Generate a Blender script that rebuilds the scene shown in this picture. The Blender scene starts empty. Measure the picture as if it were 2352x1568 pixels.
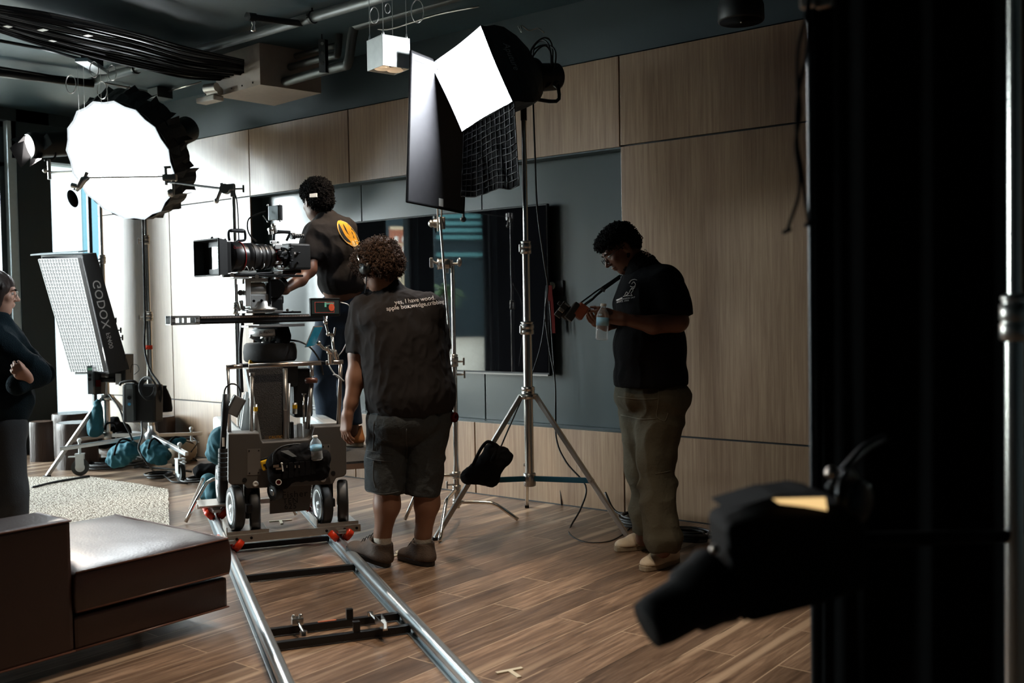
import bpy, bmesh, math, random
import numpy as np
from mathutils import Vector, Matrix, noise
from mathutils.bvhtree import BVHTree

sc = bpy.context.scene
COL = sc.collection
random.seed(7)
# ------------------------------------------------------------------ camera
FPX, PITCH, ROLL, YAW = 2313.64, 0.0326, -0.017, 0.6685
CAM = Vector((0, 0, 1.4))
_dh = Vector((-math.sin(YAW), math.cos(YAW), 0)); _rh = Vector((math.cos(YAW), math.sin(YAW), 0))
FWD = _dh*math.cos(PITCH) + Vector((0, 0, -math.sin(PITCH)))
_up = Vector((0, 0, math.cos(PITCH))) + _dh*math.sin(PITCH)
_up.normalize(); FWD.normalize()
RR = (_rh*math.cos(ROLL) + _up*math.sin(ROLL)).normalized()
UU = (_up*math.cos(ROLL) - _rh*math.sin(ROLL)).normalized()
cd = bpy.data.cameras.new('camera'); cam = bpy.data.objects.new('camera', cd); COL.objects.link(cam)
m3 = Matrix((RR, UU, -FWD)).transposed()
cam.matrix_world = Matrix.Translation(CAM) @ m3.to_4x4()
cd.sensor_width = 36; cd.lens = 36*FPX/2352.0
cd.clip_start = 0.05; cd.clip_end = 600
cd.dof.use_dof = True; cd.dof.focus_distance = 5.9; cd.dof.aperture_fstop = 2.8
sc.camera = cam
# ------------------------------------------------------------------ exposure, sky, daylight
sc.view_settings.view_transform = 'Standard'; sc.view_settings.look = 'None'
sc.view_settings.gamma = 1; sc.view_settings.use_curve_mapping = False
sc.view_settings.exposure = 0.18
sc.cycles.max_bounces = 8; sc.cycles.diffuse_bounces = 4; sc.cycles.glossy_bounces = 4
sc.cycles.transmission_bounces = 8; sc.cycles.transparent_max_bounces = 12
sc.cycles.caustics_reflective = False; sc.cycles.caustics_refractive = False
sc.cycles.sample_clamp_indirect = 4.0
sc.cycles.use_denoising = True
wd = bpy.data.worlds.new('sky'); sc.world = wd; wd.use_nodes = True
_bg = wd.node_tree.nodes['Background']; _bg.inputs[0].default_value = (0.86, 0.955, 1.0, 1); _bg.inputs[1].default_value = 17.0

def lamp(kind, name, loc, target, energy, color=(1, 1, 1), **kw):
    l = bpy.data.lights.new(name, kind); l.energy = energy; l.color = color
    for k, v in kw.items():
        if k != 'portal': setattr(l, k, v)
    if kw.get('portal'): l.cycles.is_portal = True
    o = bpy.data.objects.new(name, l); COL.objects.link(o); o.location = loc
    dv = Vector(target) - Vector(loc)
    o.rotation_euler = dv.to_track_quat('-Z', 'Y').to_euler()
    return o
XL, YW = -10.22, 5.787         # window wall and panelled wall
lamp('SUN', 'hazy_sun', (-16, -4, 9), Vector((-16, -4, 9))+Vector((1, 0.58, -0.34)), 16, (0.94, 0.985, 1.0), angle=0.85)
# window openings act as portals for the daylight
lamp('AREA', 'window_portal', (XL-0.05, 3.63, 1.75), (0, 3.63, 1.75), 1, portal=True, shape='RECTANGLE', size=2.5, size_y=3.2)
lamp('AREA', 'window_portal', (XL-0.05, 0.35, 1.75), (0, 0.35, 1.75), 1, portal=True, shape='RECTANGLE', size=2.6, size_y=3.2)
lamp('AREA', 'window_portal', (XL-0.05, 5.53, 1.75), (0, 5.53, 1.75), 1, portal=True, shape='RECTANGLE', size=0.5, size_y=3.2)

# ------------------------------------------------------------------ pixel helpers (2352 x 1568 frame -> places in the room)
def ray(px, py): return FWD + RR*((px-1176)/FPX) - UU*((py-784)/FPX)
def P(px, py, t): return CAM + ray(px, py)*t
def PL(px, py, pt, n):
    q = ray(px, py); t = (Vector(pt)-CAM).dot(Vector(n))/q.dot(Vector(n)); return CAM + q*t
def F(px, py, z=0.0): return PL(px, py, (0, 0, z), (0, 0, 1))
def WY(px, py, y=YW): return PL(px, py, (0, y, 0), (0, 1, 0))
def WX(px, py, x=XL): return PL(px, py, (x, 0, 0), (1, 0, 0))
def PXM(n, t): return n*t/FPX
def depth(p): return (Vector(p)-CAM).dot(FWD)

# ------------------------------------------------------------------ materials
def mat(name, col, rough=0.6, metal=0.0, spec=0.5, var=0.12, nscale=20, bump=0.0, bscale=200, emit=None, estr=0, trans=0, ior=1.45, coat=0, sheen=0, stretch=(1, 1, 1), alpha=1):
    m = bpy.data.materials.new(name); m.use_nodes = True
    nt = m.node_tree; b = nt.nodes['Principled BSDF']
    tc = nt.nodes.new('ShaderNodeTexCoord'); mp = nt.nodes.new('ShaderNodeMapping'); mp.inputs['Scale'].default_value = stretch
    nt.links.new(tc.outputs['Object'], mp.inputs[0])
    nz = nt.nodes.new('ShaderNodeTexNoise'); nz.inputs['Scale'].default_value = nscale; nz.inputs['Detail'].default_value = 3
    nt.links.new(mp.outputs[0], nz.inputs['Vector'])
    mx = nt.nodes.new('ShaderNodeMixRGB'); mx.blend_type = 'MIX'
    c = list(col)[:3]
    mx.inputs[1].default_value = [max(0, x*(1-var)) for x in c]+[1]; mx.inputs[2].default_value = [min(1, x*(1+var)) for x in c]+[1]
    nt.links.new(nz.outputs[0], mx.inputs[0]); nt.links.new(mx.outputs[0], b.inputs['Base Color'])
    b.inputs['Roughness'].default_value = rough; b.inputs['Metallic'].default_value = metal
    b.inputs['Specular IOR Level'].default_value = spec
    if emit: b.inputs['Emission Color'].default_value = (*emit, 1); b.inputs['Emission Strength'].default_value = estr
    if trans: b.inputs['Transmission Weight'].default_value = trans; b.inputs['IOR'].default_value = ior
    if coat: b.inputs['Coat Weight'].default_value = coat; b.inputs['Coat Roughness'].default_value = 0.1
    if sheen: b.inputs['Sheen Weight'].default_value = sheen
    if alpha < 1: b.inputs['Alpha'].default_value = alpha
    if bump:
        n2 = nt.nodes.new('ShaderNodeTexNoise'); n2.inputs['Scale'].default_value = bscale; n2.inputs['Detail'].default_value = 4
        nt.links.new(mp.outputs[0], n2.inputs['Vector'])
        bp = nt.nodes.new('ShaderNodeBump'); bp.inputs['Strength'].default_value = bump; bp.inputs['Distance'].default_value = 0.01
        nt.links.new(n2.outputs[0], bp.inputs['Height']); nt.links.new(bp.outputs[0], b.inputs['Normal'])
    return m

def wood_panel_mat():
    m = bpy.data.materials.new('oak_veneer'); m.use_nodes = True; nt = m.node_tree; N = nt.nodes; L = nt.links
    b = N['Principled BSDF']; tc = N.new('ShaderNodeTexCoord'); oi = N.new('ShaderNodeObjectInfo')
    mp = N.new('ShaderNodeMapping'); mp.inputs['Scale'].default_value = (1, 1, 0.035)
    ad = N.new('ShaderNodeVectorMath'); ad.operation = 'ADD'
    cm = N.new('ShaderNodeCombineXYZ'); ml = N.new('ShaderNodeMath'); ml.operation = 'MULTIPLY'; ml.inputs[1].default_value = 37
    L.new(oi.outputs['Random'], ml.inputs[0]); L.new(ml.outputs[0], cm.inputs[0]); L.new(ml.outputs[0], cm.inputs[2])
    L.new(tc.outputs['Object'], ad.inputs[0]); L.new(cm.outputs[0], ad.inputs[1]); L.new(ad.outputs[0], mp.inputs[0])
    n1 = N.new('ShaderNodeTexNoise'); n1.inputs['Scale'].default_value = 55; n1.inputs['Detail'].default_value = 6; n1.inputs['Roughness'].default_value = 0.65; n1.inputs['Distortion'].default_value = 0.3
    n2 = N.new('ShaderNodeTexNoise'); n2.inputs['Scale'].default_value = 6; n2.inputs['Detail'].default_value = 3
    L.new(mp.outputs[0], n1.inputs['Vector']); L.new(mp.outputs[0], n2.inputs['Vector'])
    r1 = N.new('ShaderNodeValToRGB'); r1.color_ramp.elements[0].position = 0.28; r1.color_ramp.elements[1].position = 0.72
    r1.color_ramp.elements[0].color = (0.205, 0.118, 0.067, 1); r1.color_ramp.elements[1].color = (0.41, 0.28, 0.172, 1)
    r2 = N.new('ShaderNodeValToRGB'); r2.color_ramp.elements[0].position = 0.35; r2.color_ramp.elements[1].position = 0.65
    r2.color_ramp.elements[0].color = (0.84, 0.80, 0.80, 1); r2.color_ramp.elements[1].color = (1, 1, 1, 1)
    mx = N.new('ShaderNodeMixRGB'); mx.blend_type = 'MULTIPLY'; mx.inputs[0].default_value = 1
    L.new(n1.outputs[0], r1.inputs[0]); L.new(n2.outputs[0], r2.inputs[0]); L.new(r1.outputs[0], mx.inputs[1]); L.new(r2.outputs[0], mx.inputs[2])
    L.new(mx.outputs[0], b.inputs['Base Color']); b.inputs['Roughness'].default_value = 0.34; b.inputs['Specular IOR Level'].default_value = 0.8
    bp = N.new('ShaderNodeBump'); bp.inputs['Strength'].default_value = 0.06; bp.inputs['Distance'].default_value = 0.004
    L.new(n1.outputs[0], bp.inputs['Height']); L.new(bp.outputs[0], b.inputs['Normal'])
    return m

def floor_mat():
    m = bpy.data.materials.new('plank_floor'); m.use_nodes = True; nt = m.node_tree; N = nt.nodes; L = nt.links
    b = N['Principled BSDF']; tc = N.new('ShaderNodeTexCoord')
    mp = N.new('ShaderNodeMapping'); mp.inputs['Rotation'].default_value = (0, 0, math.radians(90))
    L.new(tc.outputs['Object'], mp.inputs[0])
    def brick(c1, c2, mort, off, msize=0.0012):
        t = N.new('ShaderNodeTexBrick'); t.offset = off; t.offset_frequency = 2
        t.inputs['Scale'].default_value = 1; t.inputs['Brick Width'].default_value = 1.22; t.inputs['Row Height'].default_value = 0.178
        t.inputs['Mortar Size'].default_value = msize; t.inputs['Mortar Smooth'].default_value = 0.1; t.inputs['Bias'].default_value = 0
        t.inputs['Color1'].default_value = c1; t.inputs['Color2'].default_value = c2; t.inputs['Mortar'].default_value = mort
        L.new(mp.outputs[0], t.inputs['Vector']); return t
    tb = brick((0, 0, 0, 1), (1, 1, 1, 1), (0, 0, 0, 1), 0.37)
    # grain
    ms = N.new('ShaderNodeMapping'); ms.inputs['Scale'].default_value = (1, 0.07, 1); L.new(tc.outputs['Object'], ms.inputs[0])
    sx = N.new('ShaderNodeVectorMath'); sx.operation = 'MULTIPLY_ADD'; sx.inputs[1].default_value = (7, 3, 5); L.new(tb.outputs['Color'], sx.inputs[0]); L.new(ms.outputs[0], sx.inputs[2])
    n1 = N.new('ShaderNodeTexNoise'); n1.inputs['Scale'].default_value = 42; n1.inputs['Detail'].default_value = 7; n1.inputs['Roughness'].default_value = 0.62; n1.inputs['Distortion'].default_value = 0.8
    n2 = N.new('ShaderNodeTexNoise'); n2.inputs['Scale'].default_value = 7; n2.inputs['Detail'].default_value = 3; n2.inputs['Distortion'].default_value = 0.6
    L.new(sx.outputs[0], n1.inputs['Vector']); L.new(sx.outputs[0], n2.inputs['Vector'])
    r1 = N.new('ShaderNodeValToRGB'); e = r1.color_ramp.elements; e[0].position = 0.25; e[1].position = 0.78
    e[0].color = (0.090, 0.056, 0.038, 1); e[1].color = (0.50, 0.365, 0.26, 1)
    mid = e.new(0.5); mid.color = (0.25, 0.170, 0.116, 1)
    L.new(n1.outputs[0], r1.inputs[0])
    r2 = N.new('ShaderNodeValToRGB'); e = r2.color_ramp.elements; e[0].position = 0.30; e[1].position = 0.72; e[0].color = (0.62, 0.58, 0.55, 1); e[1].color = (1.25, 1.22, 1.2, 1)
    L.new(n2.outputs[0], r2.inputs[0])
    m1 = N.new('ShaderNodeMixRGB'); m1.blend_type = 'MULTIPLY'; m1.inputs[0].default_value = 1; L.new(r1.outputs[0], m1.inputs[1]); L.new(r2.outputs[0], m1.inputs[2])
    r3 = N.new('ShaderNodeValToRGB'); e = r3.color_ramp.elements; e[0].color = (0.66, 0.64, 0.63, 1); e[1].color = (1.25, 1.23, 1.22, 1)
    L.new(tb.outputs['Color'], r3.inputs[0])
    m2 = N.new('ShaderNodeMixRGB'); m2.blend_type = 'MULTIPLY'; m2.inputs[0].default_value = 1; L.new(m1.outputs[0], m2.inputs[1]); L.new(r3.outputs[0], m2.inputs[2])
    # pale sapwood streaks running along some boards
    wv = N.new('ShaderNodeTexNoise'); wv.inputs['Scale'].default_value = 9; wv.inputs['Detail'].default_value = 1
    mw = N.new('ShaderNodeMapping'); mw.inputs['Scale'].default_value = (1, 0.03, 1); mw.inputs['Location'].default_value = (3.1, 0, 0); L.new(tc.outputs['Object'], mw.inputs[0]); L.new(mw.outputs[0], wv.inputs['Vector'])
    rw = N.new('ShaderNodeValToRGB'); e = rw.color_ramp.elements; e[0].position = 0.60; e[0].color = (0, 0, 0, 1); e[1].position = 0.68; e[1].color = (0.75, 0.75, 0.75, 1); L.new(wv.outputs[0], rw.inputs[0])
    m3_ = N.new('ShaderNodeMixRGB'); m3_.inputs[2].default_value = (0.62, 0.46, 0.32, 1); L.new(rw.outputs[0], m3_.inputs[0]); L.new(m2.outputs[0], m3_.inputs[1])
    # joints between the boards: alternate pale and dark lines
    tj = brick((0, 0, 0, 1), (0, 0, 0, 1), (1, 1, 1, 1), 0.37, 0.0028)
    wn = N.new('ShaderNodeTexNoise'); wn.inputs['Scale'].default_value = 1.7; L.new(tc.outputs['Object'], wn.inputs['Vector'])
    rj = N.new('ShaderNodeValToRGB'); e = rj.color_ramp.elements; e[0].position = 0.42; e[0].color = (0.06, 0.035, 0.02, 1); e[1].position = 0.5; e[1].color = (0.56, 0.42, 0.29, 1); L.new(wn.outputs[0], rj.inputs[0])
    m4 = N.new('ShaderNodeMixRGB'); L.new(tj.outputs['Color'], m4.inputs[0]); L.new(m3_.outputs[0], m4.inputs[1]); L.new(rj.outputs[0], m4.inputs[2])
    L.new(m4.outputs[0], b.inputs['Base Color'])
    rr_ = N.new('ShaderNodeMapRange'); rr_.inputs[3].default_value = 0.28; rr_.inputs[4].default_value = 0.44; L.new(n1.outputs[0], rr_.inputs[0]); L.new(rr_.outputs[0], b.inputs['Roughness'])
    bp = N.new('ShaderNodeBump'); bp.inputs['Strength'].default_value = 0.12; bp.inputs['Distance'].default_value = 0.004
    L.new(n1.outputs[0], bp.inputs['Height']); L.new(bp.outputs[0], b.inputs['Normal'])
    return m

M = {}
M['wood'] = wood_panel_mat(); M['floor'] = floor_mat()
M['teal'] = mat('teal_lacquer', (0.019, 0.034, 0.037), 0.28, spec=0.9, coat=0.3, var=0.05, nscale=2, bump=0.02)
M['dark_wall'] = mat('dark_paint', (0.024, 0.042, 0.050), 0.62, var=0.1, nscale=3, bump=0.05, bscale=80)
M['ceiling'] = mat('dark_concrete', (0.024, 0.050, 0.062), 0.5, var=0.35, nscale=2.5, bump=0.15, bscale=12)
M['groove'] = mat('groove_black', (0.01, 0.011, 0.012), 0.6)
M['black'] = mat('black_fabric', (0.007, 0.007, 0.008), 0.9, bump=0.25, bscale=300, spec=0.15)
M['blackp'] = mat('black_plastic', (0.009, 0.010, 0.011), 0.5, spec=0.35)
M['blackm'] = mat('black_metal', (0.02, 0.021, 0.023), 0.35, metal=0.6)
M['grey_metal'] = mat('grey_painted_metal', (0.20, 0.19, 0.178), 0.42, metal=0.25, var=0.06, nscale=8, bump=0.03)
M['chrome'] = mat('chrome_steel', (0.72, 0.70, 0.66), 0.22, metal=1, var=0.06)
M['steel'] = mat('brushed_steel', (0.55, 0.53, 0.50), 0.33, metal=1, bump=0.05, bscale=300)
M['alu'] = mat('bare_aluminium', (0.62, 0.64, 0.65), 0.32, metal=0.9, var=0.08)
M['white_met'] = mat('pale_metal', (0.72, 0.75, 0.75), 0.35, metal=0.4)
M['pipe'] = mat('galvanised_pipe', (0.10, 0.11, 0.11), 0.38, metal=0.5, var=0.15)
M['rubber'] = mat('black_rubber', (0.012, 0.012, 0.012), 0.5)
M['orange'] = mat('orange_urethane', (0.75, 0.045, 0.012), 0.3)
M['yellow'] = mat('yellow_plastic', (0.85, 0.50, 0.02), 0.4)
M['leather'] = mat('brown_leather', (0.030, 0.011, 0.008), 0.32, spec=0.7, var=0.15, nscale=30, bump=0.12, bscale=90)
M['teal_fab'] = mat('teal_canvas', (0.015, 0.12, 0.16), 0.8, bump=0.3, bscale=250)
M['teal_paint'] = mat('teal_enamel', (0.01, 0.10, 0.16), 0.35)
M['white'] = mat('white_plastic', (0.78, 0.78, 0.74), 0.5, var=0.04)
M['ivory'] = mat('ivory_plastic', (0.80, 0.74, 0.58), 0.5, var=0.04)
def clear_plastic():
    m = mat('clear_plastic', (0.85, 0.9, 0.92), 0.06, var=0.1, spec=0.8, bump=0.3, bscale=60); nt = m.node_tree; N = nt.nodes; L = nt.links
    t = N.new('ShaderNodeBsdfTransparent'); mx = N.new('ShaderNodeMixShader'); lw = N.new('ShaderNodeLayerWeight'); lw.inputs[0].default_value = 0.45
    mr = N.new('ShaderNodeMapRange'); mr.inputs[3].default_value = 0.10; mr.inputs[4].default_value = 0.62
    L.new(lw.outputs['Facing'], mr.inputs[0]); L.new(mr.outputs[0], mx.inputs[0]); L.new(t.outputs[0], mx.inputs[1]); L.new(N['Principled BSDF'].outputs[0], mx.inputs[2]); L.new(mx.outputs[0], N['Material Output'].inputs['Surface']); return m
M['glass'] = clear_plastic()
M['label'] = mat('blue_label', (0.30, 0.62, 0.85), 0.4)
M['denim'] = mat('dark_denim', (0.012, 0.028, 0.055), 0.85, bump=0.2, bscale=300, var=0.3)
M['shirt_black'] = mat('black_cotton', (0.006, 0.006, 0.007), 0.95, spec=0.1, bump=0.3, bscale=60)
M['shirt_char'] = mat('faded_black_cotton', (0.022, 0.0195, 0.0195), 0.95, spec=0.15, bump=0.12, bscale=40)
M['shorts'] = mat('grey_cargo_cotton', (0.046, 0.052, 0.055), 0.92, spec=0.15, bump=0.5, bscale=50)
M['olive'] = mat('olive_canvas', (0.080, 0.073, 0.052), 0.92, spec=0.15, bump=0.4, bscale=50)
M['skin_dark'] = mat('dark_brown_skin', (0.13, 0.055, 0.033), 0.45, var=0.15, nscale=12, bump=0.04)
M['skin_mid'] = mat('brown_skin', (0.27, 0.135, 0.085), 0.5, var=0.12, nscale=12, bump=0.04)
M['skin_light'] = mat('light_skin', (0.62, 0.37, 0.28), 0.5, var=0.08, nscale=12)
M['hair_black'] = mat('black_hair', (0.006, 0.005, 0.005), 0.9, spec=0.15, var=0.3, nscale=60, bump=0.6, bscale=120)
M['hair_brown'] = mat('brown_curly_hair', (0.06, 0.03, 0.016), 0.75, spec=0.3, var=0.4, nscale=60, bump=0.6, bscale=120)
M['white_leather'] = mat('scuffed_white_leather', (0.66, 0.56, 0.42), 0.5, var=0.25, nscale=25, bump=0.1)
M['sole'] = mat('dirty_rubber_sole', (0.33, 0.27, 0.19), 0.7, var=0.3)
M['boot'] = mat('brown_hiking_leather', (0.085, 0.060, 0.046), 0.75, var=0.3, nscale=40, bump=0.3, bscale=150)
M['sock'] = mat('grey_white_sock', (0.60, 0.54, 0.46), 0.9, bump=0.5, bscale=150)
M['navy'] = mat('navy_knit', (0.012, 0.024, 0.032), 0.95, spec=0.1, bump=0.5)
M['slate_jean'] = mat('grey_trousers', (0.040, 0.048, 0.055), 0.85, bump=0.2)
M['grip'] = mat('speckled_grip_mat', (0.07, 0.064, 0.058), 0.9, var=0.85, nscale=160, bump=0.6, bscale=160)
M['red'] = mat('dark_red_cloth', (0.055, 0.006, 0.005), 0.9, spec=0.05)
M['gold'] = mat('orange_yellow_print', (0.75, 0.36, 0.02), 0.8)
M['print_w'] = mat('white_print', (0.72, 0.68, 0.66), 0.8)
M['print_b'] = mat('black_print', (0.01, 0.01, 0.01), 0.8)
M['orange_leather'] = mat('tan_leather', (0.45, 0.17, 0.05), 0.6)
M['jute'] = mat('woven_jute', (0.50, 0.42, 0.33), 0.95, var=0.35, nscale=45, bump=0.9, bscale=70)
M['stump'] = mat('dark_tree_bark', (0.050, 0.028, 0.020), 0.45, var=0.4, nscale=8, stretch=(6, 6, 0.6), bump=0.5, bscale=15)
M['stump_top'] = mat('polished_stump_top', (0.16, 0.11, 0.085), 0.25, var=0.2, nscale=10)
def led(name, col, s):
    return mat(name, (0.8, 0.8, 0.8), 0.6, emit=col, estr=s, var=0)
M['led_cool'] = led('lit_diffuser', (0.93, 0.97, 1.0), 20)

# ------------------------------------------------------------------ objects and mesh building
ORG = {}
def tag(o, label, cat, group=None, kind=None):
    if label: o['label'] = label
    if cat: o['category'] = cat
    if group: o['group'] = group
    if kind: o['kind'] = kind
    return o
def thing(name, loc, label, cat, group=None):
    o = bpy.data.objects.new(name, None); COL.objects.link(o); o.location = loc
    o.empty_display_size = 0.1; ORG[o.name] = Vector(loc)
    return tag(o, label, cat, group)

def rotz(a): return Matrix.Rotation(a, 3, 'Z')
def frame(x, y=None, z=None):
    """3x3 with the given columns, orthonormalised on x then z"""
    x = Vector(x).normalized(); z = Vector(z if z is not None else (0, 0, 1))
    yv = z.cross(x).normalized(); zv = x.cross(yv)
    return Matrix((x, yv, zv)).transposed()

class MB:
    def __init__(s): s.v = []; s.f = []; s.m = []; s.sm = []
    def add(s, vs, fs, smooth=False, mi=0):
        o = len(s.v); s.v += [tuple(v) for v in vs]; s.f += [tuple(i+o for i in f) for f in fs]; s.sm += [smooth]*len(fs); s.m += [mi]*len(fs); return s
    def bm(s, bm, smooth=False, mi=0):
        bm.verts.index_update()
        s.add([v.co.copy() for v in bm.verts], [[v.index for v in f.verts] for f in bm.faces], smooth, mi); bm.free(); return s
    def box(s, c, size, R=None, bev=0.0, mi=0, seg=2):
        b = bmesh.new(); bmesh.ops.create_cube(b, size=1)
        for v in b.verts: v.co = Vector((v.co.x*size[0], v.co.y*size[1], v.co.z*size[2]))
        if bev: bmesh.ops.bevel(b, geom=list(b.edges), offset=min(bev, min(size)*0.45), segments=seg, affect='EDGES', profile=0.6)
        for v in b.verts: v.co = (R @ v.co if R else v.co) + Vector(c)
        return s.bm(b, False, mi)
    def bb(s, a, b, bev=0.0, mi=0):
        a, b = Vector(a), Vector(b); return s.box((a+b)/2, [abs(x) for x in (b-a)], None, bev, mi)
    def cyl(s, a, b, r, r2=None, seg=20, cap=True, mi=0):
        a, b = Vector(a), Vector(b); r2 = r if r2 is None else r2
        ax = (b-a).normalized(); u = ax.orthogonal().normalized(); w = ax.cross(u); vs = []
        for q, rr in ((a, r), (b, r2)):
            for i in range(seg):
                t = 2*math.pi*i/seg; vs.append(q + u*math.cos(t)*rr + w*math.sin(t)*rr)
        s.add(vs, [(i, (i+1) % seg, seg+(i+1) % seg, seg+i) for i in range(seg)], True, mi)
        if cap: s.add(vs[:seg], [tuple(reversed(range(seg)))], False, mi); s.add(vs[seg:], [tuple(range(seg))], False, mi)
        return s
    def lathe(s, prof, o, ax=(0, 0, 1), seg=28, mi=0, smooth=True, ref=None):
        """prof = [(radius, distance along the axis)...]"""
        o = Vector(o); ax = Vector(ax).normalized(); u = ax.orthogonal().normalized() if ref is None else Vector(ref).normalized(); w = ax.cross(u); vs = []; fs = []
        for r, h in prof:
            for i in range(seg):
                t = 2*math.pi*i/seg; vs.append(o + ax*h + (u*math.cos(t)+w*math.sin(t))*r)
        for k in range(len(prof)-1):
            for i in range(seg): fs.append((k*seg+i, k*seg+(i+1) % seg, (k+1)*seg+(i+1) % seg, (k+1)*seg+i))
        if prof[0][0] > 1e-5: fs.append(tuple(reversed(range(seg))))
        if prof[-1][0] > 1e-5: fs.append(tuple((len(prof)-1)*seg+i for i in range(seg)))
        return s.add(vs, fs, smooth, mi)
    def tube(s, pts, r, seg=8, closed=False, mi=0, spline=0):
        pts = [Vector(p) for p in pts]
        if spline: pts = smooth_path(pts, spline, closed)
        n = len(pts); vs = []; fs = []; pu = None; rs = r if isinstance(r, (list, tuple)) else [r]*n
        for i, p in enumerate(pts):
            if closed: t = pts[(i+1) % n]-pts[i-1]
            else: t = pts[min(i+1, n-1)]-pts[max(i-1, 0)]
            if t.length < 1e-9: t = Vector((0, 0, 1))
            t.normalize()
            u = t.orthogonal().normalized() if pu is None else (pu - t*pu.dot(t))
            if u.length < 1e-6: u = t.orthogonal()
            u.normalize(); pu = u; w = t.cross(u); rr = rs[min(i, len(rs)-1)]
            for k in range(seg):
                a = 2*math.pi*k/seg; vs.append(p + u*math.cos(a)*rr + w*math.sin(a)*rr)
        for i in range(n if closed else n-1):
            j = (i+1) % n
            for k in range(seg): fs.append((i*seg+k, i*seg+(k+1) % seg, j*seg+(k+1) % seg, j*seg+k))
        if not closed: fs.append(tuple(reversed(range(seg)))); fs.append(tuple((n-1)*seg+k for k in range(seg)))
        return s.add(vs, fs, True, mi)
    def sph(s, c, r, R=None, seg=16, mi=0):
        rx = r if isinstance(r, (tuple, list)) else (r, r, r)
        b = bmesh.new(); bmesh.ops.create_uvsphere(b, u_segments=seg, v_segments=max(6, seg*2//3), radius=1)
        for v in b.verts:
            q = Vector((v.co.x*rx[0], v.co.y*rx[1], v.co.z*rx[2])); v.co = (R @ q if R else q)+Vector(c)
        return s.bm(b, True, mi)
    def prism(s, poly, off, mi=0):
        """flat polygon (3-D points) thickened by the vector off"""
        n = len(poly); poly = [Vector(p) for p in poly]; off = Vector(off)
        vs = poly+[p+off for p in poly]
        nn = (poly[1]-poly[0]).cross(poly[2]-poly[1])
        fs = [tuple(reversed(range(n))), tuple(n+i for i in range(n))]+[(i, (i+1) % n, n+(i+1) % n, n+i) for i in range(n)]
        return s.add(vs, fs, False, mi)
    def build(s, name, mats, parent=None, label=None, cat=None, group=None, kind=None, org=None, bevel=0):
        me = bpy.data.meshes.new(name)
        if parent is not None: o0 = ORG[parent.name]
        elif org is not None: o0 = Vector(org)
        else:
            a = np.array(s.v); o0 = Vector(((a[:, 0].min()+a[:, 0].max())/2, (a[:, 1].min()+a[:, 1].max())/2, a[:, 2].min()))
        me.from_pydata([(v[0]-o0.x, v[1]-o0.y, v[2]-o0.z) for v in s.v], [], s.f)
        for mt in (mats if isinstance(mats, (list, tuple)) else [mats]): me.materials.append(M[mt] if isinstance(mt, str) else mt)
        me.polygons.foreach_set('use_smooth', s.sm); me.polygons.foreach_set('material_index', s.m)
        me.update()
        b = bmesh.new(); b.from_mesh(me); bmesh.ops.recalc_face_normals(b, faces=b.faces); b.to_mesh(me); b.free()
        o = bpy.data.objects.new(name, me); COL.objects.link(o)
        ORG[o.name] = o0
        if parent is not None: o.parent = parent
        else: o.location = o0
        if bevel:
            md = o.modifiers.new('bevel', 'BEVEL'); md.width = bevel; md.segments = 2; md.limit_method = 'ANGLE'
        return tag(o, label, cat, group, kind)

def smooth_path(pts, k=6, closed=False):
    out = []; n = len(pts)
    for i in range(n if closed else n-1):
        p0 = pts[i-1] if (closed or i > 0) else pts[0]*2-pts[1]
        p1 = pts[i]; p2 = pts[(i+1) % n]
        p3 = pts[(i+2) % n] if (closed or i+2 < n) else p2*2-p1
        for j in range(k):
            t = j/k; t2 = t*t; t3 = t2*t
            out.append(0.5*((2*p1)+(p2-p0)*t+(2*p0-5*p1+4*p2-p3)*t2+(3*p1-p0-3*p2+p3)*t3))
    if not closed: out.append(pts[-1])
    return out

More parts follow.
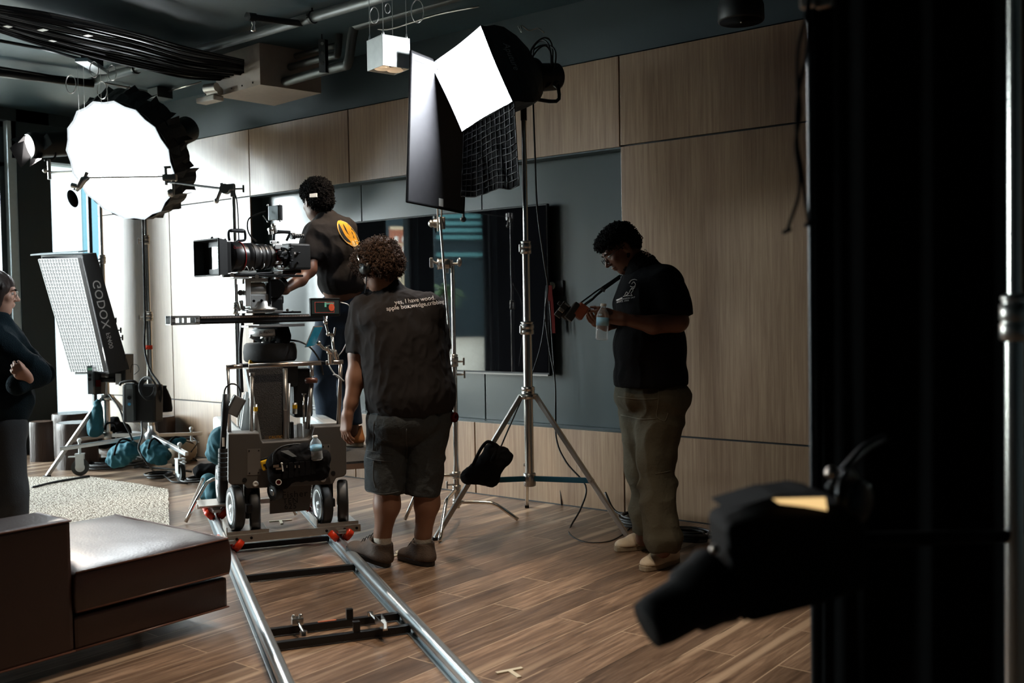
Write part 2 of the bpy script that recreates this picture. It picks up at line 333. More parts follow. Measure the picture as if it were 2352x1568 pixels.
# ------------------------------------------------------------------ smooth bodies from blended tapered capsules and ellipsoids
import openvdb
def cap(a, b, ra, rb=None, k=None, sub=False, clip=None): return ('c', Vector(a), Vector(b), ra, ra if rb is None else rb, k, sub, clip)
def ell(c, r, R=None, k=None, sub=False, clip=None): return ('e', Vector(c), Vector(r if isinstance(r, (tuple, list, Vector)) else (r, r, r)), R, None, k, sub, clip)
def half(pt, n): return ('h', Vector(pt), Vector(n).normalized())
def sdf_mesh(prims, vox=0.006, k=0.03, cuts=()):
    lo = np.array([1e9]*3); hi = -lo
    for p in prims:
        if p[6]: continue
        if p[0] == 'c':
            for q, r in ((p[1], p[3]), (p[2], p[4])): lo = np.minimum(lo, np.array(q)-r); hi = np.maximum(hi, np.array(q)+r)
        else:
            r = max(p[2]); lo = np.minimum(lo, np.array(p[1])-r); hi = np.maximum(hi, np.array(p[1])+r)
    lo -= vox*5; hi += vox*5; nn = np.ceil((hi-lo)/vox).astype(int)+1
    G = np.full(nn, 0.2, np.float32)
    for p in prims:
        kk = p[5] if p[5] is not None else k
        if p[0] == 'c': a = np.array(p[1]); b = np.array(p[2]); R_ = max(p[3], p[4]); l = np.minimum(a, b)-R_-kk-3*vox; h = np.maximum(a, b)+R_+kk+3*vox
        else: R_ = max(p[2]); l = np.array(p[1])-R_-kk-3*vox; h = np.array(p[1])+R_+kk+3*vox
        i0 = np.clip(np.floor((l-lo)/vox).astype(int), 0, nn); i1 = np.clip(np.ceil((h-lo)/vox).astype(int)+1, 0, nn)
        if np.any(i1 <= i0): continue
        X = [(lo[d]+vox*np.arange(i0[d], i1[d])).astype(np.float32) for d in range(3)]
        x, y, z = np.meshgrid(*X, indexing='ij', sparse=True)
        if p[0] == 'c':
            ab = b-a; L2 = float(ab@ab)+1e-12
            t = np.clip(((x-a[0])*ab[0]+(y-a[1])*ab[1]+(z-a[2])*ab[2])/L2, 0, 1)
            D = np.sqrt((x-a[0]-t*ab[0])**2+(y-a[1]-t*ab[1])**2+(z-a[2]-t*ab[2])**2)-(p[3]+(p[4]-p[3])*t)
        else:
            c = np.array(p[1]); r = np.array(p[2]); q = [x-c[0], y-c[1], z-c[2]]
            if p[3] is not None:
                Ri = np.array(p[3]); q = [Ri[0][j]*q[0]+Ri[1][j]*q[1]+Ri[2][j]*q[2] for j in range(3)]
            k0 = np.sqrt((q[0]/r[0])**2+(q[1]/r[1])**2+(q[2]/r[2])**2)
            k1 = np.sqrt((q[0]/r[0]**2)**2+(q[1]/r[1]**2)**2+(q[2]/r[2]**2)**2)+1e-9
            D = k0*(k0-1)/k1
        if p[7] is not None:
            for hh in (p[7] if isinstance(p[7], list) else [p[7]]):
                D = np.maximum(D, (x-hh[1].x)*hh[2].x+(y-hh[1].y)*hh[2].y+(z-hh[1].z)*hh[2].z)
        S = (slice(i0[0], i1[0]), slice(i0[1], i1[1]), slice(i0[2], i1[2])); g = G[S]
        if p[6]:
            G[S] = np.maximum(g, -D)
        else:
            if kk > 0:
                hq = np.maximum(kk-np.abs(g-D), 0)/kk; G[S] = np.minimum(g, D)-hq*hq*kk*0.25
            else: G[S] = np.minimum(g, D)
    for c in cuts:
        X = [(lo[d]+vox*np.arange(nn[d])).astype(np.float32) for d in range(3)]
        x, y, z = np.meshgrid(*X, indexing='ij', sparse=True)
        G = np.maximum(G, (x-c[1].x)*c[2].x+(y-c[1].y)*c[2].y+(z-c[1].z)*c[2].z)
    G = np.clip(G, -0.2, 0.2)
    g = openvdb.FloatGrid(0.2); g.copyFromArray(np.ascontiguousarray(G, dtype=np.float32))
    pts, quads = g.convertToQuads(isovalue=0.0)
    return np.asarray(pts)*vox+lo, np.asarray(quads)[:, ::-1]

def fold(scale, amp, axis=(1, 1, 1), seed=0.0, ridged=True):
    ax = Vector(axis)
    def f(p, n):
        q = Vector((p[0]*ax.x, p[1]*ax.y, p[2]*ax.z))*scale + Vector((seed, seed*1.7, seed*0.3))
        w = noise.noise_vector(q*0.6)*0.6
        v = noise.noise(q+w)
        if ridged: v = 0.6-abs(v)*2.2
        v2 = noise.noise(q*2.3+w)*0.35
        return amp*(v+v2)
    return f

def body(name, prims, m, parent, vox=0.006, k=0.03, cuts=(), disp=None, smooth=2, label=None, kind=None):
    v, q = sdf_mesh(prims, vox, k, cuts)
    me = bpy.data.meshes.new(name); o0 = np.array(ORG[parent.name]) if parent is not None else v.mean(axis=0)
    # light Laplacian smoothing
    e = np.concatenate([q[:, [0, 1]], q[:, [1, 2]], q[:, [2, 3]], q[:, [3, 0]]])
    for _ in range(smooth):
        acc = np.zeros_like(v); cnt = np.zeros(len(v))
        np.add.at(acc, e[:, 0], v[e[:, 1]]); np.add.at(acc, e[:, 1], v[e[:, 0]])
        np.add.at(cnt, e[:, 0], 1); np.add.at(cnt, e[:, 1], 1)
        v = v*0.5+0.5*acc/np.maximum(cnt, 1)[:, None]
    if disp:
        fn = np.cross(v[q[:, 2]]-v[q[:, 0]], v[q[:, 3]]-v[q[:, 1]]); vn = np.zeros_like(v)
        for i in range(4): np.add.at(vn, q[:, i], fn)
        vn /= np.linalg.norm(vn, axis=1)[:, None]+1e-12
        # outward orientation check against the volume centre
        c0 = v.mean(axis=0)
        if np.mean(np.sum(vn*(v-c0), axis=1)) < 0: vn = -vn
        ds = disp if isinstance(disp, list) else [disp]
        d = np.array([sum(f(a, b) for f in ds) for a, b in zip(v, vn)]); v = v+vn*d[:, None]
    me.from_pydata((v-o0).tolist(), [], q.tolist()); me.materials.append(M[m] if isinstance(m, str) else m)
    me.polygons.foreach_set('use_smooth', [True]*len(me.polygons)); me.update()
    b = bmesh.new(); b.from_mesh(me); bmesh.ops.recalc_face_normals(b, faces=b.faces); b.to_mesh(me); b.free()
    o = bpy.data.objects.new(name, me); COL.objects.link(o); ORG[o.name] = Vector(o0)
    if parent is not None: o.parent = parent
    else: o.location = o0
    return tag(o, label, None, None, kind)

# ------------------------------------------------------------------ lettering
def text2d(s, size, spacing=1.0):
    c = bpy.data.curves.new('lettering', 'FONT'); c.body = s; c.size = size; c.align_x = 'CENTER'; c.align_y = 'CENTER'; c.space_character = spacing; c.resolution_u = 3
    o = bpy.data.objects.new('lettering', c); COL.objects.link(o)
    dg = bpy.context.evaluated_depsgraph_get(); me = bpy.data.meshes.new_from_object(o.evaluated_get(dg))
    vs = [v.co.copy() for v in me.vertices]; fs = [tuple(p.vertices) for p in me.polygons]
    bpy.data.objects.remove(o); bpy.data.curves.remove(c); bpy.data.meshes.remove(me)
    return vs, fs
def lettering(s, size, c, x, y, m, parent, name='lettering', lift=0.0015, label=None, spacing=1.0, bvh=None, bold=0):
    """words laid on a flat face: c centre, x reading direction, y up"""
    vs, fs = text2d(s, size, spacing); x = Vector(x).normalized(); y = Vector(y); y = (y-x*y.dot(x)).normalized(); n = x.cross(y)
    mb = MB(); out = []
    for dx in ([0] if not bold else [-bold, 0, bold]):
        out = [Vector(c)+x*(v.x+dx)+y*v.y+n*(lift+abs(dx)*0.01) for v in vs]
        if bvh is not None: out = [drape(p, n, bvh, lift) for p in out]
        mb.add(out, fs)
    return mb.build(name, m, parent, label)
def drape(p, n, bvh, lift):
    h = bvh.ray_cast(p+n*0.4, -n, 0.9)
    return (h[0]+n*lift) if h[0] is not None else p
def bvh_of(o):
    me = o.data; w = ORG[o.name]
    return BVHTree.FromPolygons([v.co+w for v in me.vertices], [tuple(p.vertices) for p in me.polygons])
# ================================================================== the room
def structure(mb, name, m, **kw): return mb.build(name, m, None, kind='structure', **kw)
CH = 3.494
structure(MB().bb((XL-0.3, -4.2, -0.1), (3.2, YW+0.4, 0)), 'floor', 'floor', org=(0, 0, 0))
structure(MB().bb((XL-0.3, -4.2, CH), (3.2, YW+0.4, CH+0.15)), 'ceiling', 'ceiling', org=(0, 0, CH))
wb = structure(MB().bb((XL-0.3, YW+0.19, 0), (3.2, YW+0.4, CH)), 'wall_back', 'groove', org=(0, YW, 0))
ORG['wall_back'] = Vector((0, YW, 0))
JX = [XL, -8.887, -7.5915, -6.267, -4.944, -3.621, -2.29]
g = 0.006
def panel(x0, x1, z0, z1, m='wood', yf=YW, name='veneer_panel', th=0.018):
    c = Vector(((x0+x1)/2, yf, z0))
    b = MB().box(((x0+x1)/2, yf+th/2, (z0+z1)/2), (x1-x0-2*g, th, z1-z0-2*g), bev=0.0012)
    return b.build(name, m, wb)
for i in range(6):
    a, b_ = JX[i], JX[i+1]
    if i < 5: panel(a, b_, 2.467, 3.079); panel(a, b_, 0.0, 0.551)
    if i < 2: panel(a, b_, 0.551, 2.467)
panel(-3.621, -2.29, 2.474, 3.079); panel(-3.621, -2.29, 0.551, 2.474); panel(-3.621, -2.29, 0, 0.551)
for k in range(4):
    a = -2.29+k*1.32
    panel(a, a+1.32, 2.474, 3.079, 'wood'); panel(a, a+1.32, 0.551, 2.474, 'wood'); panel(a, a+1.32, 0, 0.551, 'wood')
# recessed lacquered niche
YN = YW+0.132
for i in range(2, 5): 
    panel(JX[i], JX[i+1], 1.6, 2.467, 'teal', YN, 'lacquered_panel') if False else panel(JX[i], JX[i+1], 0.551, 2.467, 'teal', YN, 'lacquered_panel')
MB().bb((-7.60, YW+0.018, 0.551), (-7.5915, YN+0.02, 2.467)).build('niche_reveal', 'dark_wall', wb)
MB().bb((-3.621, YW+0.018, 0.551), (-3.612, YN+0.02, 2.467)).build('niche_reveal', 'dark_wall', wb)
MB().bb((-7.60, YW+0.018, 2.462), (-3.61, YN+0.02, 2.472)).build('niche_soffit', 'dark_wall', wb)
MB().bb((-7.60, YW+0.018, 0.545), (-3.61, YN+0.02, 0.556)).build('niche_ledge', 'teal', wb)
# backing between panels and painted wall above
MB().bb((XL, YW+0.018, 0), (-7.60, YW+0.19, 3.079)).build('backing', 'groove', wb)
MB().bb((-7.60, YW+0.018, 0), (-3.61, YW+0.19, 0.545)).build('backing', 'groove', wb)
MB().bb((-7.60, YW+0.018, 2.472), (-3.61, YW+0.19, 3.079)).build('backing', 'groove', wb)
MB().bb((-3.612, YW+0.018, 0), (3.2, YW+0.19, 3.079)).build('backing', 'groove', wb)
MB().bb((XL, YW+0.001, 3.081), (3.2, YW+0.19, CH)).build('painted_wall', 'dark_wall', wb)
# floor line shadow gap
structure(MB().bb((XL, YW-0.004, 0), (3.2, YW+0.01, 0.008)), 'trim_1', 'groove')
# window wall on the left
wl = MB()
wl.bb((XL-0.30, 4.945, 0), (XL, 5.28, CH)); wl.bb((XL-0.3, -4.2, 3.37), (XL, YW, CH)); wl.bb((XL-0.3, -4.2, 0), (XL, -3.7, CH)); wl.bb((XL-0.3, 4.9, 3.0), (XL-0.02, YW, CH))
wl.bb((XL-0.3, -4.2, 0), (XL, 4.945, 0.04)); wl.bb((XL-0.3, 5.28, 0), (XL, YW, 0.04))
wl.bb((XL-0.3, 1.58, 0), (XL, 2.40, CH)); wl.bb((XL-0.3, -4.2, 0), (XL, -0.9, CH)); wl.bb((XL-0.3, 0.60, 0), (XL, 0.93, CH))
structure(wl, 'wall_left', 'dark_wall', org=(XL, 0, 0)); 
structure(MB().bb((3.0, -4.2, 0), (3.2, YW+0.2, CH)), 'wall_right', 'dark_wall')
structure(MB().bb((XL, -4.4, 0), (3.2, -4.2, CH)), 'wall_front', 'dark_wall')
def thin_glass():
    m = bpy.data.materials.new('window_glass'); m.use_nodes = True; nt = m.node_tree; N = nt.nodes; L = nt.links
    N.remove(N['Principled BSDF']); o = N['Material Output']; t = N.new('ShaderNodeBsdfTransparent'); g_ = N.new('ShaderNodeBsdfGlossy'); g_.inputs['Roughness'].default_value = 0.02
    fr_ = N.new('ShaderNodeFresnel'); fr_.inputs[0].default_value = 1.3; mx = N.new('ShaderNodeMixShader'); t.inputs[0].default_value = (0.95, 0.98, 0.98, 1)
    L.new(fr_.outputs[0], mx.inputs[0]); L.new(t.outputs[0], mx.inputs[1]); L.new(g_.outputs[0], mx.inputs[2]); L.new(mx.outputs[0], o.inputs['Surface']); return m
M['pane'] = thin_glass()
M['sash'] = mat('black_window_frame', (0.02, 0.026, 0.03), 0.4)
M['jamb'] = mat('pale_window_jamb', (0.55, 0.68, 0.74), 0.5)
for n, (a, b_) in enumerate(((-0.9, 0.60), (0.93, 1.58), (2.40, 3.60), (3.60, 4.86))):
    w = structure(MB().bb((XL-0.16, a, 0.04), (XL-0.10, a+0.055, 3.37)).bb((XL-0.16, b_-0.055, 0.04), (XL-0.10, b_, 3.37)).bb((XL-0.16, a, 0.04), (XL-0.10, b_, 0.1)).bb((XL-0.16, a, 3.31), (XL-0.10, b_, 3.37)).bb((XL-0.16, a, 2.92), (XL-0.10, b_, 2.96)), 'window_%d' % (n+1), 'sash', org=(XL, (a+b_)/2, 0))
    MB().bb((XL-0.135, a+0.05, 0.1), (XL-0.13, b_-0.05, 3.31)).build('pane', 'pane', w)
structure(MB().bb((XL-0.16, 4.86, 0.04), (XL-0.02, 4.944, 3.37)), 'trim_2', 'jamb')
w = structure(MB().bb((XL-0.16, 5.28, 0.04), (XL-0.12, 5.31, 3.0)).bb((XL-0.16, 5.75, 0.04), (XL-0.12, YW, 3.0)).bb((XL-0.16, 5.28, 0.04), (XL-0.12, YW, 0.08)), 'window_5', 'sash', org=(XL, 5.5, 0))
MB().bb((XL-0.145, 5.3, 0.08), (XL-0.14, 5.76, 3.0)).build('pane', 'pane', w)

# ---- outside: pale clad block seen through the corner window, street side seen in the screen
M['cladding'] = mat('white_cladding', (0.10, 0.11, 0.115), 0.6, spec=0.1, var=0.08, stretch=(0.2, 0.2, 30), nscale=3)
M['bluepan'] = mat('blue_panels', (0.020, 0.048, 0.058), 0.6, spec=0.1)
t = thing('clad_building', (-17, 7.6, -1), 'white clad building with blue window strips outside the corner window', 'building')
m_ = MB()
m_.bb((-18.2, 2.0, -1), (-17.0, 14, 12))
m_.build('facade', 'cladding', t)
for (y0, y1, z0, z1) in ((8.36, 8.66, 2.0, 9), (9.33, 9.74, 2.0, 9), (8.05, 8.30, -1, 2.7), (10.4, 10.8, 2, 9)):
    MB().bb((-17.03, y0, z0), (-16.98, y1, z1)).build('window', 'bluepan', t)
MB().bb((-17.06, 2.0, 1.55), (-16.94, 14, 1.72)).build('ledge', 'cladding', t)
M['brick'] = mat('red_brick', (0.42, 0.15, 0.09), 0.8, var=0.15, bump=0.1, nscale=2)
M['sand'] = mat('sandstone', (0.62, 0.50, 0.34), 0.8, var=0.15, nscale=1)
M['beige'] = mat('pale_concrete', (0.62, 0.57, 0.47), 0.8, var=0.1, nscale=1)
M['ground'] = mat('street_paving', (0.50, 0.46, 0.38), 0.9, var=0.2, nscale=0.3)
M['dark_glass'] = mat('dark_tower_glass', (0.03, 0.05, 0.06), 0.6, spec=0.1)
YM = 5.848
def RP(px, py, t):        # the street as the screen mirrors it: the ray turned back at the plane of the screen
    q = ray(px, py)*t; return Vector((q.x, 2*YM-q.y, 1.4+q.z))
GZ = -3.0
def tower(px0, px1, pyt, t, dp, m, name, label, cat='building'):
    """upright block whose street face spans px0..px1, its top at pyt"""
    a, b_ = RP(px0, 700, t), RP(px1, 700, t); top = RP(px0, pyt, t).z; n = Vector((-0.70, -0.71, 0))*dp
    th = thing(name, (a+b_)/2, label, cat)
    MB().prism([Vector((a.x, a.y, GZ)), Vector((b_.x, b_.y, GZ)), Vector((b_.x, b_.y, top)), Vector((a.x, a.y, top))], n).build('facade', m, th); return th
def facade(th, t, rects, m, name='window', off=1.5):
    for (x0, x1, y0, y1) in rects:
        q = [RP(x0, y0, t-off), RP(x1, y0, t-off), RP(x1, y1, t-off), RP(x0, y1, t-off)]; MB().prism(q, Vector((-0.70, -0.71, 0))*0.1).build(name, m, th)
tower(760, 1300, 300, 190, 20, 'dark_glass', 'glass_tower', 'dark glass tower behind the brick building, mirrored in the screen')
t = tower(898, 962, 522, 150, 12, 'brick', 'brick_building', 'red brick building with arched windows seen reflected in the dark screen')
facade(t, 150, [(x, x+4, y, y+13) for y in (565, 585, 604) for x in (906, 912, 924, 930, 942, 948)], 'white')
facade(t, 150, [(x, x+8, 543, 556) for x in (906, 924, 942)], 'white', 'arched_window')
facade(t, 150, [(896, 964, 520, 527), (897, 963, 559, 563)], 'sand', 'cornice')
t = tower(915, 975, 622, 130, 8, 'sand', 'stone_building', 'sandstone building in front of the brick one, mirrored in the screen')
facade(t, 130, [(x, x+3, 634, 650) for x in (922, 932, 942, 952, 962)], 'dark_wall', 'window')
t = tower(1000, 1140, 440, 160, 12, 'dark_glass', 'banded_building', 'dark building with teal window bands mirrored at the top of the screen')
M['tealband'] = mat('teal_window_bands', (0.07, 0.24, 0.26), 0.6)
facade(t, 160, [(1002, 1138, y, y+9) for y in (476, 492, 508, 524, 540, 580)], 'tealband', 'window_band')
t = tower(1020, 1140, 632, 280, 8, mat('dark_brick', (0.16, 0.08, 0.06), 0.8), 'low_building', 'low brown building mirrored low in the screen')
facade(t, 280, [(1010, 1135, 622, 632)], 'white', 'white_parapet')
MB().bb((-300, -300, GZ-0.1), (XL-0.4, 120, GZ)).build('street', 'ground', None, kind='structure')
pb = RP(1022, 702, 60); pb.z = GZ
pt = thing('palm_tree', pb, 'green palm tree outside, mirrored in the screen', 'tree')
pc0 = RP(1022, 672, 60); MB().tube([pb, pb.lerp(pc0, .5)+Vector((.05, 0, 0)), pc0], [0.28, 0.22, 0.2]).build('trunk', 'stump', pt)
M['palm'] = mat('palm_green', (0.06, 0.12, 0.035), 0.6)
pf = MB(); rp = random.Random(3)
for k in range(46):
    a = rp.uniform(0, 6.28); e = rp.uniform(-0.4, 1.3); L_ = rp.uniform(0.9, 1.4)
    dv = Vector((math.cos(a)*math.cos(e), math.sin(a)*math.cos(e), math.sin(e))); w = dv.cross(Vector((0, 0, 1))).normalized()*0.14; prev = None
    for i_ in range(6):
        s_ = i_/5; p = pc0+dv*L_*s_+Vector((0, 0, -0.6*s_*s_)); ww = w*(1-s_)*(0.4+s_*2); cur = (p-ww+Vector((0, 0, 0.03)), p+ww, p+Vector((0, 0, 0.05)))
        if prev: pf.add([prev[0], cur[0], cur[2], prev[2]], [(0, 1, 2, 3)]); pf.add([prev[2], cur[2], cur[1], prev[1]], [(0, 1, 2, 3)])
        prev = cur
pf.build('fronds', 'palm', pt)

# ---- wall screen
M['screen'] = mat('glossy_screen', (0.004, 0.004, 0.005), 0.02, spec=0.75, var=0)
t = thing('wall_screen', (-5.33, 5.85, 0.92), 'large glossy black television mounted in the teal wall niche', 'television')
MB().box((-5.33, 5.865, 1.53), (2.10, 0.03, 1.24), bev=0.006).build('casing', 'blackp', t)
MB().box((-5.33, 5.848, 1.535), (2.075, 0.004, 1.205), bev=0.001).build('display', 'screen', t)
MB().box((-5.33, 5.847, 0.915), (2.08, 0.008, 0.012)).build('lower_bezel', 'grey_metal', t)
MB().box((-5.33, 5.90, 1.5), (0.6, 0.05, 0.5)).build('mount', 'blackm', t)

# ---- socket plate with round plug and hanging red strap
t = thing('wall_outlet', WY(1278, 662, YN), 'black wall outlet plate with ivory round plug on teal wall', 'outlet')
c = WY(1281, 662, YN)
MB().box(c+Vector((0, -0.006, 0)), (0.115, 0.012, 0.115), bev=0.003).build('plate', 'blackp', t)
c2 = WY(1270, 656, YN)
MB().cyl(c2, c2+Vector((0, -0.05, 0)), 0.03, 0.026).build('plug', 'ivory', t)
pts = [WY(1262, 655, YN-0.07), WY(1264, 680, YN-0.07), WY(1268, 720, YN-0.07), WY(1271, 765, YN-0.07)]
mb = MB()
for a, b_ in zip(pts[:-1], pts[1:]): mb.prism([a+Vector((-0.022, 0, 0)), a+Vector((0.022, 0, 0)), b_+Vector((0.018, 0, 0)), b_+Vector((-0.018, 0, 0))], (0, 0.006, 0))
mb.build('hanging_strap', 'red', None, 'dark red cloth strap hanging below the wall outlet', 'strap')
# ================================================================== ceiling services
def VPt(px, py, pt): return PL(px, py, pt, _dh)
def CZ(px, py, z): return F(px, py, z)

# round pipes under the ceiling, parallel to the panelled wall
def pipe_run(name, pts, r, m, label, cat, brackets=(), group=None):
    t = thing(name, pts[0], label, cat, group)
    MB().tube(pts, r, 14).build('tube', m, t)
    for b in brackets:
        c = Vector(b); MB().cyl(c+Vector((-.012, 0, 0)), c+Vector((.012, 0, 0)), r*1.25).cyl(c+Vector((0, 0, r)), Vector((c.x, c.y, CH)), 0.006).build('hanger', 'blackm', t)
    return t
a = CZ(180, 192, 3.43); b_ = CZ(900, -8, 3.43); y_ = (a.y+b_.y)/2
a = PL(205, 190, (0, y_, 0), (0, 1, 0)); a.z = 3.43
pipe_run('ceiling_pipe', [(a.x, y_, 3.43), (2.0, y_, 3.43)], 0.036, 'pipe', 'long galvanised sprinkler pipe crossing under the cable bundle along the ceiling', 'pipe', [(-5.4, y_, 3.43), (-7.6, y_, 3.43)])
# small wire on top of it
MB().tube([(-5.9, y_+0.06, 3.472), (-3.0, y_+0.06, 3.472), (1.5, y_+0.06, 3.472)], 0.008, 6).build('thin_conduit', 'steel', None, 'thin steel conduit running just above the long sprinkler pipe', 'pipe')
# sprinkler
t = thing('sprinkler', CZ(590, 50, 3.25), 'brass pendent sprinkler head on a black stub left of the hanging lamp', 'sprinkler')
s1 = CZ(582, 40, 3.36); s0 = CZ(660, 62, 3.36); s0.y = y_; s0.z = 3.41
MB().cyl(s0, s1, 0.022).cyl(s1+(s1-s0).normalized()*-0.01, s1+(s1-s0).normalized()*0.05, 0.032, seg=6).build('stub_pipe', 'blackm', t)
MB().lathe([(0.012, 0), (0.014, -0.03), (0.009, -0.04), (0.018, -0.075), (0.018, -0.08), (0, -0.082)], s1+Vector((0, 0, -0.01))).build('head', 'steel', t)

# cable bundle: sweeping from the left to the duct
rb = random.Random(11)
n = 0
cb = thing('cable_tray', CZ(330, 100, 3.3), 'wide sagging bundle of black data cables carried under the ceiling to the metal duct box', 'cables')
trough = [((-30, 22), (-30, 62)), ((120, 45), (120, 110)), ((300, 85), (300, 152)), ((430, 122), (430, 178)), ((560, 150), (560, 186))]
tp = [CZ(*a, 3.33) for a, b in trough]; bp_ = [CZ(*b, 3.33) for a, b in trough]
mb = MB()
for i in range(4):
    mb.prism([tp[i], tp[i+1], bp_[i+1], bp_[i]], (0, 0, 0.03))
mb.build('tray', 'blackm', cb)
for k in range(30):
    u = (k+rb.random())/30; pts = []
    for (a, b) in trough:
        jit = rb.uniform(-0.05, 0.05)
        uu_ = min(1, max(0, u+jit)); pts.append(CZ(a[0], a[1]-14+(b[1]-a[1]+16)*uu_, 3.31+rb.uniform(-0.025, 0.0)))
    MB().tube(pts, rb.choice([0.006, 0.008, 0.010]), 6, spline=6).build('cable', 'black' if k % 3 else 'blackp', cb)
for (px, py, w) in ((98, 69, 0.06), (202, 82, 0.05), (121, 94, 0.035), (18, 61, 0.04)):
    MB().box(CZ(px, py, 3.265), (w, 0.04, 0.003), rotz(0.2)).build('cable_label', 'white', cb)
# second thin tray further left
mb = MB().tube([CZ(-20, 165, 3.40), CZ(60, 175, 3.40), CZ(215, 192, 3.40)], 0.035, 8).tube([CZ(-20, 152, 3.42), CZ(90, 170, 3.42), CZ(200, 190, 3.42)], 0.012, 6)
mb.build('cable_run', 'blackm', None, 'thin black cable run ending at the bare lamp bracket above the round softbox', 'cables')
MB().tube([CZ(-20, 90, 3.44), CZ(100, 112, 3.44), CZ(190, 137, 3.45)], 0.014, 6).build('cable_run', 'blackm', None, 'single black conduit on the ceiling just below the sagging cable bundle', 'cables')
# lamp bracket with loops of wire
t = thing('lamp_bracket', CZ(210, 140, 3.42), 'bare ceiling lamp bracket with hanging wire loops above the round softbox', 'lamp bracket')
c = CZ(212, 152, 3.38)
MB().box(c, (0.42, 0.10, 0.03), rotz(-0.9), bev=0.004).build('plate', 'alu', t)
MB().box(CZ(212, 135, 3.44), (0.14, 0.12, 0.09), rotz(-0.9)).build('junction_box', 'blackm', t)
for px in (178, 191, 230, 245): MB().tube([CZ(px, 150, 3.37), CZ(px, 150, 3.37)+Vector((0, 0, -0.42))], 0.0012, 4).build('wire', 'steel', t)
def wire_loop(c, r, R, name='wire_loop', par=None, turns=3, m='steel', rad=0.0022):
    pts = []
    for i in range(turns*22+1):
        a = i/22*2*math.pi; rr_ = r*(1+0.07*math.sin(i*0.31)); pts.append(Vector(c)+R @ Vector((math.cos(a)*rr_*0.55, 0.004*math.sin(i), math.sin(a)*rr_)))
    return MB().tube(pts, rad, 5).build(name, m, par)
RC = Matrix((_rh, _dh, Vector((0, 0, 1)))).transposed()
wire_loop(CZ(162, 185, 3.2)+Vector((0, 0, -0.03)), 0.07, RC, par=t); wire_loop(CZ(216, 160, 3.3), 0.06, RC, par=t); wire_loop(CZ(234, 208, 3.2), 0.07, RC, par=t, turns=2)
wire_loop(CZ(257, 168, 3.3), 0.06, RC, par=t, turns=2)
# small junction box with conduit
t = thing('junction_box', CZ(365, 215, 3.45), 'small square junction box on the ceiling right above the round softbox', 'junction box')
MB().box(CZ(368, 216, 3.44), (0.16, 0.16, 0.09), bev=0.004).build('housing', 'pipe', t)
MB().tube([CZ(375, 213, 3.46), CZ(462, 188, 3.46)], 0.007, 6).tube([CZ(240, 190, 3.47), CZ(352, 212, 3.47)], 0.01, 6).build('conduit', 'steel', t)
# metal duct box
M['duct'] = mat('duct_sheet_metal', (0.42, 0.36, 0.31), 0.5, metal=0.25, var=0.12)
t = thing('duct_box', CZ(600, 190, 3.1), 'large sheet metal duct box where the cable bundle ends above the wood wall', 'duct')
zb = 3.17
q = [CZ(497, 222, zb), CZ(598, 194, zb), CZ(738, 214, zb), CZ(630, 243, zb)]
ex = (q[1]-q[0]+q[2]-q[3])/2; ex.z = 0; ey = (q[3]-q[0]+q[2]-q[1])/2; ey.z = 0
cc = sum(q, Vector())/4
Rz = frame((1, 0, 0)); lx = 1.2; ly = ey.length
x0, x1 = min(p.x for p in q), max(p.x for p in q); y0, y1 = min(p.y for p in q), max(p.y for p in q)
poly = [Vector((p.x, p.y, zb)) for p in q]
MB().prism(poly, (0, 0, CH-zb-0.002)).build('housing', 'duct', t)
for i in range(4):
    p = q[0].lerp(q[1], 0.12+i*0.24); MB().sph((p.x, p.y, zb+0.03), 0.008, seg=8).build('screw', 'blackm', t)
# twin round emergency light at its left
t = thing('emergency_light', CZ(485, 225, 3.15), 'white emergency light with round lamps beside the duct box', 'light')
MB().box(CZ(482, 229, 3.13), (0.24, 0.10, 0.045), bev=0.012).build('housing', 'white', t)
for px, py in ((472, 204), (480, 213), (478, 222)): c = CZ(px, py, 3.18); MB().cyl(c, c+Vector((0.12, 0.02, 0)), 0.035).build('lamp', 'steel', t)
# bent conduits right of the duct
def cpt(px, py, y): return WY(px, py, y)
grp = 'bent conduits left of the hanging lamp'
for k, (pp, r, l) in enumerate((
    ([(640, 192), (735, 165), (785, 152), (800, 142), (812, 70), (830, 55), (960, 18), (1150, -40)], 0.036, 'thick bent conduit, lowest of the group beside the hanging lamp'),
    ([(632, 165), (730, 136), (768, 128), (776, 120), (781, 60), (792, 48), (930, 12), (1100, -40)], 0.028, 'bent conduit in the middle of the group beside the hanging lamp'),
    ([(640, 140), (730, 115), (772, 104)], 0.022, 'short straight conduit, topmost of the group beside the hanging lamp'),
    ([(1100, 15), (1000, 35), (900, 66), (860, 65), (840, 60)], 0.006, 'slack thin cable sagging behind the wires of the hanging lamp'))):
    pts = [WY(px, py, 5.2+0.05*k) for px, py in pp]
    t = thing('conduit' if k < 3 else 'slack_cable', pts[0], l, 'pipe' if k < 3 else 'cable', grp if k < 3 else None)
    MB().tube(pts, r, 12, spline=5).build('tube', 'pipe' if k < 3 else 'steel', t)
t = thing('conduit_bracket', WY(738, 120, 5.17), 'vertical slotted black strut holding the bent conduits', 'bracket')
MB().prism([WY(731, 90, 5.15), WY(746, 90, 5.15), WY(748, 166, 5.15), WY(733, 166, 5.15)], (0, 0.03, 0)).build('strut', 'blackm', t)
for py in (100, 122, 145): MB().cyl(WY(740, py, 5.14), WY(740, py, 5.15)+Vector((0, .01, 0)), 0.012).build('bolt', 'steel', t)
MB().cyl(WY(739, 90, 5.16), WY(737, -40, 5.16), 0.005).build('threaded_rod', 'blackm', t)

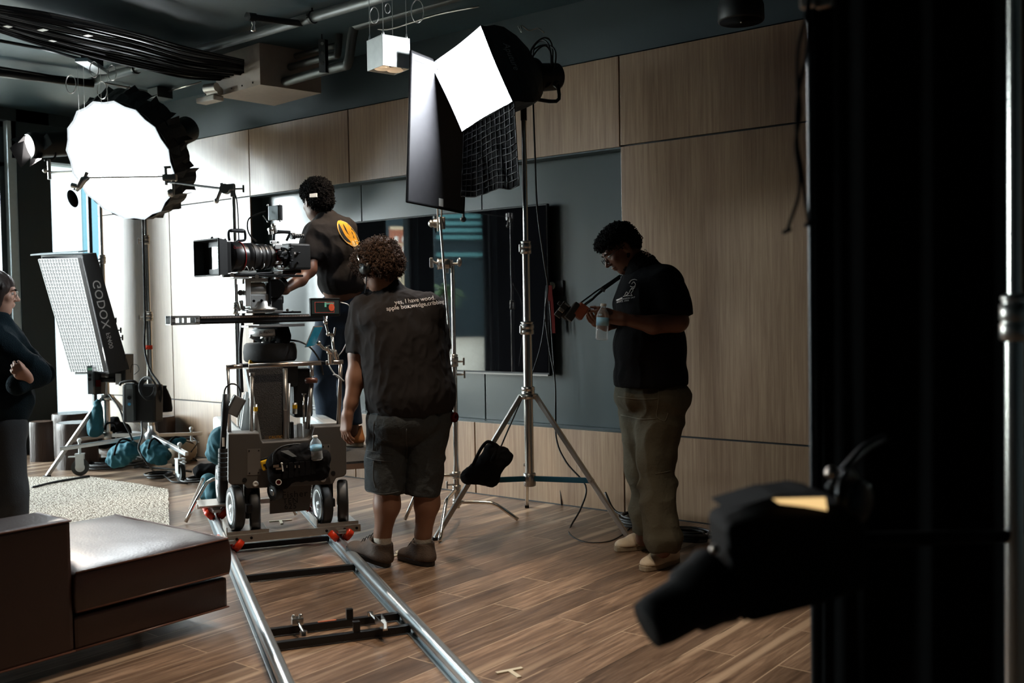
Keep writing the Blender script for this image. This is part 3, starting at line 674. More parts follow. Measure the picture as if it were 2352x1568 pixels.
# hanging square lamp
def square_lamp(c, ang, s, h, label, wires, grp=None, warm=60, tgt=None):
    t = thing('hanging_lamp', c, label, 'ceiling lamp', grp); R = rotz(ang); c = Vector(c)
    z0 = 0; th = 0.006
    mb = MB()
    for sx, sy, ax in ((1, 0, 0), (-1, 0, 0), (0, 1, 0), (0, -1, 0)):
        mb.box(c+R @ Vector((sx*(s[0]/2-th/2), sy*(s[1]/2-th/2), h/2)), (th if sx else s[0], s[1] if sx else th, h), R)
    mb.box(c+Vector((0, 0, h-th/2)), (s[0], s[1], th), R).build('housing', 'white_met', t)
    MB().box(c+Vector((0, 0, 0.02)), (s[0]-0.02, s[1]-0.02, 0.006), R).build('black_baffle', 'blackp', t)
    M.setdefault('warm_can', mat('warm_reflector', (0.8, 0.55, 0.35), 0.4, metal=0.3, emit=(1, 0.72, 0.45), estr=0.35))
    for k in (-1, 1):
        o = c+R @ Vector((0, k*s[1]*0.23, 0))
        MB().lathe([(0.048, -0.001), (0.052, 0.003), (0.040, 0.016), (0.0, 0.0165)], o, seg=24).build('spot_reflector', 'warm_can', t)
    lamp('SPOT', 'lamp_beam', c+Vector((0, 0, -0.012)), (tgt or c-Vector((0, 0, 3))), warm, (1, 0.80, 0.60), spot_size=1.7, spot_blend=0.9, shadow_soft_size=0.03)
    for w in wires:
        o = c+R @ Vector((w[0]*s[0]/2*0.85, w[1]*s[1]/2*0.85, h))
        MB().cyl(o, (o.x, o.y, CH), 0.0022, seg=6).lathe([(0.004, 0), (0.009, 0.004), (0.004, 0.03)], o, seg=8).build('wire', 'steel', t)
    return t
lc = P(893, 161, 6.3)
vv_ = (_dh*0.9925-_rh*0.123); rv_ = (_rh*0.9925+_dh*0.123); nl_ = -vv_*0.866+rv_*0.5
LAMP1 = lc.copy()
t = square_lamp(lc, math.atan2(nl_.y, nl_.x), (0.196, 0.196), 0.188, 'square brushed metal hanging lamp with two warm spots left of the lit square softbox', [(1, 1), (1, -1), (-1, 1), (-1, -1)], warm=105)
wire_loop(lc+Vector((-0.12, 0, 0.36)), 0.05, RC, par=t); wire_loop(lc+Vector((0.14, 0.12, 0.36)), 0.07, RC, par=t); wire_loop(lc+Vector((0.0, 0, 0.38)), 0.03, RC, par=t)
# a sibling of the same row above the frame, then an added lamp
square_lamp((-2.2, 3.0, 2.83), 0.05, (0.155, 0.21), 0.205, 'square brushed metal hanging lamp above the clear floor on the right', [(1, 1), (-1, -1)], 'hanging lamps', warm=105)
square_lamp((-3.45, 3.15, 2.95), 0.3, (0.196, 0.196), 0.188, 'added square brushed metal hanging lamp, out of view, lighting the man in shorts', [(1, 1), (-1, -1)], 'hanging lamps', warm=95)  # unseen lamp added to throw warm light on the man in shorts
# round speaker top right
c = WY(1700, 58, 5.0)
t = thing('pendant_speaker', c, 'black round pendant speaker under the ceiling at the top right', 'speaker')
c = Vector((c.x, c.y, 3.02))
p = P(1702, 50, depth(c)); c = p
MB().lathe([(0.118, 0), (0.122, 0.01), (0.12, 0.08), (0.085, 0.19), (0.05, 0.22), (0, 0.225)], c).build('housing', 'blackp', t)
MB().lathe([(0.112, -0.001), (0.0, 0.001)], c).build('grille', 'black', t); MB().sph(c+Vector((0, 0, -0.002)), 0.005, seg=8).build('indicator', 'white', t)
MB().cyl(c+Vector((0, 0, 0.22)), (c.x, c.y, CH), 0.006).build('cord', 'blackp', t)

# ================================================================== stands
def collar(mb, p, r, h=0.05, ax=(0, 0, 1)):
    mb.lathe([(r*1.0, -h/2), (r*1.45, -h/2+0.004), (r*1.45, -0.004), (r*1.25, 0), (r*1.45, 0.004), (r*1.45, h/2-0.004), (r, h/2)], p, ax, 18)
def tknob(mb, p, dirv, r=0.02):
    dirv = Vector(dirv).normalized(); p = Vector(p); e = p+dirv*(r*1.3+0.035)
    mb.cyl(p, e, 0.006, seg=8); mb.box(e+dirv*0.005, (0.012, 0.016, 0.05), frame(dirv), bev=0.004)
def column(t, bot, segs, knobs=True, tilt=None, m='chrome', kd=None):
    """segs: list of (z0, z1, radius) bottom up"""
    bot = Vector(bot)
    for i, (z0, z1, r) in enumerate(segs):
        mb = MB().cyl((bot.x, bot.y, z0), (bot.x, bot.y, z1), r, seg=18); mb.build('column_tube', m, t)
        if i < len(segs)-1:
            c = MB(); collar(c, (bot.x, bot.y, z1-0.03), r*1.02, 0.07); collar(c, (bot.x, bot.y, z1+0.005), r*0.95, 0.03); c.build('collar', 'steel', t)
            if knobs: kb = MB(); tknob(kb, (bot.x, bot.y, z1-0.03), kd or (-_rh*0.9-_dh*0.3), r); kb.build('locking_knob', 'steel', t)
def zof(px, py, xy): return VPt(px, py, (xy[0], xy[1], 0)).z

# --- combo stand with the square softbox
X0 = Vector((-3.88, 5.07, 0)); D0 = depth(X0)
t = thing('light_stand', X0, 'tall chrome light stand with teal braces carrying the lit square softbox', 'light stand', 'light stands')
zs = [zof(1212, 1105, X0)-0.02, zof(1208, 905, X0), zof(1205, 745, X0), zof(1202, 560, X0), zof(1198, 240, X0)]
column(t, X0, [(zs[0], zs[2], 0.030), (zs[2], zs[3], 0.0235), (zs[3], zs[4], 0.0165)], kd=-_rh*0.6-_dh)
cz = zs[1]
mb = MB(); collar(mb, (X0.x, X0.y, cz+0.02), 0.03, 0.06); mb.lathe([(0.03, -0.03), (0.062, -0.028), (0.062, 0), (0.03, 0.004)], (X0.x, X0.y, cz)); mb.build('leg_collar', 'chrome', t)
hub = Vector((X0.x, X0.y, zof(1210, 1098, X0)))
mb = MB(); mb.lathe([(0.034, -0.05), (0.04, -0.045), (0.04, 0.03), (0.034, 0.035)], hub); tknob(mb, hub, -_dh, 0.03); mb.build('brace_hub', 'steel', t)
tips = [Vector((-4.157, 4.478, 0)), Vector((-4.303, 5.585, 0)), Vector((-3.186, 5.135, 0))]
for tp_ in tips:
    u = (tp_-X0).normalized(); s = Vector((X0.x, X0.y, cz-0.01))+u*0.055; e = tp_+Vector((0, 0, 0.01))
    w = u.cross(Vector((0, 0, 1))).normalized(); ax = (e-s); L_ = ax.length; Rf = frame(ax, None, w)
    MB().box((s+e)/2, (L_, 0.030, 0.022), Rf, bev=0.004).build('leg', 'steel', t)
    MB().box(e+Vector((0, 0, 0.0)), (0.05, 0.03, 0.02), frame(u), bev=0.004).build('foot', 'blackp', t)
    # brace meets the leg at 0.36 of its height
    zt = hub.z+0.02; fr = (s.z-zt)/(s.z-e.z); q_ = s.lerp(e, fr); h0 = hub+u*0.035
    Rb = frame(q_-h0); MB().box((h0+q_)/2, ((q_-h0).length, 0.016, 0.034), Rb, bev=0.003).build('brace', 'teal_paint', t)
    MB().cyl(q_-w*0.025, q_+w*0.025, 0.01, seg=10).build('pivot_bolt', 'steel', t)

# --- square softbox
M['led_sq'] = led('lit_square_diffuser', (0.93, 0.97, 1.0), 58)
tc_ = 6.12; n_sb = (-RR*0.80-UU*0.19-FWD*0.57).normalized()
ctr = P(1097, 183, tc_)
cor = [PL(px, py, ctr, n_sb) for px, py in ((1118, 60), (1003, 147), (1075, 300), (1190, 232))]
sb = thing('square_softbox', ctr, 'lit square softbox tilted down left, its black shell bearing a brand word', 'softbox')
cc_ = sum(cor, Vector())/4
def loop_of(cor, n, push=0.0, scale=1.0, bulge=0.02):
    out = []; c = sum(cor, Vector())/4
    for i in range(4):
        a, b = cor[i], cor[(i+1) % 4]
        for j in range(8):
            s_ = j/8; p = a.lerp(b, s_); sag = math.sin(math.pi*s_)
            p = p+(c-p).normalized()*bulge*sag
            out.append(c+(p-c)*scale+n*push)
    return out
L0 = loop_of(cor, n_sb, 0.045, 1.02, 0.008); L1 = loop_of(cor, n_sb, 0.0, 1.0, 0.006); 
rings = [L0, L1]
bc = cc_-n_sb*0.43
circ = []
u_ = (cor[0]-cc_).normalized(); w_ = n_sb.cross(u_)
if (cor[1]-cc_).dot(w_) < 0: w_ = -w_
for i in range(32):
    a = 2*math.pi*i/32; circ.append(u_*math.cos(a)+w_*math.sin(a))
for f_, rad in ((0.12, None), (0.3, None), (0.55, None), (0.8, None), (1.0, None)):
    ring = []
    for i in range(32):
        p0 = L1[i]; d_ = (p0-cc_).length; rr_ = d_*(1-f_**2.2)*(1.03 if 0.05 < f_ < 0.5 else 1)+0.11*f_**2.2
        dr = (p0-cc_).normalized().lerp(circ[i], f_).normalized()
        ring.append(cc_-n_sb*0.43*f_+dr*rr_)
    rings.append(ring)
vs = [p for r_ in rings for p in r_]; fs = []
for k in range(len(rings)-1):
    for i in range(32): fs.append((k*32+i, k*32+(i+1) % 32, (k+1)*32+(i+1) % 32, (k+1)*32+i))
M['shell'] = mat('softbox_shell', (0.014, 0.016, 0.018), 0.55, spec=0.4, bump=0.2, bscale=60)
mb = MB().add(vs, fs, False); sh = mb.build('shell', 'shell', sb)
md = sh.modifiers.new('thick', 'SOLIDIFY'); md.thickness = 0.004
L2 = loop_of(cor, n_sb, 0.0, 0.985, 0.006); MB().add(L2, [tuple(range(32))]).build('diffuser', 'led_sq', sb, 'white lit diffuser')
MB().lathe([(0.11, 0), (0.125, 0.01), (0.125, 0.035), (0.09, 0.045), (0.085, 0.22), (0.07, 0.23), (0.0, 0.235)], bc+n_sb*0.02, -n_sb).build('lamp_head', 'blackp', sb)
up_ = UU; 
for s_ in (-1, 1):
    q0 = bc-n_sb*0.12+w_*0.10*s_
    MB().cyl(q0, q0+w_*0.03*s_, 0.025).build('yoke_knob', 'blackp', sb)
st = Vector((X0.x, X0.y, zs[4]))
yk = MB().tube([bc-n_sb*0.12+w_*0.125, bc-n_sb*0.10+w_*0.13-UU*0.1, st+UU*0.06, bc-n_sb*0.10-w_*0.13-UU*0.1, bc-n_sb*0.12-w_*0.125], 0.012, 8, spline=4); yk.cyl(st-Vector((0, 0, 0.1)), st+Vector((0, 0, 0.08)), 0.02); yk.build('yoke', 'blackm', sb)
bvs = bvh_of(sh)
ad_ = (cor[3]-cor[0]).normalized(); bk = (-n_sb*0.9+(cor[0]-cor[1]).normalized()*0.35).normalized()
ax_ = (cor[3]-cor[0]).normalized()
nn_ = (cor[0]-cor[1]).normalized()
pc = PL(1168, 140, (cor[0]+cor[3])/2-n_sb*0.11, (-FWD))
M['print_dim'] = mat('dim_print', (0.34, 0.37, 0.40), 0.7)
lettering('Aputure', 0.055, P(1176, 140, 6.0), ax_, ax_.cross(-FWD)*-1, 'print_dim', sb, 'brand_word', 0.006, bvh=bvs)
# cable loops behind
cl = thing('cable_loops', P(1262, 140, 6.4), 'tangled black cable loops hanging behind the square softbox', 'cable')
rc = random.Random(5); pts = []
for i in range(70):
    a = i*0.42; rx = 30+12*math.sin(i*0.37); ry = 50+10*math.cos(i*0.29)
    pts.append(P(1250+rx*math.cos(a)*0.9, 145+ry*math.sin(a), 6.42+0.05*math.sin(i*0.6)))
MB().tube(pts, 0.0055, 6, spline=3).build('loops', 'blackp', cl)
MB().tube([P(1190, 60, 6.35), P(1199, 75, 6.3), P(1197, 58, 6.35), P(1215, 70, 6.4), P(1235, 65, 6.4), P(1250, 75, 6.4)], 0.004, 6, spline=4).build('wire', 'steel', cl)
# egg crate grid hanging under it
gt = thing('fabric_grid', P(1130, 350, 6.2), 'black egg crate fabric grid hanging below the square softbox', 'fabric grid')
c3, c2_ = cor[3]+n_sb*0.03, cor[2]+n_sb*0.03
d3, d2 = depth(c3), depth(c2_)
NX, NY = 26, 22
def gpt(u, v):
    top = c3.lerp(c2_, u); px = 1192-(1192-1061)*u-3*v*math.sin(u*9); py = 425+(457-425)*u+4*math.sin(u*11)
    bt = P(px, py, d3+(d2-d3)*u+0.02)
    p = top.lerp(bt, v); return p+(-FWD)*(0.018*math.sin(u*17+v*3)*v+0.01*math.sin(v*23+u*5))
gv = [gpt(i/(NX-1), j/(NY-1)) for j in range(NY) for i in range(NX)]
MB().add(gv, [(j*NX+i, j*NX+i+1, (j+1)*NX+i+1, (j+1)*NX+i) for j in range(NY-1) for i in range(NX-1)], True).build('backing', 'black', gt)
M['grid_sheen'] = mat('satin_black_webbing', (0.009, 0.010, 0.012), 0.42, spec=0.5)
gl = MB()
for i in range(0, 12):
    u = i/11; pr = [gpt(u, v/16)+(-FWD)*0.006 for v in range(17)]
    gl.tube([p+(-FWD)*0.008*math.sin(k*2.2+i) for k, p in enumerate(pr)], 0.004, 4)
for j in range(0, 13):
    v = j/12; gl.tube([gpt(u/24, v)+(-FWD)*(0.008+0.008*math.sin(u*1.7+j)) for u in range(25)], 0.0035, 4)
gl.build('lattice', 'grid_sheen', gt)

# --- flag on C-stand
M['flag'] = mat('black_flag_cloth', (0.035, 0.035, 0.04), 0.7, spec=0.35, bump=0.15, bscale=500, var=0.15)
fq = [P(944, 118, 6.19), P(935, 462, 6.19), P(1064, 488, 6.71), P(1076, 170, 6.71)]
t = thing('light_flag', P(1010, 460, 6.75), 'tall black cloth flag catching light left of the square softbox', 'flag')
fn = (fq[1]-fq[0]).cross(fq[2]-fq[1]).normalized(); 
if fn.dot(FWD) > 0: fn = -fn
MB().prism(fq, -fn*0.004).build('cloth', 'flag', t)
fr = MB(); 
for i in range(4): fr.cyl(fq[i], fq[(i+1) % 4], 0.009, seg=10); fr.sph(fq[i], 0.0095, seg=10)
fr.build('wire_frame', 'black', t)
hm = MB()
ins = [q_.lerp(sum(fq, Vector())/4, 0.10) for q_ in fq]
for i in range(4): a, b = fq[i], fq[(i+1) % 4]; hm.prism([a+fn*0.002, b+fn*0.002, ins[(i+1) % 4]+fn*0.002, ins[i]+fn*0.002], fn*0.002)
hm.build('hem', 'flag', t)
MB().box(P(1010, 465, 6.48)+fn*0.010, (0.045, 0.004, 0.05), frame((fq[2]-fq[1]).normalized())).build('maker_tag', 'white', t)
X1 = Vector((-4.44, 5.0, 0)); 
hd = VPt(1010, 513, X1+Vector((0, 0, 1)))
MB().cyl(P(1005, 478, 6.47), P(1006, 530, depth(hd)), 0.006).cyl(P(1014, 480, 6.51), P(1014, 510, depth(hd)), 0.006).build('pin', 'chrome', t)

t = thing('c_stand', X1, 'chrome C-stand with bent legs holding the tall black flag', 'light stand', 'light stands')
tips2 = [F(930, 1197), F(1010, 1247), F(1190, 1197)]
X1c = Vector((X1.x, X1.y, 0)); 
px1 = lambda py: 1050+(py-1190)*0.018
za, zb_, zc = zof(1040, 1100, X1), zof(1042, 880, X1), zof(1030, 610, X1)
column(t, X1, [(0.10, zof(1040, 820, X1), 0.0175), (zof(1040, 820, X1), zc, 0.0135)], kd=_rh)
mb = MB(); tknob(mb, (X1.x, X1.y, zof(1040, 860, X1)), _rh, 0.02); tknob(mb, (X1.x, X1.y, zof(1040, 1112, X1)), -_rh-_dh*0.3, 0.02); mb.build('locking_knob', 'steel', t)
for k, tp_ in enumerate(tips2):
    u = (tp_-X1); u.z = 0; L_ = u.length; u.normalize(); z0 = 0.30-k*0.09
    MB().tube([X1c+Vector((0, 0, z0)), X1c+Vector((0, 0, z0))+u*(L_*0.5), X1c+Vector((0, 0, z0-0.01))+u*(L_*0.62), X1c+u*(L_*0.72)+Vector((0, 0, z0*0.75)), tp_+Vector((0, 0, 0.012))], 0.0125, 10, spline=4).build('leg', 'chrome', t)
    mb = MB(); collar(mb, X1c+Vector((0, 0, z0)), 0.02, 0.05); mb.build('leg_collar', 'steel', t)
MB().cyl(X1c+Vector((0, 0, 0.08)), X1c+Vector((0, 0, 0.36)), 0.021).build('sleeve', 'chrome', t)
# grip head and the rod carrying the flag
gh = VPt(1024, 606, X1); 
mb = MB(); mb.cyl(gh-_rh*0.05-_dh*0.02, gh+_rh*0.015, 0.034, seg=24).cyl(gh-_rh*0.055, gh-_rh*0.045, 0.038, seg=24); mb.box(gh+_rh*0.03, (0.03, 0.03, 0.06), None, bev=0.006); mb.cyl(gh+Vector((0, 0, -0.06)), gh+Vector((0, 0, 0.03)), 0.018); mb.build('grip_head', 'steel', t)
mb = MB(); mb.cyl(gh-_rh*0.05, gh-_rh*0.09+Vector((0, 0, 0.02)), 0.008); mb.box(gh-_rh*0.095+Vector((0, 0, 0.01)), (0.025, 0.02, 0.07), rotz(YAW), bev=0.008); mb.cyl(gh+_rh*0.03, gh+_rh*0.08, 0.008); mb.sph(gh+_rh*0.09+Vector((0, 0, 0.01)), (0.02, 0.012, 0.03)).cyl(gh-_rh*0.06, gh+_rh*0.04, 0.006); mb.build('clamp_knob', 'steel', t)
rt = VPt(1012, 500, X1)-_dh*0.06; rbm = VPt(1036, 800, X1)-_dh*0.06
MB().cyl(rt, rbm, 0.0085).build('grip_rod', 'chrome', t)
mb = MB().cyl(hd-_rh*0.04, hd+_rh*0.03, 0.03, seg=22).box(hd+_rh*0.02-_dh*0.02, (0.035, 0.03, 0.08), rotz(YAW), bev=0.006).lathe([(0.006, 0), (0.022, 0.002), (0.026, 0.02), (0.012, 0.035)], hd-_rh*0.04, -_rh, 14); mb.build('grip_head', 'steel', t)

# --- sandbag on the stand
t = thing('sandbag', P(1115, 1070, 6.15), 'black saddle sandbag hanging on the left leg of the combo stand', 'sandbag', 'sandbags')
ds = 6.12
def Q(px, py, dd=0.0): return P(px, py, ds+dd)
Rsb = frame(Q(1165, 1036)-Q(1130, 1108), None, -FWD)
qa, qb, qc, qd = (1130, 1034), (1160, 1048), (1128, 1100), (1076, 1094)
bl = [cap(Q(*a_), Q(*b2_), PXM(11, ds), PXM(11, ds)) for a_, b2_ in ((qa, qb), (qb, qc), (qc, qd), (qd, qa), (qa, qc), (qb, (1100, 1097)), ((1145, 1041), qd))]
body('bag', bl, 'black', t, 0.005, 0.05, disp=[fold(20, 0.005)])
MB().tube([Q(1085, 1070, -.05), Q(1105, 1030, -.08), Q(1122, 1014, -.06), Q(1140, 1028, -.04), Q(1128, 1060, -.07)], 0.010, 8, spline=5).build('strap', 'black', t)

# --- far stands ----------------------------------------------------
# boom stand behind the camera with the thin arm across the round softbox
X2 = P(548, 900, 7.0); X2.z = 0
t = thing('boom_stand', X2, 'chrome stand behind the film camera with a thin boom arm reaching left', 'light stand', 'light stands')
ztop = zof(530, 440, X2)
column(t, X2, [(0.12, zof(546, 700, X2), 0.0175), (zof(546, 700, X2), ztop, 0.012)], kd=_rh)
for ang in (0.4, 2.5, 4.6):
    u = Vector((math.cos(ang), math.sin(ang), 0)); MB().tube([X2+Vector((0, 0, 0.28)), X2+u*0.22+Vector((0, 0, 0.27)), X2+u*0.30+Vector((0, 0, 0.2)), X2+u*0.42+Vector((0, 0, 0.012))], 0.0125, 8, spline=3).build('leg', 'chrome', t)
gh = VPt(518, 434, X2)
mb = MB().cyl(gh-_dh*0.03, gh+_dh*0.03, 0.034, seg=20).box(gh+_rh*0.02+Vector((0, 0, 0.01)), (0.09, 0.045, 0.045), rotz(YAW), bev=0.008).box(gh+_rh*0.05+Vector((0, 0, -0.01)), (0.03, 0.03, 0.09), rotz(YAW), bev=0.006); mb.build('grip_head', 'steel', t)
mb = MB(); tknob(mb, gh+_rh*0.07, _rh, 0.01); mb.cyl(gh-_rh*0.03, gh-_rh*0.06+Vector((0, 0, -0.07)), 0.012); mb.sph(gh-_rh*0.065+Vector((0, 0, -0.08)), 0.018); mb.cyl(gh-_rh*0.02, gh-_rh*0.03+Vector((0, 0, 0.04)), 0.012).cyl(gh-_rh*0.035, gh+_rh*0.08, 0.005); mb.build('clamp_knob', 'steel', t)
e1 = P(385, 418, 7.3); MB().cyl(gh, e1, 0.008).build('boom_arm', 'blackm', t)
e2 = P(205, 408, 7.45); MB().cyl(P(398, 405, 7.3), e2, 0.006).build('boom_extension', 'steel', t)
mb = MB().cyl(P(380, 382, 7.3), P(382, 425, 7.3), 0.012).cyl(P(398, 402, 7.3), P(398, 440, 7.3), 0.012).box(P(390, 408, 7.3), (0.10, 0.05, 0.05), rotz(YAW), bev=0.01).box(P(384, 384, 7.3), (0.05, 0.02, 0.02), rotz(YAW), bev=0.005).sph(P(392, 443, 7.3), 0.03); mb.build('grip_head', 'steel', t)
mb = MB().tube([P(205, 408, 7.45), P(192, 412, 7.45), P(182, 428, 7.45), P(175, 438, 7.45)], [0.012, 0.028, 0.022, 0.012], 10).cyl(P(188, 425, 7.45), P(200, 395, 7.45), 0.014).cyl(P(185, 430, 7.45), P(165, 425, 7.45), 0.02); mb.build('end_clamp', 'steel', t)
MB().tube([P(538, 438, 6.95), P(545, 470, 6.95), P(549, 560, 6.95), P(550, 640, 6.95)], 0.004, 6, spline=4).build('cable', 'blackp', t)
MB().tube([P(552, 640, 6.97), P(560, 700, 6.9), P(552, 800, 6.9), P(556, 900, 6.95)], 0.012, 6, spline=4).build('cable', 'blackp', t)
mb = MB().sph(P(167, 456, 7.45), (0.036, 0.014, 0.068), frame(_rh*0.93+UU*0.36, None, UU*0.93-_rh*0.36), seg=24)
mb.cyl(P(170, 436, 7.45), P(178, 425, 7.45), 0.006); mb.build('oval_flag', 'black', None, 'small black oval dot flag at the tip of the boom arm', 'flag')

# --- rolling stand with the round softbox
X3 = Vector((-8.09, 5.03, 0))
t = thing('rolling_stand', X3, 'chrome rolling stand on three casters carrying the big round softbox', 'light stand', 'light stands')
hz = zof(344, 1000, X3)
column(t, X3, [(hz-0.05, zof(338, 720, X3), 0.028), (zof(338, 720, X3), zof(334, 545, X3), 0.022), (zof(334, 545, X3), zof(330, 430, X3), 0.016)], kd=-_rh)
cs = [(Vector((-8.442, 4.547, 0)), F(133, 1112, 0.20)), (Vector((-7.409, 4.865, 0)), None), (Vector((-8.33, 5.60, 0)), None)]
M['caster'] = mat('dark_caster_tyre', (0.03, 0.035, 0.035), 0.5)
for k, (cp, _) in enumerate(cs):
    u = (cp-X3); u.z = 0; L_ = u.length; u.normalize(); s = Vector((X3.x, X3.y, hz)); e = cp+Vector((0, 0, 0.26)); e2_ = e+(e-s).normalized()*0.16
    MB().box((s+e2_)/2, ((e2_-s).length, 0.034, 0.034), frame(e2_-s), bev=0.006).build('leg', 'alu', t)
    w = u.cross(Vector((0, 0, 1))); mb = MB().cyl(cp+Vector((0, 0, 0.075))-w*0.018, cp+Vector((0, 0, 0.075))+w*0.018, 0.073, seg=28); ca = mb.build('caster_wheel', 'caster', t)
    ORG[ca.name] = ORG[t.name]
    mb = MB().cyl(cp+Vector((0, 0, 0.075))-w*0.021, cp+Vector((0, 0, 0.075))+w*0.021, 0.04, seg=20); mb.build('hub', 'white_met', ca)
    mb = MB().box(cp+Vector((0, 0, 0.13))-w*0.03, (0.07, 0.006, 0.12), frame(u), bev=0.002).box(cp+Vector((0, 0, 0.13))+w*0.03, (0.07, 0.006, 0.12), frame(u), bev=0.002).box(cp+Vector((0, 0, 0.19)), (0.08, 0.07, 0.01), frame(u)).cyl(cp+Vector((0, 0, 0.19)), cp+Vector((0, 0, 0.30)), 0.012).sph(cp+Vector((0, 0, 0.31)), 0.02).box(cp+Vector((0, 0, 0.17))+u*0.05, (0.09, 0.04, 0.008), frame(u)); mb.build('caster_fork', 'white_met', t)
MB().lathe([(0.03, -0.05), (0.06, -0.045), (0.06, 0.02), (0.035, 0.04), (0.03, 0.09)], (X3.x, X3.y, hz)).build('leg_hub', 'alu', t)
MB().lathe([(0.029, 0), (0.031, 0.001), (0.031, 0.035), (0.029, 0.036)], (X3.x, X3.y, zof(340, 802, X3)), seg=20).build('red_tape', 'orange', t, 'orange tape ring')
MB().tube([P(328, 500, 8.85), P(331, 640, 8.85), P(333, 740, 8.85), P(332, 800, 8.85), P(345, 850, 8.8), P(368, 885, 8.75), P(370, 915, 8.75), P(362, 935, 8.8)], 0.010, 8, spline=5).build('head_cable', 'blackp', None, 'black head cable running down the rolling stand of the round softbox', 'cable')

M['led_round'] = led('lit_round_diffuser', (0.90, 0.965, 1.0), 16)
tR = 8.45; n_r = (-RR*0.286-UU*0.445-FWD*0.848).normalized(); cR = P(275, 371, tR); R_ = PXM(143, tR)
mj = (RR*math.cos(math.radians(32.7))-UU*math.sin(math.radians(32.7))); mj = (mj-n_r*mj.dot(n_r)).normalized(); mn = n_r.cross(mj)
rs = thing('round_softbox', cR, 'large round softbox, brightly lit, with black wavy skirt', 'softbox')
def rp_(a, r, h): return cR+mj*math.cos(a)*r+mn*math.sin(a)*r+n_r*h
NS = 16; mb = MB(); prof = [(1.0, 0.0), (1.06, -0.10), (1.02, -0.22), (0.80, -0.38), (0.50, -0.52), (0.22, -0.60)]
vs = []; S_ = NS*2
for r_, h in prof:
    for i in range(S_):
        a = 2*math.pi*i/S_; sag = 1 if i % 2 == 0 else 0.955+0.03*(r_ < 1); vs.append(rp_(a, R_*r_*sag, h*R_/0.52))
mb.add(vs, [(k*S_+i, k*S_+(i+1) % S_, (k+1)*S_+(i+1) % S_, (k+1)*S_+i) for k in range(len(prof)-1) for i in range(S_)], False)
mb.build('shell', 'shell', rs).modifiers.new('thick', 'SOLIDIFY').thickness = 0.004
pts = [rp_(2*math.pi*i/S_, R_*(0.995 if i % 2 == 0 else 0.955), 0.004) for i in range(S_)]
MB().add([rp_(2*math.pi*i/S_, R_*(0.95 if i % 2 == 0 else 0.915), 0.004) for i in range(S_)], [tuple(range(S_))]).build('diffuser', 'led_round', rs, 'white lit diffuser')
M['rim'] = mat('white_diffusion_rim', (0.75, 0.8, 0.85), 0.7, emit=(0.85, 0.93, 1), estr=0.55)
mb = MB()
for i in range(S_):
    j = (i+1) % S_; f1 = lambda k: (0.995 if k % 2 == 0 else 0.955); f2 = lambda k: (0.95 if k % 2 == 0 else 0.915)
    mb.add([rp_(2*math.pi*i/S_, R_*f1(i), 0.006), rp_(2*math.pi*j/S_, R_*f1(j), 0.006), rp_(2*math.pi*j/S_, R_*f2(j), 0.003), rp_(2*math.pi*i/S_, R_*f2(i), 0.003)], [(0, 1, 2, 3)])
mb.build('diffuser_rim', 'rim', rs)
# black rag skirt: flaps folded back round the edge
mb = MB(); rf = random.Random(2)
for i in range(16):
    a0 = 2*math.pi*(i+0.04)/16; a1 = 2*math.pi*(i+0.96)/16; nseg = 6; vs = []
    ln = rf.uniform(0.03, 0.05); bk_ = rf.uniform(0.17, 0.22)
    for j in range(5):
        s_ = j/4
        for k in range(nseg):
            a = a0+(a1-a0)*k/(nseg-1); bw = math.sin(math.pi*k/(nseg-1)); edge = 1+((ln*s_)*(0.75+0.25*bw)+0.05*s_*max(0, 1-3*bw))/R_
            vs.append(rp_(a+0.02*math.sin(i*3+j), R_*0.975*edge+0.012*bw, -0.01-bk_*s_*1.2-0.02*math.sin(s_*4+i)*s_))
    mb.add(vs, [(j*nseg+k, j*nseg+k+1, (j+1)*nseg+k+1, (j+1)*nseg+k) for j in range(4) for k in range(nseg-1)], False)
mb.build('skirt', 'shell', rs).modifiers.new('thick', 'SOLIDIFY').thickness = 0.003
hdb = cR-n_r*0.62
MB().lathe([(0.14, 0), (0.14, 0.1), (0.12, 0.12), (0.12, 0.4), (0.0, 0.42)], hdb, -n_r).build('lamp_head', 'blackp', rs)
MB().cyl(hdb-n_r*0.1, (X3.x, X3.y, zof(330, 430, X3)), 0.02).build('yoke', 'blackm', rs)

# --- second stand with the long panel light
X4 = Vector((-8.67, 4.94, 0))
t = thing('light_stand', X4, 'steel tripod light stand in front of the tree stump stools holding the long panel light', 'light stand', 'light stands')
column(t, X4, [(0.30, zof(232, 860, X4), 0.030), (zof(232, 860, X4), zof(222, 590, X4), 0.022), (zof(222, 590, X4), zof(212, 384, X4), 0.015)], kd=-_rh)
cz = zof(233, 912, X4); hb = Vector((X4.x, X4.y, zof(235, 1000, X4)))
mb = MB(); mb.lathe([(0.03, -0.03), (0.07, -0.028), (0.07, 0.01), (0.035, 0.03)], (X4.x, X4.y, cz)); mb.build('leg_collar', 'chrome', t)
mb = MB(); mb.lathe([(0.036, -0.05), (0.045, -0.045), (0.045, 0.03), (0.034, 0.035)], hb); tknob(mb, hb, _rh, 0.03); mb.build('brace_hub', 'steel', t)
t0 = Vector((-8.586, 4.32, 0)); rad = (t0-X4).length; a0 = math.atan2(t0.y-X4.y, t0.x-X4.x)
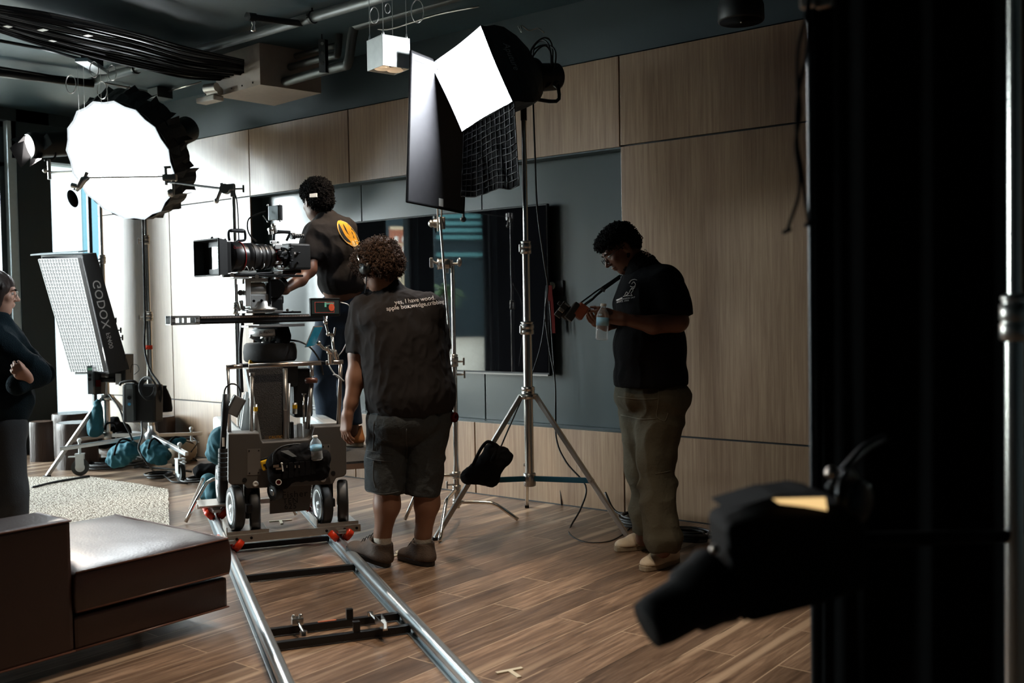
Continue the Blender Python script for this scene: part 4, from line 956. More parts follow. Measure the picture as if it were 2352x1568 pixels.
for k in range(3):
    a = a0+k*2*math.pi/3; u = Vector((math.cos(a), math.sin(a), 0)); s = Vector((X4.x, X4.y, cz-0.01))+u*0.06; e = X4+u*rad+Vector((0, 0, 0.012)); w = u.cross(Vector((0, 0, 1)))
    MB().box((s+e)/2, ((e-s).length, 0.034, 0.024), frame(e-s, None, w), bev=0.004).build('leg', 'steel', t)
    fr_ = (s.z-hb.z)/(s.z-e.z); q_ = s.lerp(e, fr_); MB().box((hb+q_)/2, ((q_-hb).length, 0.018, 0.034), frame(q_-hb), bev=0.003).build('brace', 'steel', t)
    MB().box(e, (0.06, 0.035, 0.02), frame(u), bev=0.004).build('foot', 'blackp', t)

tp4 = 9.1; n4 = (-RR*0.57-FWD*0.80-UU*0.18).normalized()
c4 = P(174, 720, tp4)
q4 = [PL(px, py, c4, n4) for px, py in ((98, 594), (188, 592), (247, 850), (173, 852))]
pn = thing('panel_light', c4, 'long tilted panel light with lit honeycomb and large brand lettering', 'panel light')
M['led_panel'] = led('lit_panel_diffuser', (0.95, 0.98, 1.0), 8)
MB().add([q_+n4*0.002 for q_ in q4], [(0, 1, 2, 3)]).build('diffuser', 'led_panel', pn)
th4 = -n4*0.17
o4 = [q_.lerp(c4, -0.06) for q_ in q4]
MB().prism([o4[1], o4[2], o4[2]+th4*1.1, o4[1]+th4*0.7], (q4[0]-q4[1]).normalized()*0.012).prism([o4[0], o4[3], o4[3]+th4, o4[0]+th4*0.7], (q4[1]-q4[0]).normalized()*0.012).prism([o4[0], o4[1], o4[1]+th4*0.7, o4[0]+th4*0.7], (q4[3]-q4[0]).normalized()*0.012).prism([o4[3], o4[2], o4[2]+th4, o4[3]+th4], (q4[0]-q4[3]).normalized()*0.012).prism([o4[0]+th4*0.7, o4[1]+th4*0.7, o4[2]+th4*1.1, o4[3]+th4], th4*0.1).build('housing', 'shell', pn)
M['hood'] = mat('grey_hood_fabric', (0.22, 0.27, 0.30), 0.6)
MB().prism([o4[0]+n4*0.10+UU*0.01, o4[1]+n4*0.04+UU*0.02, o4[1]+th4*0.3+UU*0.02, o4[0]+UU*0.01], UU*0.012).build('top_hood', 'hood', pn)
M['comb'] = mat('silver_honeycomb', (0.35, 0.36, 0.36), 0.4, metal=0.2)
gm = MB()
for i in range(15):
    s_ = i/14; a = q4[0].lerp(q4[1], s_)+n4*0.004; b = q4[3].lerp(q4[2], s_)+n4*0.004; x_ = (q4[1]-q4[0]).normalized()*0.0032
    pts = [a.lerp(b, j/30) for j in range(31)]
    for j in range(30): gm.prism([pts[j]-x_, pts[j]+x_, pts[j+1]+x_, pts[j+1]-x_], n4*0.04)
for j in range(34):
    s_ = j/33; a = q4[0].lerp(q4[3], s_)+n4*0.004; b = q4[1].lerp(q4[2], s_)+n4*0.004; y_ = UU*0.0022
    gm.prism([a-y_, a+y_, b+y_, b-y_], n4*0.036)
gm.build('honeycomb', 'comb', pn)
# side lettering
sd = (o4[2]-o4[1]).normalized(); sn = (o4[1]-o4[0]).normalized(); cS = (o4[1]+o4[2])/2+th4*0.45+sn*0.001
M['print_grey'] = mat('pale_grey_print', (0.50, 0.50, 0.50), 0.7)
yl = sn.cross(sd)
yl = yl if yl.dot(n4) > 0 else -yl
lettering('GODOX', 0.112, cS-sd*0.08+sn*0.002, sd, n4, 'print_grey', pn, 'brand_word', 0.002, spacing=1.05)
lettering('FS400', 0.060, cS+sd*0.25+sn*0.002, sd, n4, 'print_grey', pn, 'model_word', 0.002)
mb = MB()
for px, py in ((264, 758), (268, 775), (253, 735)): c = P(px, py, 9.2); tknob(mb, c, RR, 0.01)
mb.build('knob', 'blackp', pn)
MB().box(P(278, 845, 9.2), (0.16, 0.2, 0.26), frame(RR, None, (UU*0.97-RR*0.2)), bev=0.01).build('power_unit', 'blackp', pn)
MB().box(P(275, 870, 9.12), (0.05, 0.08, 0.10), frame(RR, None, (UU*0.95-RR*0.25)), bev=0.004).build('bracket', 'alu', pn)
MB().tube([P(300, 856, 9.2), P(303, 838, 9.2), P(315, 838, 9.2), P(319, 850, 9.2), P(308, 860, 9.2)], 0.003, 5, spline=4).build('wire', 'blackp', pn)
MB().cyl(X4+Vector((0, 0, zof(226, 700, X4))), P(262, 765, 9.2), 0.018).build('arm', 'blackm', pn)

# --- fresnel lamp on its yoke
cF = P(72, 335, 9.35); nF = (-RR*0.62-UU*0.22-FWD*0.75).normalized()
fl = thing('fresnel_lamp', cF, 'lit black fresnel lamp with open barn doors at the far left', 'lamp')
rF = PXM(22, 9.35)*1.08
MB().lathe([(rF*1.15, 0.02), (rF*1.3, 0.0), (rF*1.3, -0.06), (rF*1.2, -0.08), (rF*1.25, -0.32), (rF*0.9, -0.36), (0, -0.36)], cF-n_r*0, nF).build('housing', 'blackp', fl)
M['led_warm'] = led('lit_fresnel_lens', (1.0, 0.93, 0.88), 9)
MB().lathe([(rF*1.0, 0.022), (rF*0.6, 0.034), (0, 0.038)], cF, nF).build('lens', 'led_warm', fl)
MB().lathe([(rF*1.02, 0.021), (rF*1.15, 0.03), (rF*1.15, 0.018)], cF, nF).build('lens_ring', 'alu', fl)
for pq in ([(55, 310), (22, 340), (48, 385), (72, 360)], [(60, 306), (24, 320), (40, 328), (60, 322)], [(70, 362), (68, 383), (95, 365), (98, 350)], [(92, 322), (102, 345), (120, 330), (108, 305)]):
    poly = [P(px, py, 9.35-0.12*(k in (1, 2))) for k, (px, py) in enumerate(pq)]
    MB().prism(poly, -nF*0.004).build('barn_door', 'blackm', fl)
MB().tube([P(104, 330, 9.4), P(122, 320, 9.45), P(128, 350, 9.45), P(122, 365, 9.45), P(102, 368, 9.4)], 0.010, 8, spline=4).build('yoke', 'blackm', fl)
MB().cyl(P(112, 366, 9.42), P(114, 412, 9.42), 0.016).cyl(P(113, 394, 9.42), P(105, 392, 9.35), 0.01).sph(P(103, 392, 9.35), 0.02).build('spigot', 'steel', fl)
MB().cyl(P(115, 396, 9.42), Vector((X4.x, X4.y, zof(212, 392, X4))), 0.010).build('side_arm', 'steel', fl)
lamp('SPOT', 'fresnel_beam', cF+nF*0.08, Vector((-4.6, 3.6, 0.4)), 260, (1, 0.88, 0.76), spot_size=1.0, spot_blend=0.5, shadow_soft_size=0.05)

# --- control boxes
M['boxgrey'] = mat('grey_enamel_box', (0.10, 0.12, 0.13), 0.4)
t = thing('lamp_ballast', P(318, 925, 8.6), 'large black lamp ballast box hanging on the rolling stand', 'ballast')
fb = frame(RR*0.55+FWD*0.83, None, UU)
MB().box(P(328, 925, 8.75), (0.30, 0.16, 0.33), frame(RR*0.85-FWD*0.1, None, UU), bev=0.02).build('housing', 'blackp', t)
MB().prism([P(288, 880, 8.62), P(305, 880, 8.62), P(307, 968, 8.62), P(291, 968, 8.62)], FWD*0.06).build('front_panel', 'boxgrey', t)
MB().prism([P(290, 883, 8.60), P(303, 883, 8.60), P(304, 893, 8.60), P(291, 893, 8.60)], FWD*0.01).build('display', 'hood', t)
M['rgbdot'] = mat('rgb_logo', (0.1, 0.5, 0.9), 0.5)
MB().cyl(P(297, 913, 8.62), P(297, 913, 8.59), 0.016).build('dial', 'blackm', t); MB().cyl(P(297, 928, 8.62), P(297, 928, 8.61), 0.013).build('round_emblem', 'rgbdot', t)
MB().tube([P(275, 885, 8.6), P(280, 878, 8.6), P(305, 875, 8.6), P(315, 880, 8.7)], 0.012, 8, spline=4).build('handle', 'blackp', t)
pts = []
for i in range(60):
    a = i*0.5; pts.append(P(337+18*math.cos(a)+i*0.1, 888+24*math.sin(a)+i*0.12, 8.6+0.02*math.sin(i)))
MB().tube(pts, 0.007, 6, spline=2).build('coiled_cable', 'blackp', None, 'small coil of black cable on top of the large ballast box', 'cable')
t = thing('dimmer_box', P(220, 872, 9.1), 'narrow grey black dimmer box with dials on the stump side stand', 'control box')
MB().prism([P(200, 840, 9.0), P(212, 840, 9.0), P(214, 905, 9.0), P(202, 905, 9.0)], FWD*0.04).build('control_panel', 'boxgrey', t)
MB().prism([P(211, 838, 9.02), P(233, 838, 9.1), P(232, 905, 9.1), P(212, 906, 9.02)], FWD*0.10).build('housing', 'blackp', t)
for py in (862, 871): MB().cyl(P(206, py, 9.0), P(206, py, 8.985), 0.014).build('dial', 'blackm', t)
M['lcd'] = mat('green_lcd', (0.25, 0.6, 0.4), 0.4); MB().prism([P(202, 845, 8.99), P(210, 845, 8.99), P(210, 850, 8.99), P(202, 850, 8.99)], FWD*0.01).build('display', 'lcd', t)
MB().box(P(226, 880, 9.05), (0.04, 0.02, 0.06), rotz(YAW)).build('red_switch', 'red', t); MB().box(P(248, 872, 9.1), (0.13, 0.04, 0.04), rotz(YAW), bev=0.01).build('clamp', 'blackm', t)

# --- stools made from tree stumps, with their tops
def stump(pxc, pyb, hpx, rpx, label, dt=0.0, zc=0.0):
    base = F(pxc, pyb) ; base = base+_dh*PXM(rpx, depth(base)); tt = depth(base); r = PXM(rpx, tt); h = PXM(hpx, tt)
    t = thing('stump_stool', base, label, 'stool', 'tree stump stools'); rs_ = random.Random(pxc); seg = 40; prof = [(1.0, 0), (0.985, 0.12), (0.96, 0.5), (0.98, 0.85), (0.97, 0.97), (0.93, 1.0)]
    ph = [rs_.uniform(0, 6.28) for _ in range(5)]; vs = []
    for r_, hh in prof:
        for i in range(seg):
            a = 2*math.pi*i/seg; wob = 1+0.03*math.sin(2*a+ph[0])+0.02*math.sin(5*a+ph[1])+0.012*math.sin(11*a+ph[2])+0.008*math.sin(19*a+ph[3]+hh)
            vs.append(base+Vector((math.cos(a)*r*r_*wob, math.sin(a)*r*r_*wob, h*hh)))
    MB().add(vs, [(k*seg+i, k*seg+(i+1) % seg, (k+1)*seg+(i+1) % seg, (k+1)*seg+i) for k in range(len(prof)-1) for i in range(seg)], True).build('bark', 'stump', t)
    MB().add([v+Vector((0, 0, 0.001)) for v in vs[-seg:]], [tuple(range(seg))]).build('top', 'stump_top', t)
    return t
stump(160, 1080, 104, 45, 'dark tree stump stool standing foremost under the tilted panel light')
stump(85, 1061, 90, 26, 'dark tree stump stool furthest left beside the woman')
stump(148, 1050, 96, 44, 'dark tree stump stool behind the foremost stump')
stump(362, 1052, 92, 30, 'dark tree stump stool behind the large ballast box near the wood wall')
t = thing('black_pouch', P(378, 915, 9.3), 'black tapered pouch standing on the stump behind the ballast box', 'bag')
bz = P(376, 945, 9.35)
MB().lathe([(0.075, 0), (0.08, 0.03), (0.07, 0.12), (0.045, 0.19), (0.03, 0.22), (0.034, 0.24), (0, 0.245)], bz).build('body', 'black', t)
# white bean cushion + black kit bag
c = F(265, 1062); c += _dh*0.3
t = thing('floor_cushion', c, 'white low floor cushion under the kit bag by the window', 'cushion')
M['white_fab'] = mat('white_upholstery', (0.75, 0.76, 0.76), 0.8)
body('cover', [ell(c+Vector((0, 0, 0.13)), (0.30, 0.30, 0.13))], 'white_fab', t, 0.012, 0.03)
t = thing('kit_bag', P(262, 1000, 9.55), 'slumped black kit bag lying on the white floor cushion', 'bag')
body('bag', [cap(P(212, 1000, 9.7), P(285, 990, 9.7), 0.09, 0.07), cap(P(230, 970, 9.7), P(262, 975, 9.7), 0.07, 0.07), cap(P(222, 1015, 9.6), P(275, 1008, 9.6), 0.07, 0.06)], 'black', t, 0.01, 0.06, disp=fold(9, 0.02))
MB().tube([P(240, 985, 9.25), P(246, 972, 9.2), P(262, 972, 9.2), P(268, 985, 9.25)], 0.01, 6, spline=4).build('handle', 'black', t)
# sandbags, teal
def sandbag(px0, py0, px1, py1, dd, r, label, m='teal_fab', r2=None):
    t = thing('sandbag', P((px0+px1)/2, (py0+py1)/2, dd), label, 'sandbag', 'sandbags')
    a, b = P(px0, py0, dd), P(px1, py1, dd)
    Rb_ = frame(b-a, None, ZD if 'ZD' in globals() else Vector((0, 0, 1))); r2 = r2 or r; mm = (a+b)/2; q_ = (b-a).length/2
    body('bag', [ell(mm+(a-b)*0.38-Vector((0, 0, r*0.25)), (q_+r*0.75, r*0.62, r*0.95), Rb_), ell(mm+(b-a)*0.30-Vector((0, 0, r*0.1)), (q_+r*0.55, r2*0.75, r2*0.8), Rb_), ell(mm-_dh*r*0.6-Vector((0, 0, r*0.45)), (q_+r*0.7, r*0.4, r*0.75), Rb_)], m, t, 0.008, 0.03, disp=[fold(14, 0.014), fold(6, 0.014)])
    MB().tube([a-FWD*r, a.lerp(b, 0.3)-FWD*(r*1.2)+UU*r*0.8, a.lerp(b, 0.6)-FWD*r*0.8+UU*r*1.15, b+UU*r*0.7], 0.009, 6, spline=4).build('strap', 'black', t)
    return t
sandbag(272, 1042, 300, 1030, 8.75, 0.095, 'teal sandbag lying over the left caster leg of the rolling stand')
sandbag(350, 1028, 372, 1038, 8.65, 0.095, 'teal sandbag over the front caster leg of the rolling stand', r2=0.08)
sandbag(392, 1018, 415, 1012, 9.0, 0.04, 'small flat teal sandbag end on the rear caster leg')
t = thing('sandbag', P(222, 960, 9.15), 'dark teal sandbag hanging from the tripod behind its front leg', 'sandbag', 'sandbags')
body('bag', [cap(P(225, 925, 9.15), P(219, 985, 9.15), 0.03, 0.075)], 'teal_fab', t, 0.008, 0.03, disp=fold(11, 0.012))
# coils of cable on the floor
def coil(name, px, py, rad, turns, r, label, z0=0.012, squash=1.0, seed=1, m='rubber', tail=None):
    c = F(px, py); rr__ = random.Random(seed); pts = []
    N_ = turns*20
    for i in range(N_):
        a = i/20*2*math.pi; k = i//20; R2 = rad*(0.8+0.2*math.sin(i*0.13+seed))*(1-0.12*(k % 3)); pts.append(c+Vector((math.cos(a)*R2, math.sin(a)*R2*squash, z0+(k*r*0.9 % (r*5))+r)))
    if tail: pts += [F(*q_)+Vector((0, 0, r)) for q_ in tail]
    return MB().tube(pts, r, 6).build(name, m, None, label, 'cable', 'coiled cables on the floor')
coil('cable_coil', 265, 1072, 0.33, 6, 0.009, 'large coil of black cable on the floor left of the rolling stand', seed=1, tail=[(330, 1075), (380, 1078), (440, 1085)])
coil('cable_coil', 315, 1066, 0.25, 4, 0.009, 'coil of black cable on the floor right behind the large coil', seed=4)
coil('cable_coil', 367, 1100, 0.14, 5, 0.008, 'small neat coil of black cable beside the front caster', seed=2, tail=[(395, 1108), (430, 1112)])
coil('cable_coil', 455, 1108, 0.16, 3, 0.009, 'loose black cable loops right of the front caster by the dolly', seed=3)
coil('cable_coil', 1475, 1205, 0.17, 8, 0.009, 'tangled coil of black cable behind the man with the camera', seed=6)
coil('cable_coil', 1585, 1242, 0.16, 7, 0.009, 'neat coil of black cable on the floor right of the white sneakers', seed=7, squash=0.7)
t = thing('cable_ball', F(420, 1062), 'pale round floor lamp shade tangled in black wire near the wall', 'lamp')
bc_ = F(420, 1062)+Vector((0, 0, 0.11)); body('shade', [ell(bc_, (0.13, 0.13, 0.11))], mat('wicker_shade', (0.45, 0.36, 0.26), 0.8, bump=0.5), t, 0.01)
MB().tube([bc_+Vector((math.cos(a*0.9)*0.135*math.cos(a*0.23), math.sin(a*0.9)*0.135, 0.11*math.sin(a*0.7))) for a in range(26)], 0.006, 6, spline=4).build('wire', 'rubber', t)
def cable(name, pts, r, label, m='rubber', sp=6, grp=None):
    return MB().tube(pts, r, 6, spline=sp).build(name, m, None, label, 'cable', grp)
cable('power_cable', [P(325, 968, 8.6), P(326, 1000, 8.5), P(318, 1030, 8.5), P(335, 1060, 8.5), F(355, 1085), F(362, 1100)], 0.008, 'black cable dropping from the ballast box to the small neat coil')
cable('power_cable', [P(250, 905, 9.0), P(275, 940, 8.9), P(285, 970, 8.9), P(300, 1000, 8.9), P(312, 1040, 8.9)], 0.008, 'black cable curving from the dimmer box behind the ballast box')
cable('power_cable', [P(1224, 215, 6.5), P(1228, 330, 6.5), P(1234, 480, 6.52), P(1250, 600, 6.6), P(1258, 660, 6.7), P(1252, 720, 6.8), P(1262, 800, 6.85), P(1275, 880, 6.85), P(1277, 1000, 6.85), P(1300, 1060, 6.8), P(1345, 1115, 6.7), P(1335, 1165, 6.6), F(1310, 1210), F(1310, 1228), F(1345, 1245), F(1400, 1243), F(1440, 1220), F(1460, 1195), F(1480, 1185)], 0.006, 'long black power cable dropping from the square softbox and looping on the floor')
cable('power_cable', [P(1255, 655, 6.85), P(1248, 760, 6.8), P(1232, 830, 6.75), P(1205, 900, 6.6), P(1170, 980, 6.4), P(1140, 1050, 6.3)], 0.005, 'thin black cable slanting from the wall outlet to the black sandbag')
cable('power_cable', [WY(1262, 690, YN-0.1), WY(1268, 780, YN-0.1), WY(1276, 900, YN-0.1), WY(1278, 1000, YN-0.1), F(1290, 1160)], 0.005, 'black cable hanging straight down the teal wall from the outlet')
cable('power_cable', [WY(1390, 1130, YW-0.05), WY(1412, 1172, YW-0.06), F(1455, 1190), F(1490, 1196), F(1520, 1200), F(1545, 1206)], 0.008, 'black cable running along the foot of the wood wall')
# ================================================================== sofa and rug
SX = F(525, 1395, 0.08).x
y0s = F(180, 1500, 0.08).y; y1s = F(525, 1395, 0.08).y
zseat = PL(525, 1236, (SX, 0, 0), (1, 0, 0)).z; zarm = PL(172, 1190, (SX, 0, 0), (1, 0, 0)).z
zs1 = PL(525, 1318, (SX, 0, 0), (1, 0, 0)).z
t = thing('leather_sofa', (SX-0.5, 1.5, 0), 'brown leather sofa with low arm and piped chaise seat in the left foreground', 'sofa')
XB = F(252, 1184, zseat).x
MB().bb((SX-0.27, 0.2, 0.08), (SX, y0s, zarm), bev=0.018).build('arm', 'leather', t)
MB().bb((XB, 0.2, 0.08), (SX-0.275, y0s, 0.24), bev=0.01).bb((XB, y0s+0.002, 0.08), (SX-0.004, y1s, zs1-0.012), bev=0.015).build('base', 'leather', t)
# puffed cushions
def cushion(x0, x1, y0, y1, z0, z1, name, crown=0.018):
    b = bmesh.new(); bmesh.ops.create_cube(b, size=1)
    bmesh.ops.subdivide_edges(b, edges=list(b.edges), cuts=14, use_grid_fill=True)
    for v in b.verts:
        x, y, z = v.co; fx = 1-(2*abs(x))**6; fy = 1-(2*abs(y))**6; ez = (2*abs(z))
        X_ = x0+(x+0.5)*(x1-x0); Y_ = y0+(y+0.5)*(y1-y0); Z_ = z0+(z+0.5)*(z1-z0)
        rnd = 0.018
        ex_ = max(0, abs(x)*2-0.9)/0.1; ey_ = max(0, abs(y)*2-0.9)/0.1
        if z > 0.45: Z_ += crown*fx*fy + 0.004*noise.noise(Vector((X_*9, Y_*9, 1)))-0.006*math.sin(ex_*3.1)*fy
        if abs(z) < 0.45:
            if abs(x) > 0.49: X_ += math.copysign(0.008, x)*(1-ez**2)
            if abs(y) > 0.49: Y_ += math.copysign(0.008, y)*(1-ez**2)
        v.co = (X_, Y_, Z_)
    for f in b.faces: f.smooth = True
    m_ = MB(); m_.bm(b, True); o = m_.build(name, 'leather', t)
    md = o.modifiers.new('bevel', 'BEVEL'); md.width = 0.012; md.segments = 3; md.limit_method = 'ANGLE'; md.angle_limit = 0.9
    return o
cushion(XB, SX+0.005, y0s+0.006, y1s+0.008, zs1, zseat, 'seat_cushion')
cushion(XB, SX-0.275, 0.25, y0s, 0.24, zseat-0.02, 'seat_cushion')
M['piping'] = mat('worn_leather_piping', (0.16, 0.075, 0.055), 0.28)
pp = MB()
for z in (zseat+0.001, zs1+0.006): pp.tube([(XB, y1s+0.006, z), (SX, y1s+0.006, z), (SX+0.006, y1s, z), (SX+0.006, y0s+0.01, z)], 0.0042, 6)
pp.tube([(SX-0.27, y0s, zarm-0.006), (SX, y0s, zarm-0.006), (SX+0.001, y0s-0.003, zarm-0.006), (SX+0.001, 0.2, zarm-0.006)], 0.004, 6)
pp.tube([(SX, y0s, 0.085), (SX, y1s, 0.085), (XB, y1s, 0.085)], 0.004, 6).tube([(SX+0.001, 0.2, 0.085), (SX+0.001, y0s, 0.085)], 0.004, 6)
pp.build('piping', 'piping', t)
for x, y in ((SX-0.32, y1s-0.28), (XB+0.1, y1s-0.28), (SX-0.32, 0.5), (XB+0.1, 0.5)): MB().box((x, y, 0.04), (0.05, 0.05, 0.08)).build('foot', 'blackp', t)

rg = [F(205, 1097), F(387, 1126), F(390, 1208), Vector((-7.6, 1.6, 0)), Vector((-10.0, 1.2, 0)), Vector((-9.3, 4.2, 0))]
NU, NV = 90, 70
c00, c10, c11, c01 = F(205, 1097), F(387, 1126), Vector((-5.5, 3.5, 0)), Vector((-8.6, 1.2, 0))
cBL = Vector((-9.9, 3.3, 0))
vs = []
for j in range(NV):
    v = j/(NV-1)
    for i in range(NU):
        u = i/(NU-1); a = cBL.lerp(F(205, 1097), min(1, u*2)) if u < 0.5 else F(205, 1097).lerp(F(387, 1126), (u-0.5)*2)
        b = Vector((-8.9, 1.2, 0)).lerp(Vector((-5.55, 3.55, 0)), u) if v > 0 else a
        p = a.lerp(b, v); k = (i % 2)*0.0015+(j % 2)*0.0015
        vs.append((p.x+0.012*noise.noise(Vector((p.y*6, v*9, 0))), p.y+0.012*noise.noise(Vector((p.x*6, 5, u*8))), 0.013+k+0.004*noise.noise(p*5)))
nb = len(vs); vs += [(x, y, 0.001) for x, y, z in vs]
fs = [(j*NU+i, j*NU+i+1, (j+1)*NU+i+1, (j+1)*NU+i) for j in range(NV-1) for i in range(NU-1)]
bd = [i for i in range(NU)]+[j*NU+NU-1 for j in range(1, NV)]+[(NV-1)*NU+i for i in range(NU-2, -1, -1)]+[j*NU for j in range(NV-2, 0, -1)]
fs += [(bd[k], bd[(k+1) % len(bd)], bd[(k+1) % len(bd)]+nb, bd[k]+nb) for k in range(len(bd))]
def rug_mat():
    m = mat('braided_jute_rug', (0.82, 0.74, 0.64), 0.95, var=0.25, nscale=60, bump=0.5, bscale=80); nt = m.node_tree; N = nt.nodes; L = nt.links; b = N['Principled BSDF']
    v = N.new('ShaderNodeTexVoronoi'); v.inputs['Scale'].default_value = 48; tc = N.new('ShaderNodeTexCoord'); mp = N.new('ShaderNodeMapping'); mp.inputs['Scale'].default_value = (1, 2.0, 1); mp.inputs['Rotation'].default_value = (0, 0, 0.9)
    L.new(tc.outputs['Object'], mp.inputs[0]); L.new(mp.outputs[0], v.inputs['Vector'])
    r = N.new('ShaderNodeValToRGB'); r.color_ramp.elements[0].position = 0.25; r.color_ramp.elements[0].color = (1, 1, 1, 1); r.color_ramp.elements[1].position = 0.75; r.color_ramp.elements[1].color = (0.28, 0.24, 0.2, 1)
    L.new(v.outputs['Distance'], r.inputs[0]); mx = N.new('ShaderNodeMixRGB'); mx.blend_type = 'MULTIPLY'; mx.inputs[0].default_value = 1
    src = b.inputs['Base Color'].links[0].from_socket; L.new(src, mx.inputs[1]); L.new(r.outputs[0], mx.inputs[2]); L.new(mx.outputs[0], b.inputs['Base Color'])
    bp = N.new('ShaderNodeBump'); bp.invert = True; bp.inputs['Strength'].default_value = 0.8; bp.inputs['Distance'].default_value = 0.01; L.new(v.outputs['Distance'], bp.inputs['Height']); L.new(bp.outputs[0], b.inputs['Normal'])
    return m
M['rug'] = rug_mat()
t = thing('jute_rug', (-7.5, 3, 0), 'pale braided jute rug on the floor behind the leather sofa', 'rug')
MB().add(vs, fs, False).build('weave', 'rug', t)
MB().tube([F(75, 1125)+Vector((0, 0, .02)), F(130, 1112)+Vector((0, 0, .02)), F(205, 1099)+Vector((0, 0, .02))], 0.012, 6, spline=4).build('dark_edge', 'rubber', t)

# ================================================================== dolly track
UD = Vector((-0.8565, 0.5162, 0)); VD = Vector((0.5162, 0.8565, 0)); ZD = Vector((0, 0, 1))
zr = 0.052
LA, LB = F(537, 1285, zr), F(655, 1568, zr); RA, RB = F(817, 1285, zr), F(1086, 1568, zr)
UD = ((LA-LB).normalized()+(RA-RB).normalized()).normalized(); VD = UD.cross(ZD)*-1
if VD.x < 0: VD = -VD
RD = Matrix((UD, VD, ZD)).transposed()
vL = (LA.dot(VD)+LB.dot(VD))/2; vR = (RA.dot(VD)+RB.dot(VD))/2
def TP(s, v, z): return UD*s+VD*v+ZD*z
sL = lambda px, py, v=None: F(px, py, zr).dot(UD)
sj = (F(612, 1437, zr).dot(UD)+F(928, 1393, zr).dot(UD))/2
M['rail'] = mat('satin_aluminium_rail', (0.55, 0.60, 0.62), 0.28, metal=0.85, var=0.05)
def track(s0, s1, label, ties):
    t = thing('dolly_track', TP((s0+s1)/2, (vL+vR)/2, 0), label, 'track', 'dolly track sections')
    for v in (vL, vR):
        mb = MB().cyl(TP(s0, v, zr), TP(s1, v, zr), 0.0275, seg=24)
        a, b = TP(s0, v, 0), TP(s1, v, 0)
        mb.box((a+b)/2+ZD*0.02, ((b-a).length, 0.014, 0.04), RD).box((a+b)/2+ZD*0.003, ((b-a).length, 0.06, 0.005), RD, bev=0.001).box((a+b)/2+ZD*0.03-VD*0.012, ((b-a).length, 0.004, 0.02), RD)
        mb.build('rail', 'rail', t)
    for s in ties: MB().box(TP(s, (vL+vR)/2, 0.022), (0.03, vR-vL-0.03, 0.032), RD, bev=0.003).build('crosstie', 'blackm', t)
    return t
s_end = max(LA.dot(UD), RA.dot(UD))+1.75; s_near = sj-2.4
tieA = F(700, 1310, 0.03).dot(UD); t1 = F(770, 1428, 0.03).dot(UD); t2 = F(785, 1458, 0.03).dot(UD)
tk = track(sj+0.001, s_end, 'far section of aluminium dolly track running under the camera dolly', (tieA, t1, tieA+0.75))
tk2 = track(s_near, sj-0.001, 'near section of aluminium dolly track running out of the frame bottom', (t2, s_near+0.5))
MB().box(TP(t1, (vL+vR)/2+0.07, 0.06), (0.025, 0.03, 0.045), RD, bev=0.003).build('stop_block', 'blackm', tk)
MB().box(TP(t2, (vL+vR)/2+0.06, 0.06), (0.025, 0.03, 0.045), RD, bev=0.003).build('stop_block', 'blackm', tk2)
M['sticker'] = mat('red_warning_sticker', (0.45, 0.12, 0.05), 0.6, var=0.6, nscale=60); MB().box(TP(t1, (vL+vR)/2-0.03, 0.0395), (0.016, 0.08, 0.002), RD).build('warning_sticker', 'sticker', tk)
a = F(683, 1425, 0.06); b = F(697, 1452, 0.045)
lt = MB().box(a, (0.04, 0.05, 0.03), RD, bev=0.004).cyl(a, b, 0.006).cyl(b-ZD*0.012, b+ZD*0.006, 0.016, seg=16).sph(a+ZD*0.02-VD*0.015, 0.009).sph(a+ZD*0.02+VD*0.015, 0.009); lt.build('latch', 'chrome', tk)
a = F(850, 1408, 0.06); b = F(884, 1448, 0.05); c_ = F(868, 1428, 0.06)
lt = MB().cyl(a-ZD*0.01, a+ZD*0.005, 0.014, seg=16).cyl(a, c_, 0.006).prism([c_-VD*0.012, c_+VD*0.014, b+VD*0.010, b-VD*0.006], ZD*0.008).prism([c_-VD*0.014, c_-VD*0.010, b-VD*0.004, b-VD*0.008], ZD*0.03).prism([c_+VD*0.014, c_+VD*0.018, b+VD*0.012, b+VD*0.008], ZD*0.035); lt.build('latch', 'chrome', tk)

# ================================================================== the dolly
sF = F(665, 1225, 0.13).dot(UD)+0.03
vC = (vL+vR)/2
OD = TP(sF, vC, 0)
def D(px, py, du=0.0): return PL(px, py, OD+UD*du, UD)
dl = thing('camera_dolly', OD+UD*0.45, 'grey metal camera dolly on rail wheels with push bar and lettered front', 'camera dolly')
out = [(524, 996), (596, 994), (600, 1010), (604, 1016), (710, 1009), (716, 1004), (722, 980), (790, 977), (796, 982), (796, 1088), (790, 1094), (772, 1098), (765, 1112), (716, 1114), (568, 1122), (560, 1112), (530, 1113), (524, 1106)]
M['dolly'] = mat('dolly_grey_paint', (0.105, 0.096, 0.088), 0.48, metal=0.1, var=0.06, nscale=5, bump=0.04, bscale=120)
poly = [D(*q_) for q_ in out]
MB().prism(poly, UD*0.16).build('front_housing', 'dolly', dl, bevel=0.006)
zt0, zb0 = D(540, 996).z, D(540, 1112).z
vl, vr_ = (D(524, 1040)-OD).dot(VD), (D(796, 1040)-OD).dot(VD)
mb = MB().box(OD+UD*0.62+VD*(vl+vr_)/2+ZD*(zb0+0.10), (0.92, vr_-vl-0.03, 0.20), RD, bev=0.01)
mb.build('chassis', 'dolly', dl)
MB().box(OD+UD*0.62+VD*(vl+0.05)+ZD*(zt0-0.075), (0.92, 0.10, 0.15), RD, bev=0.02).box(OD+UD*0.62+VD*(vr_-0.05)+ZD*(zt0-0.06), (0.92, 0.10, 0.15), RD, bev=0.02).build('side_rail', 'white_met', dl)
MB().prism([D(620, 1110, .01), D(716, 1108, .01), D(711, 1171, .01), D(620, 1180, .01)], UD*0.012).build('name_plate', 'dolly', dl)
vx = VD; 
npc = D(668, 1128, .01)
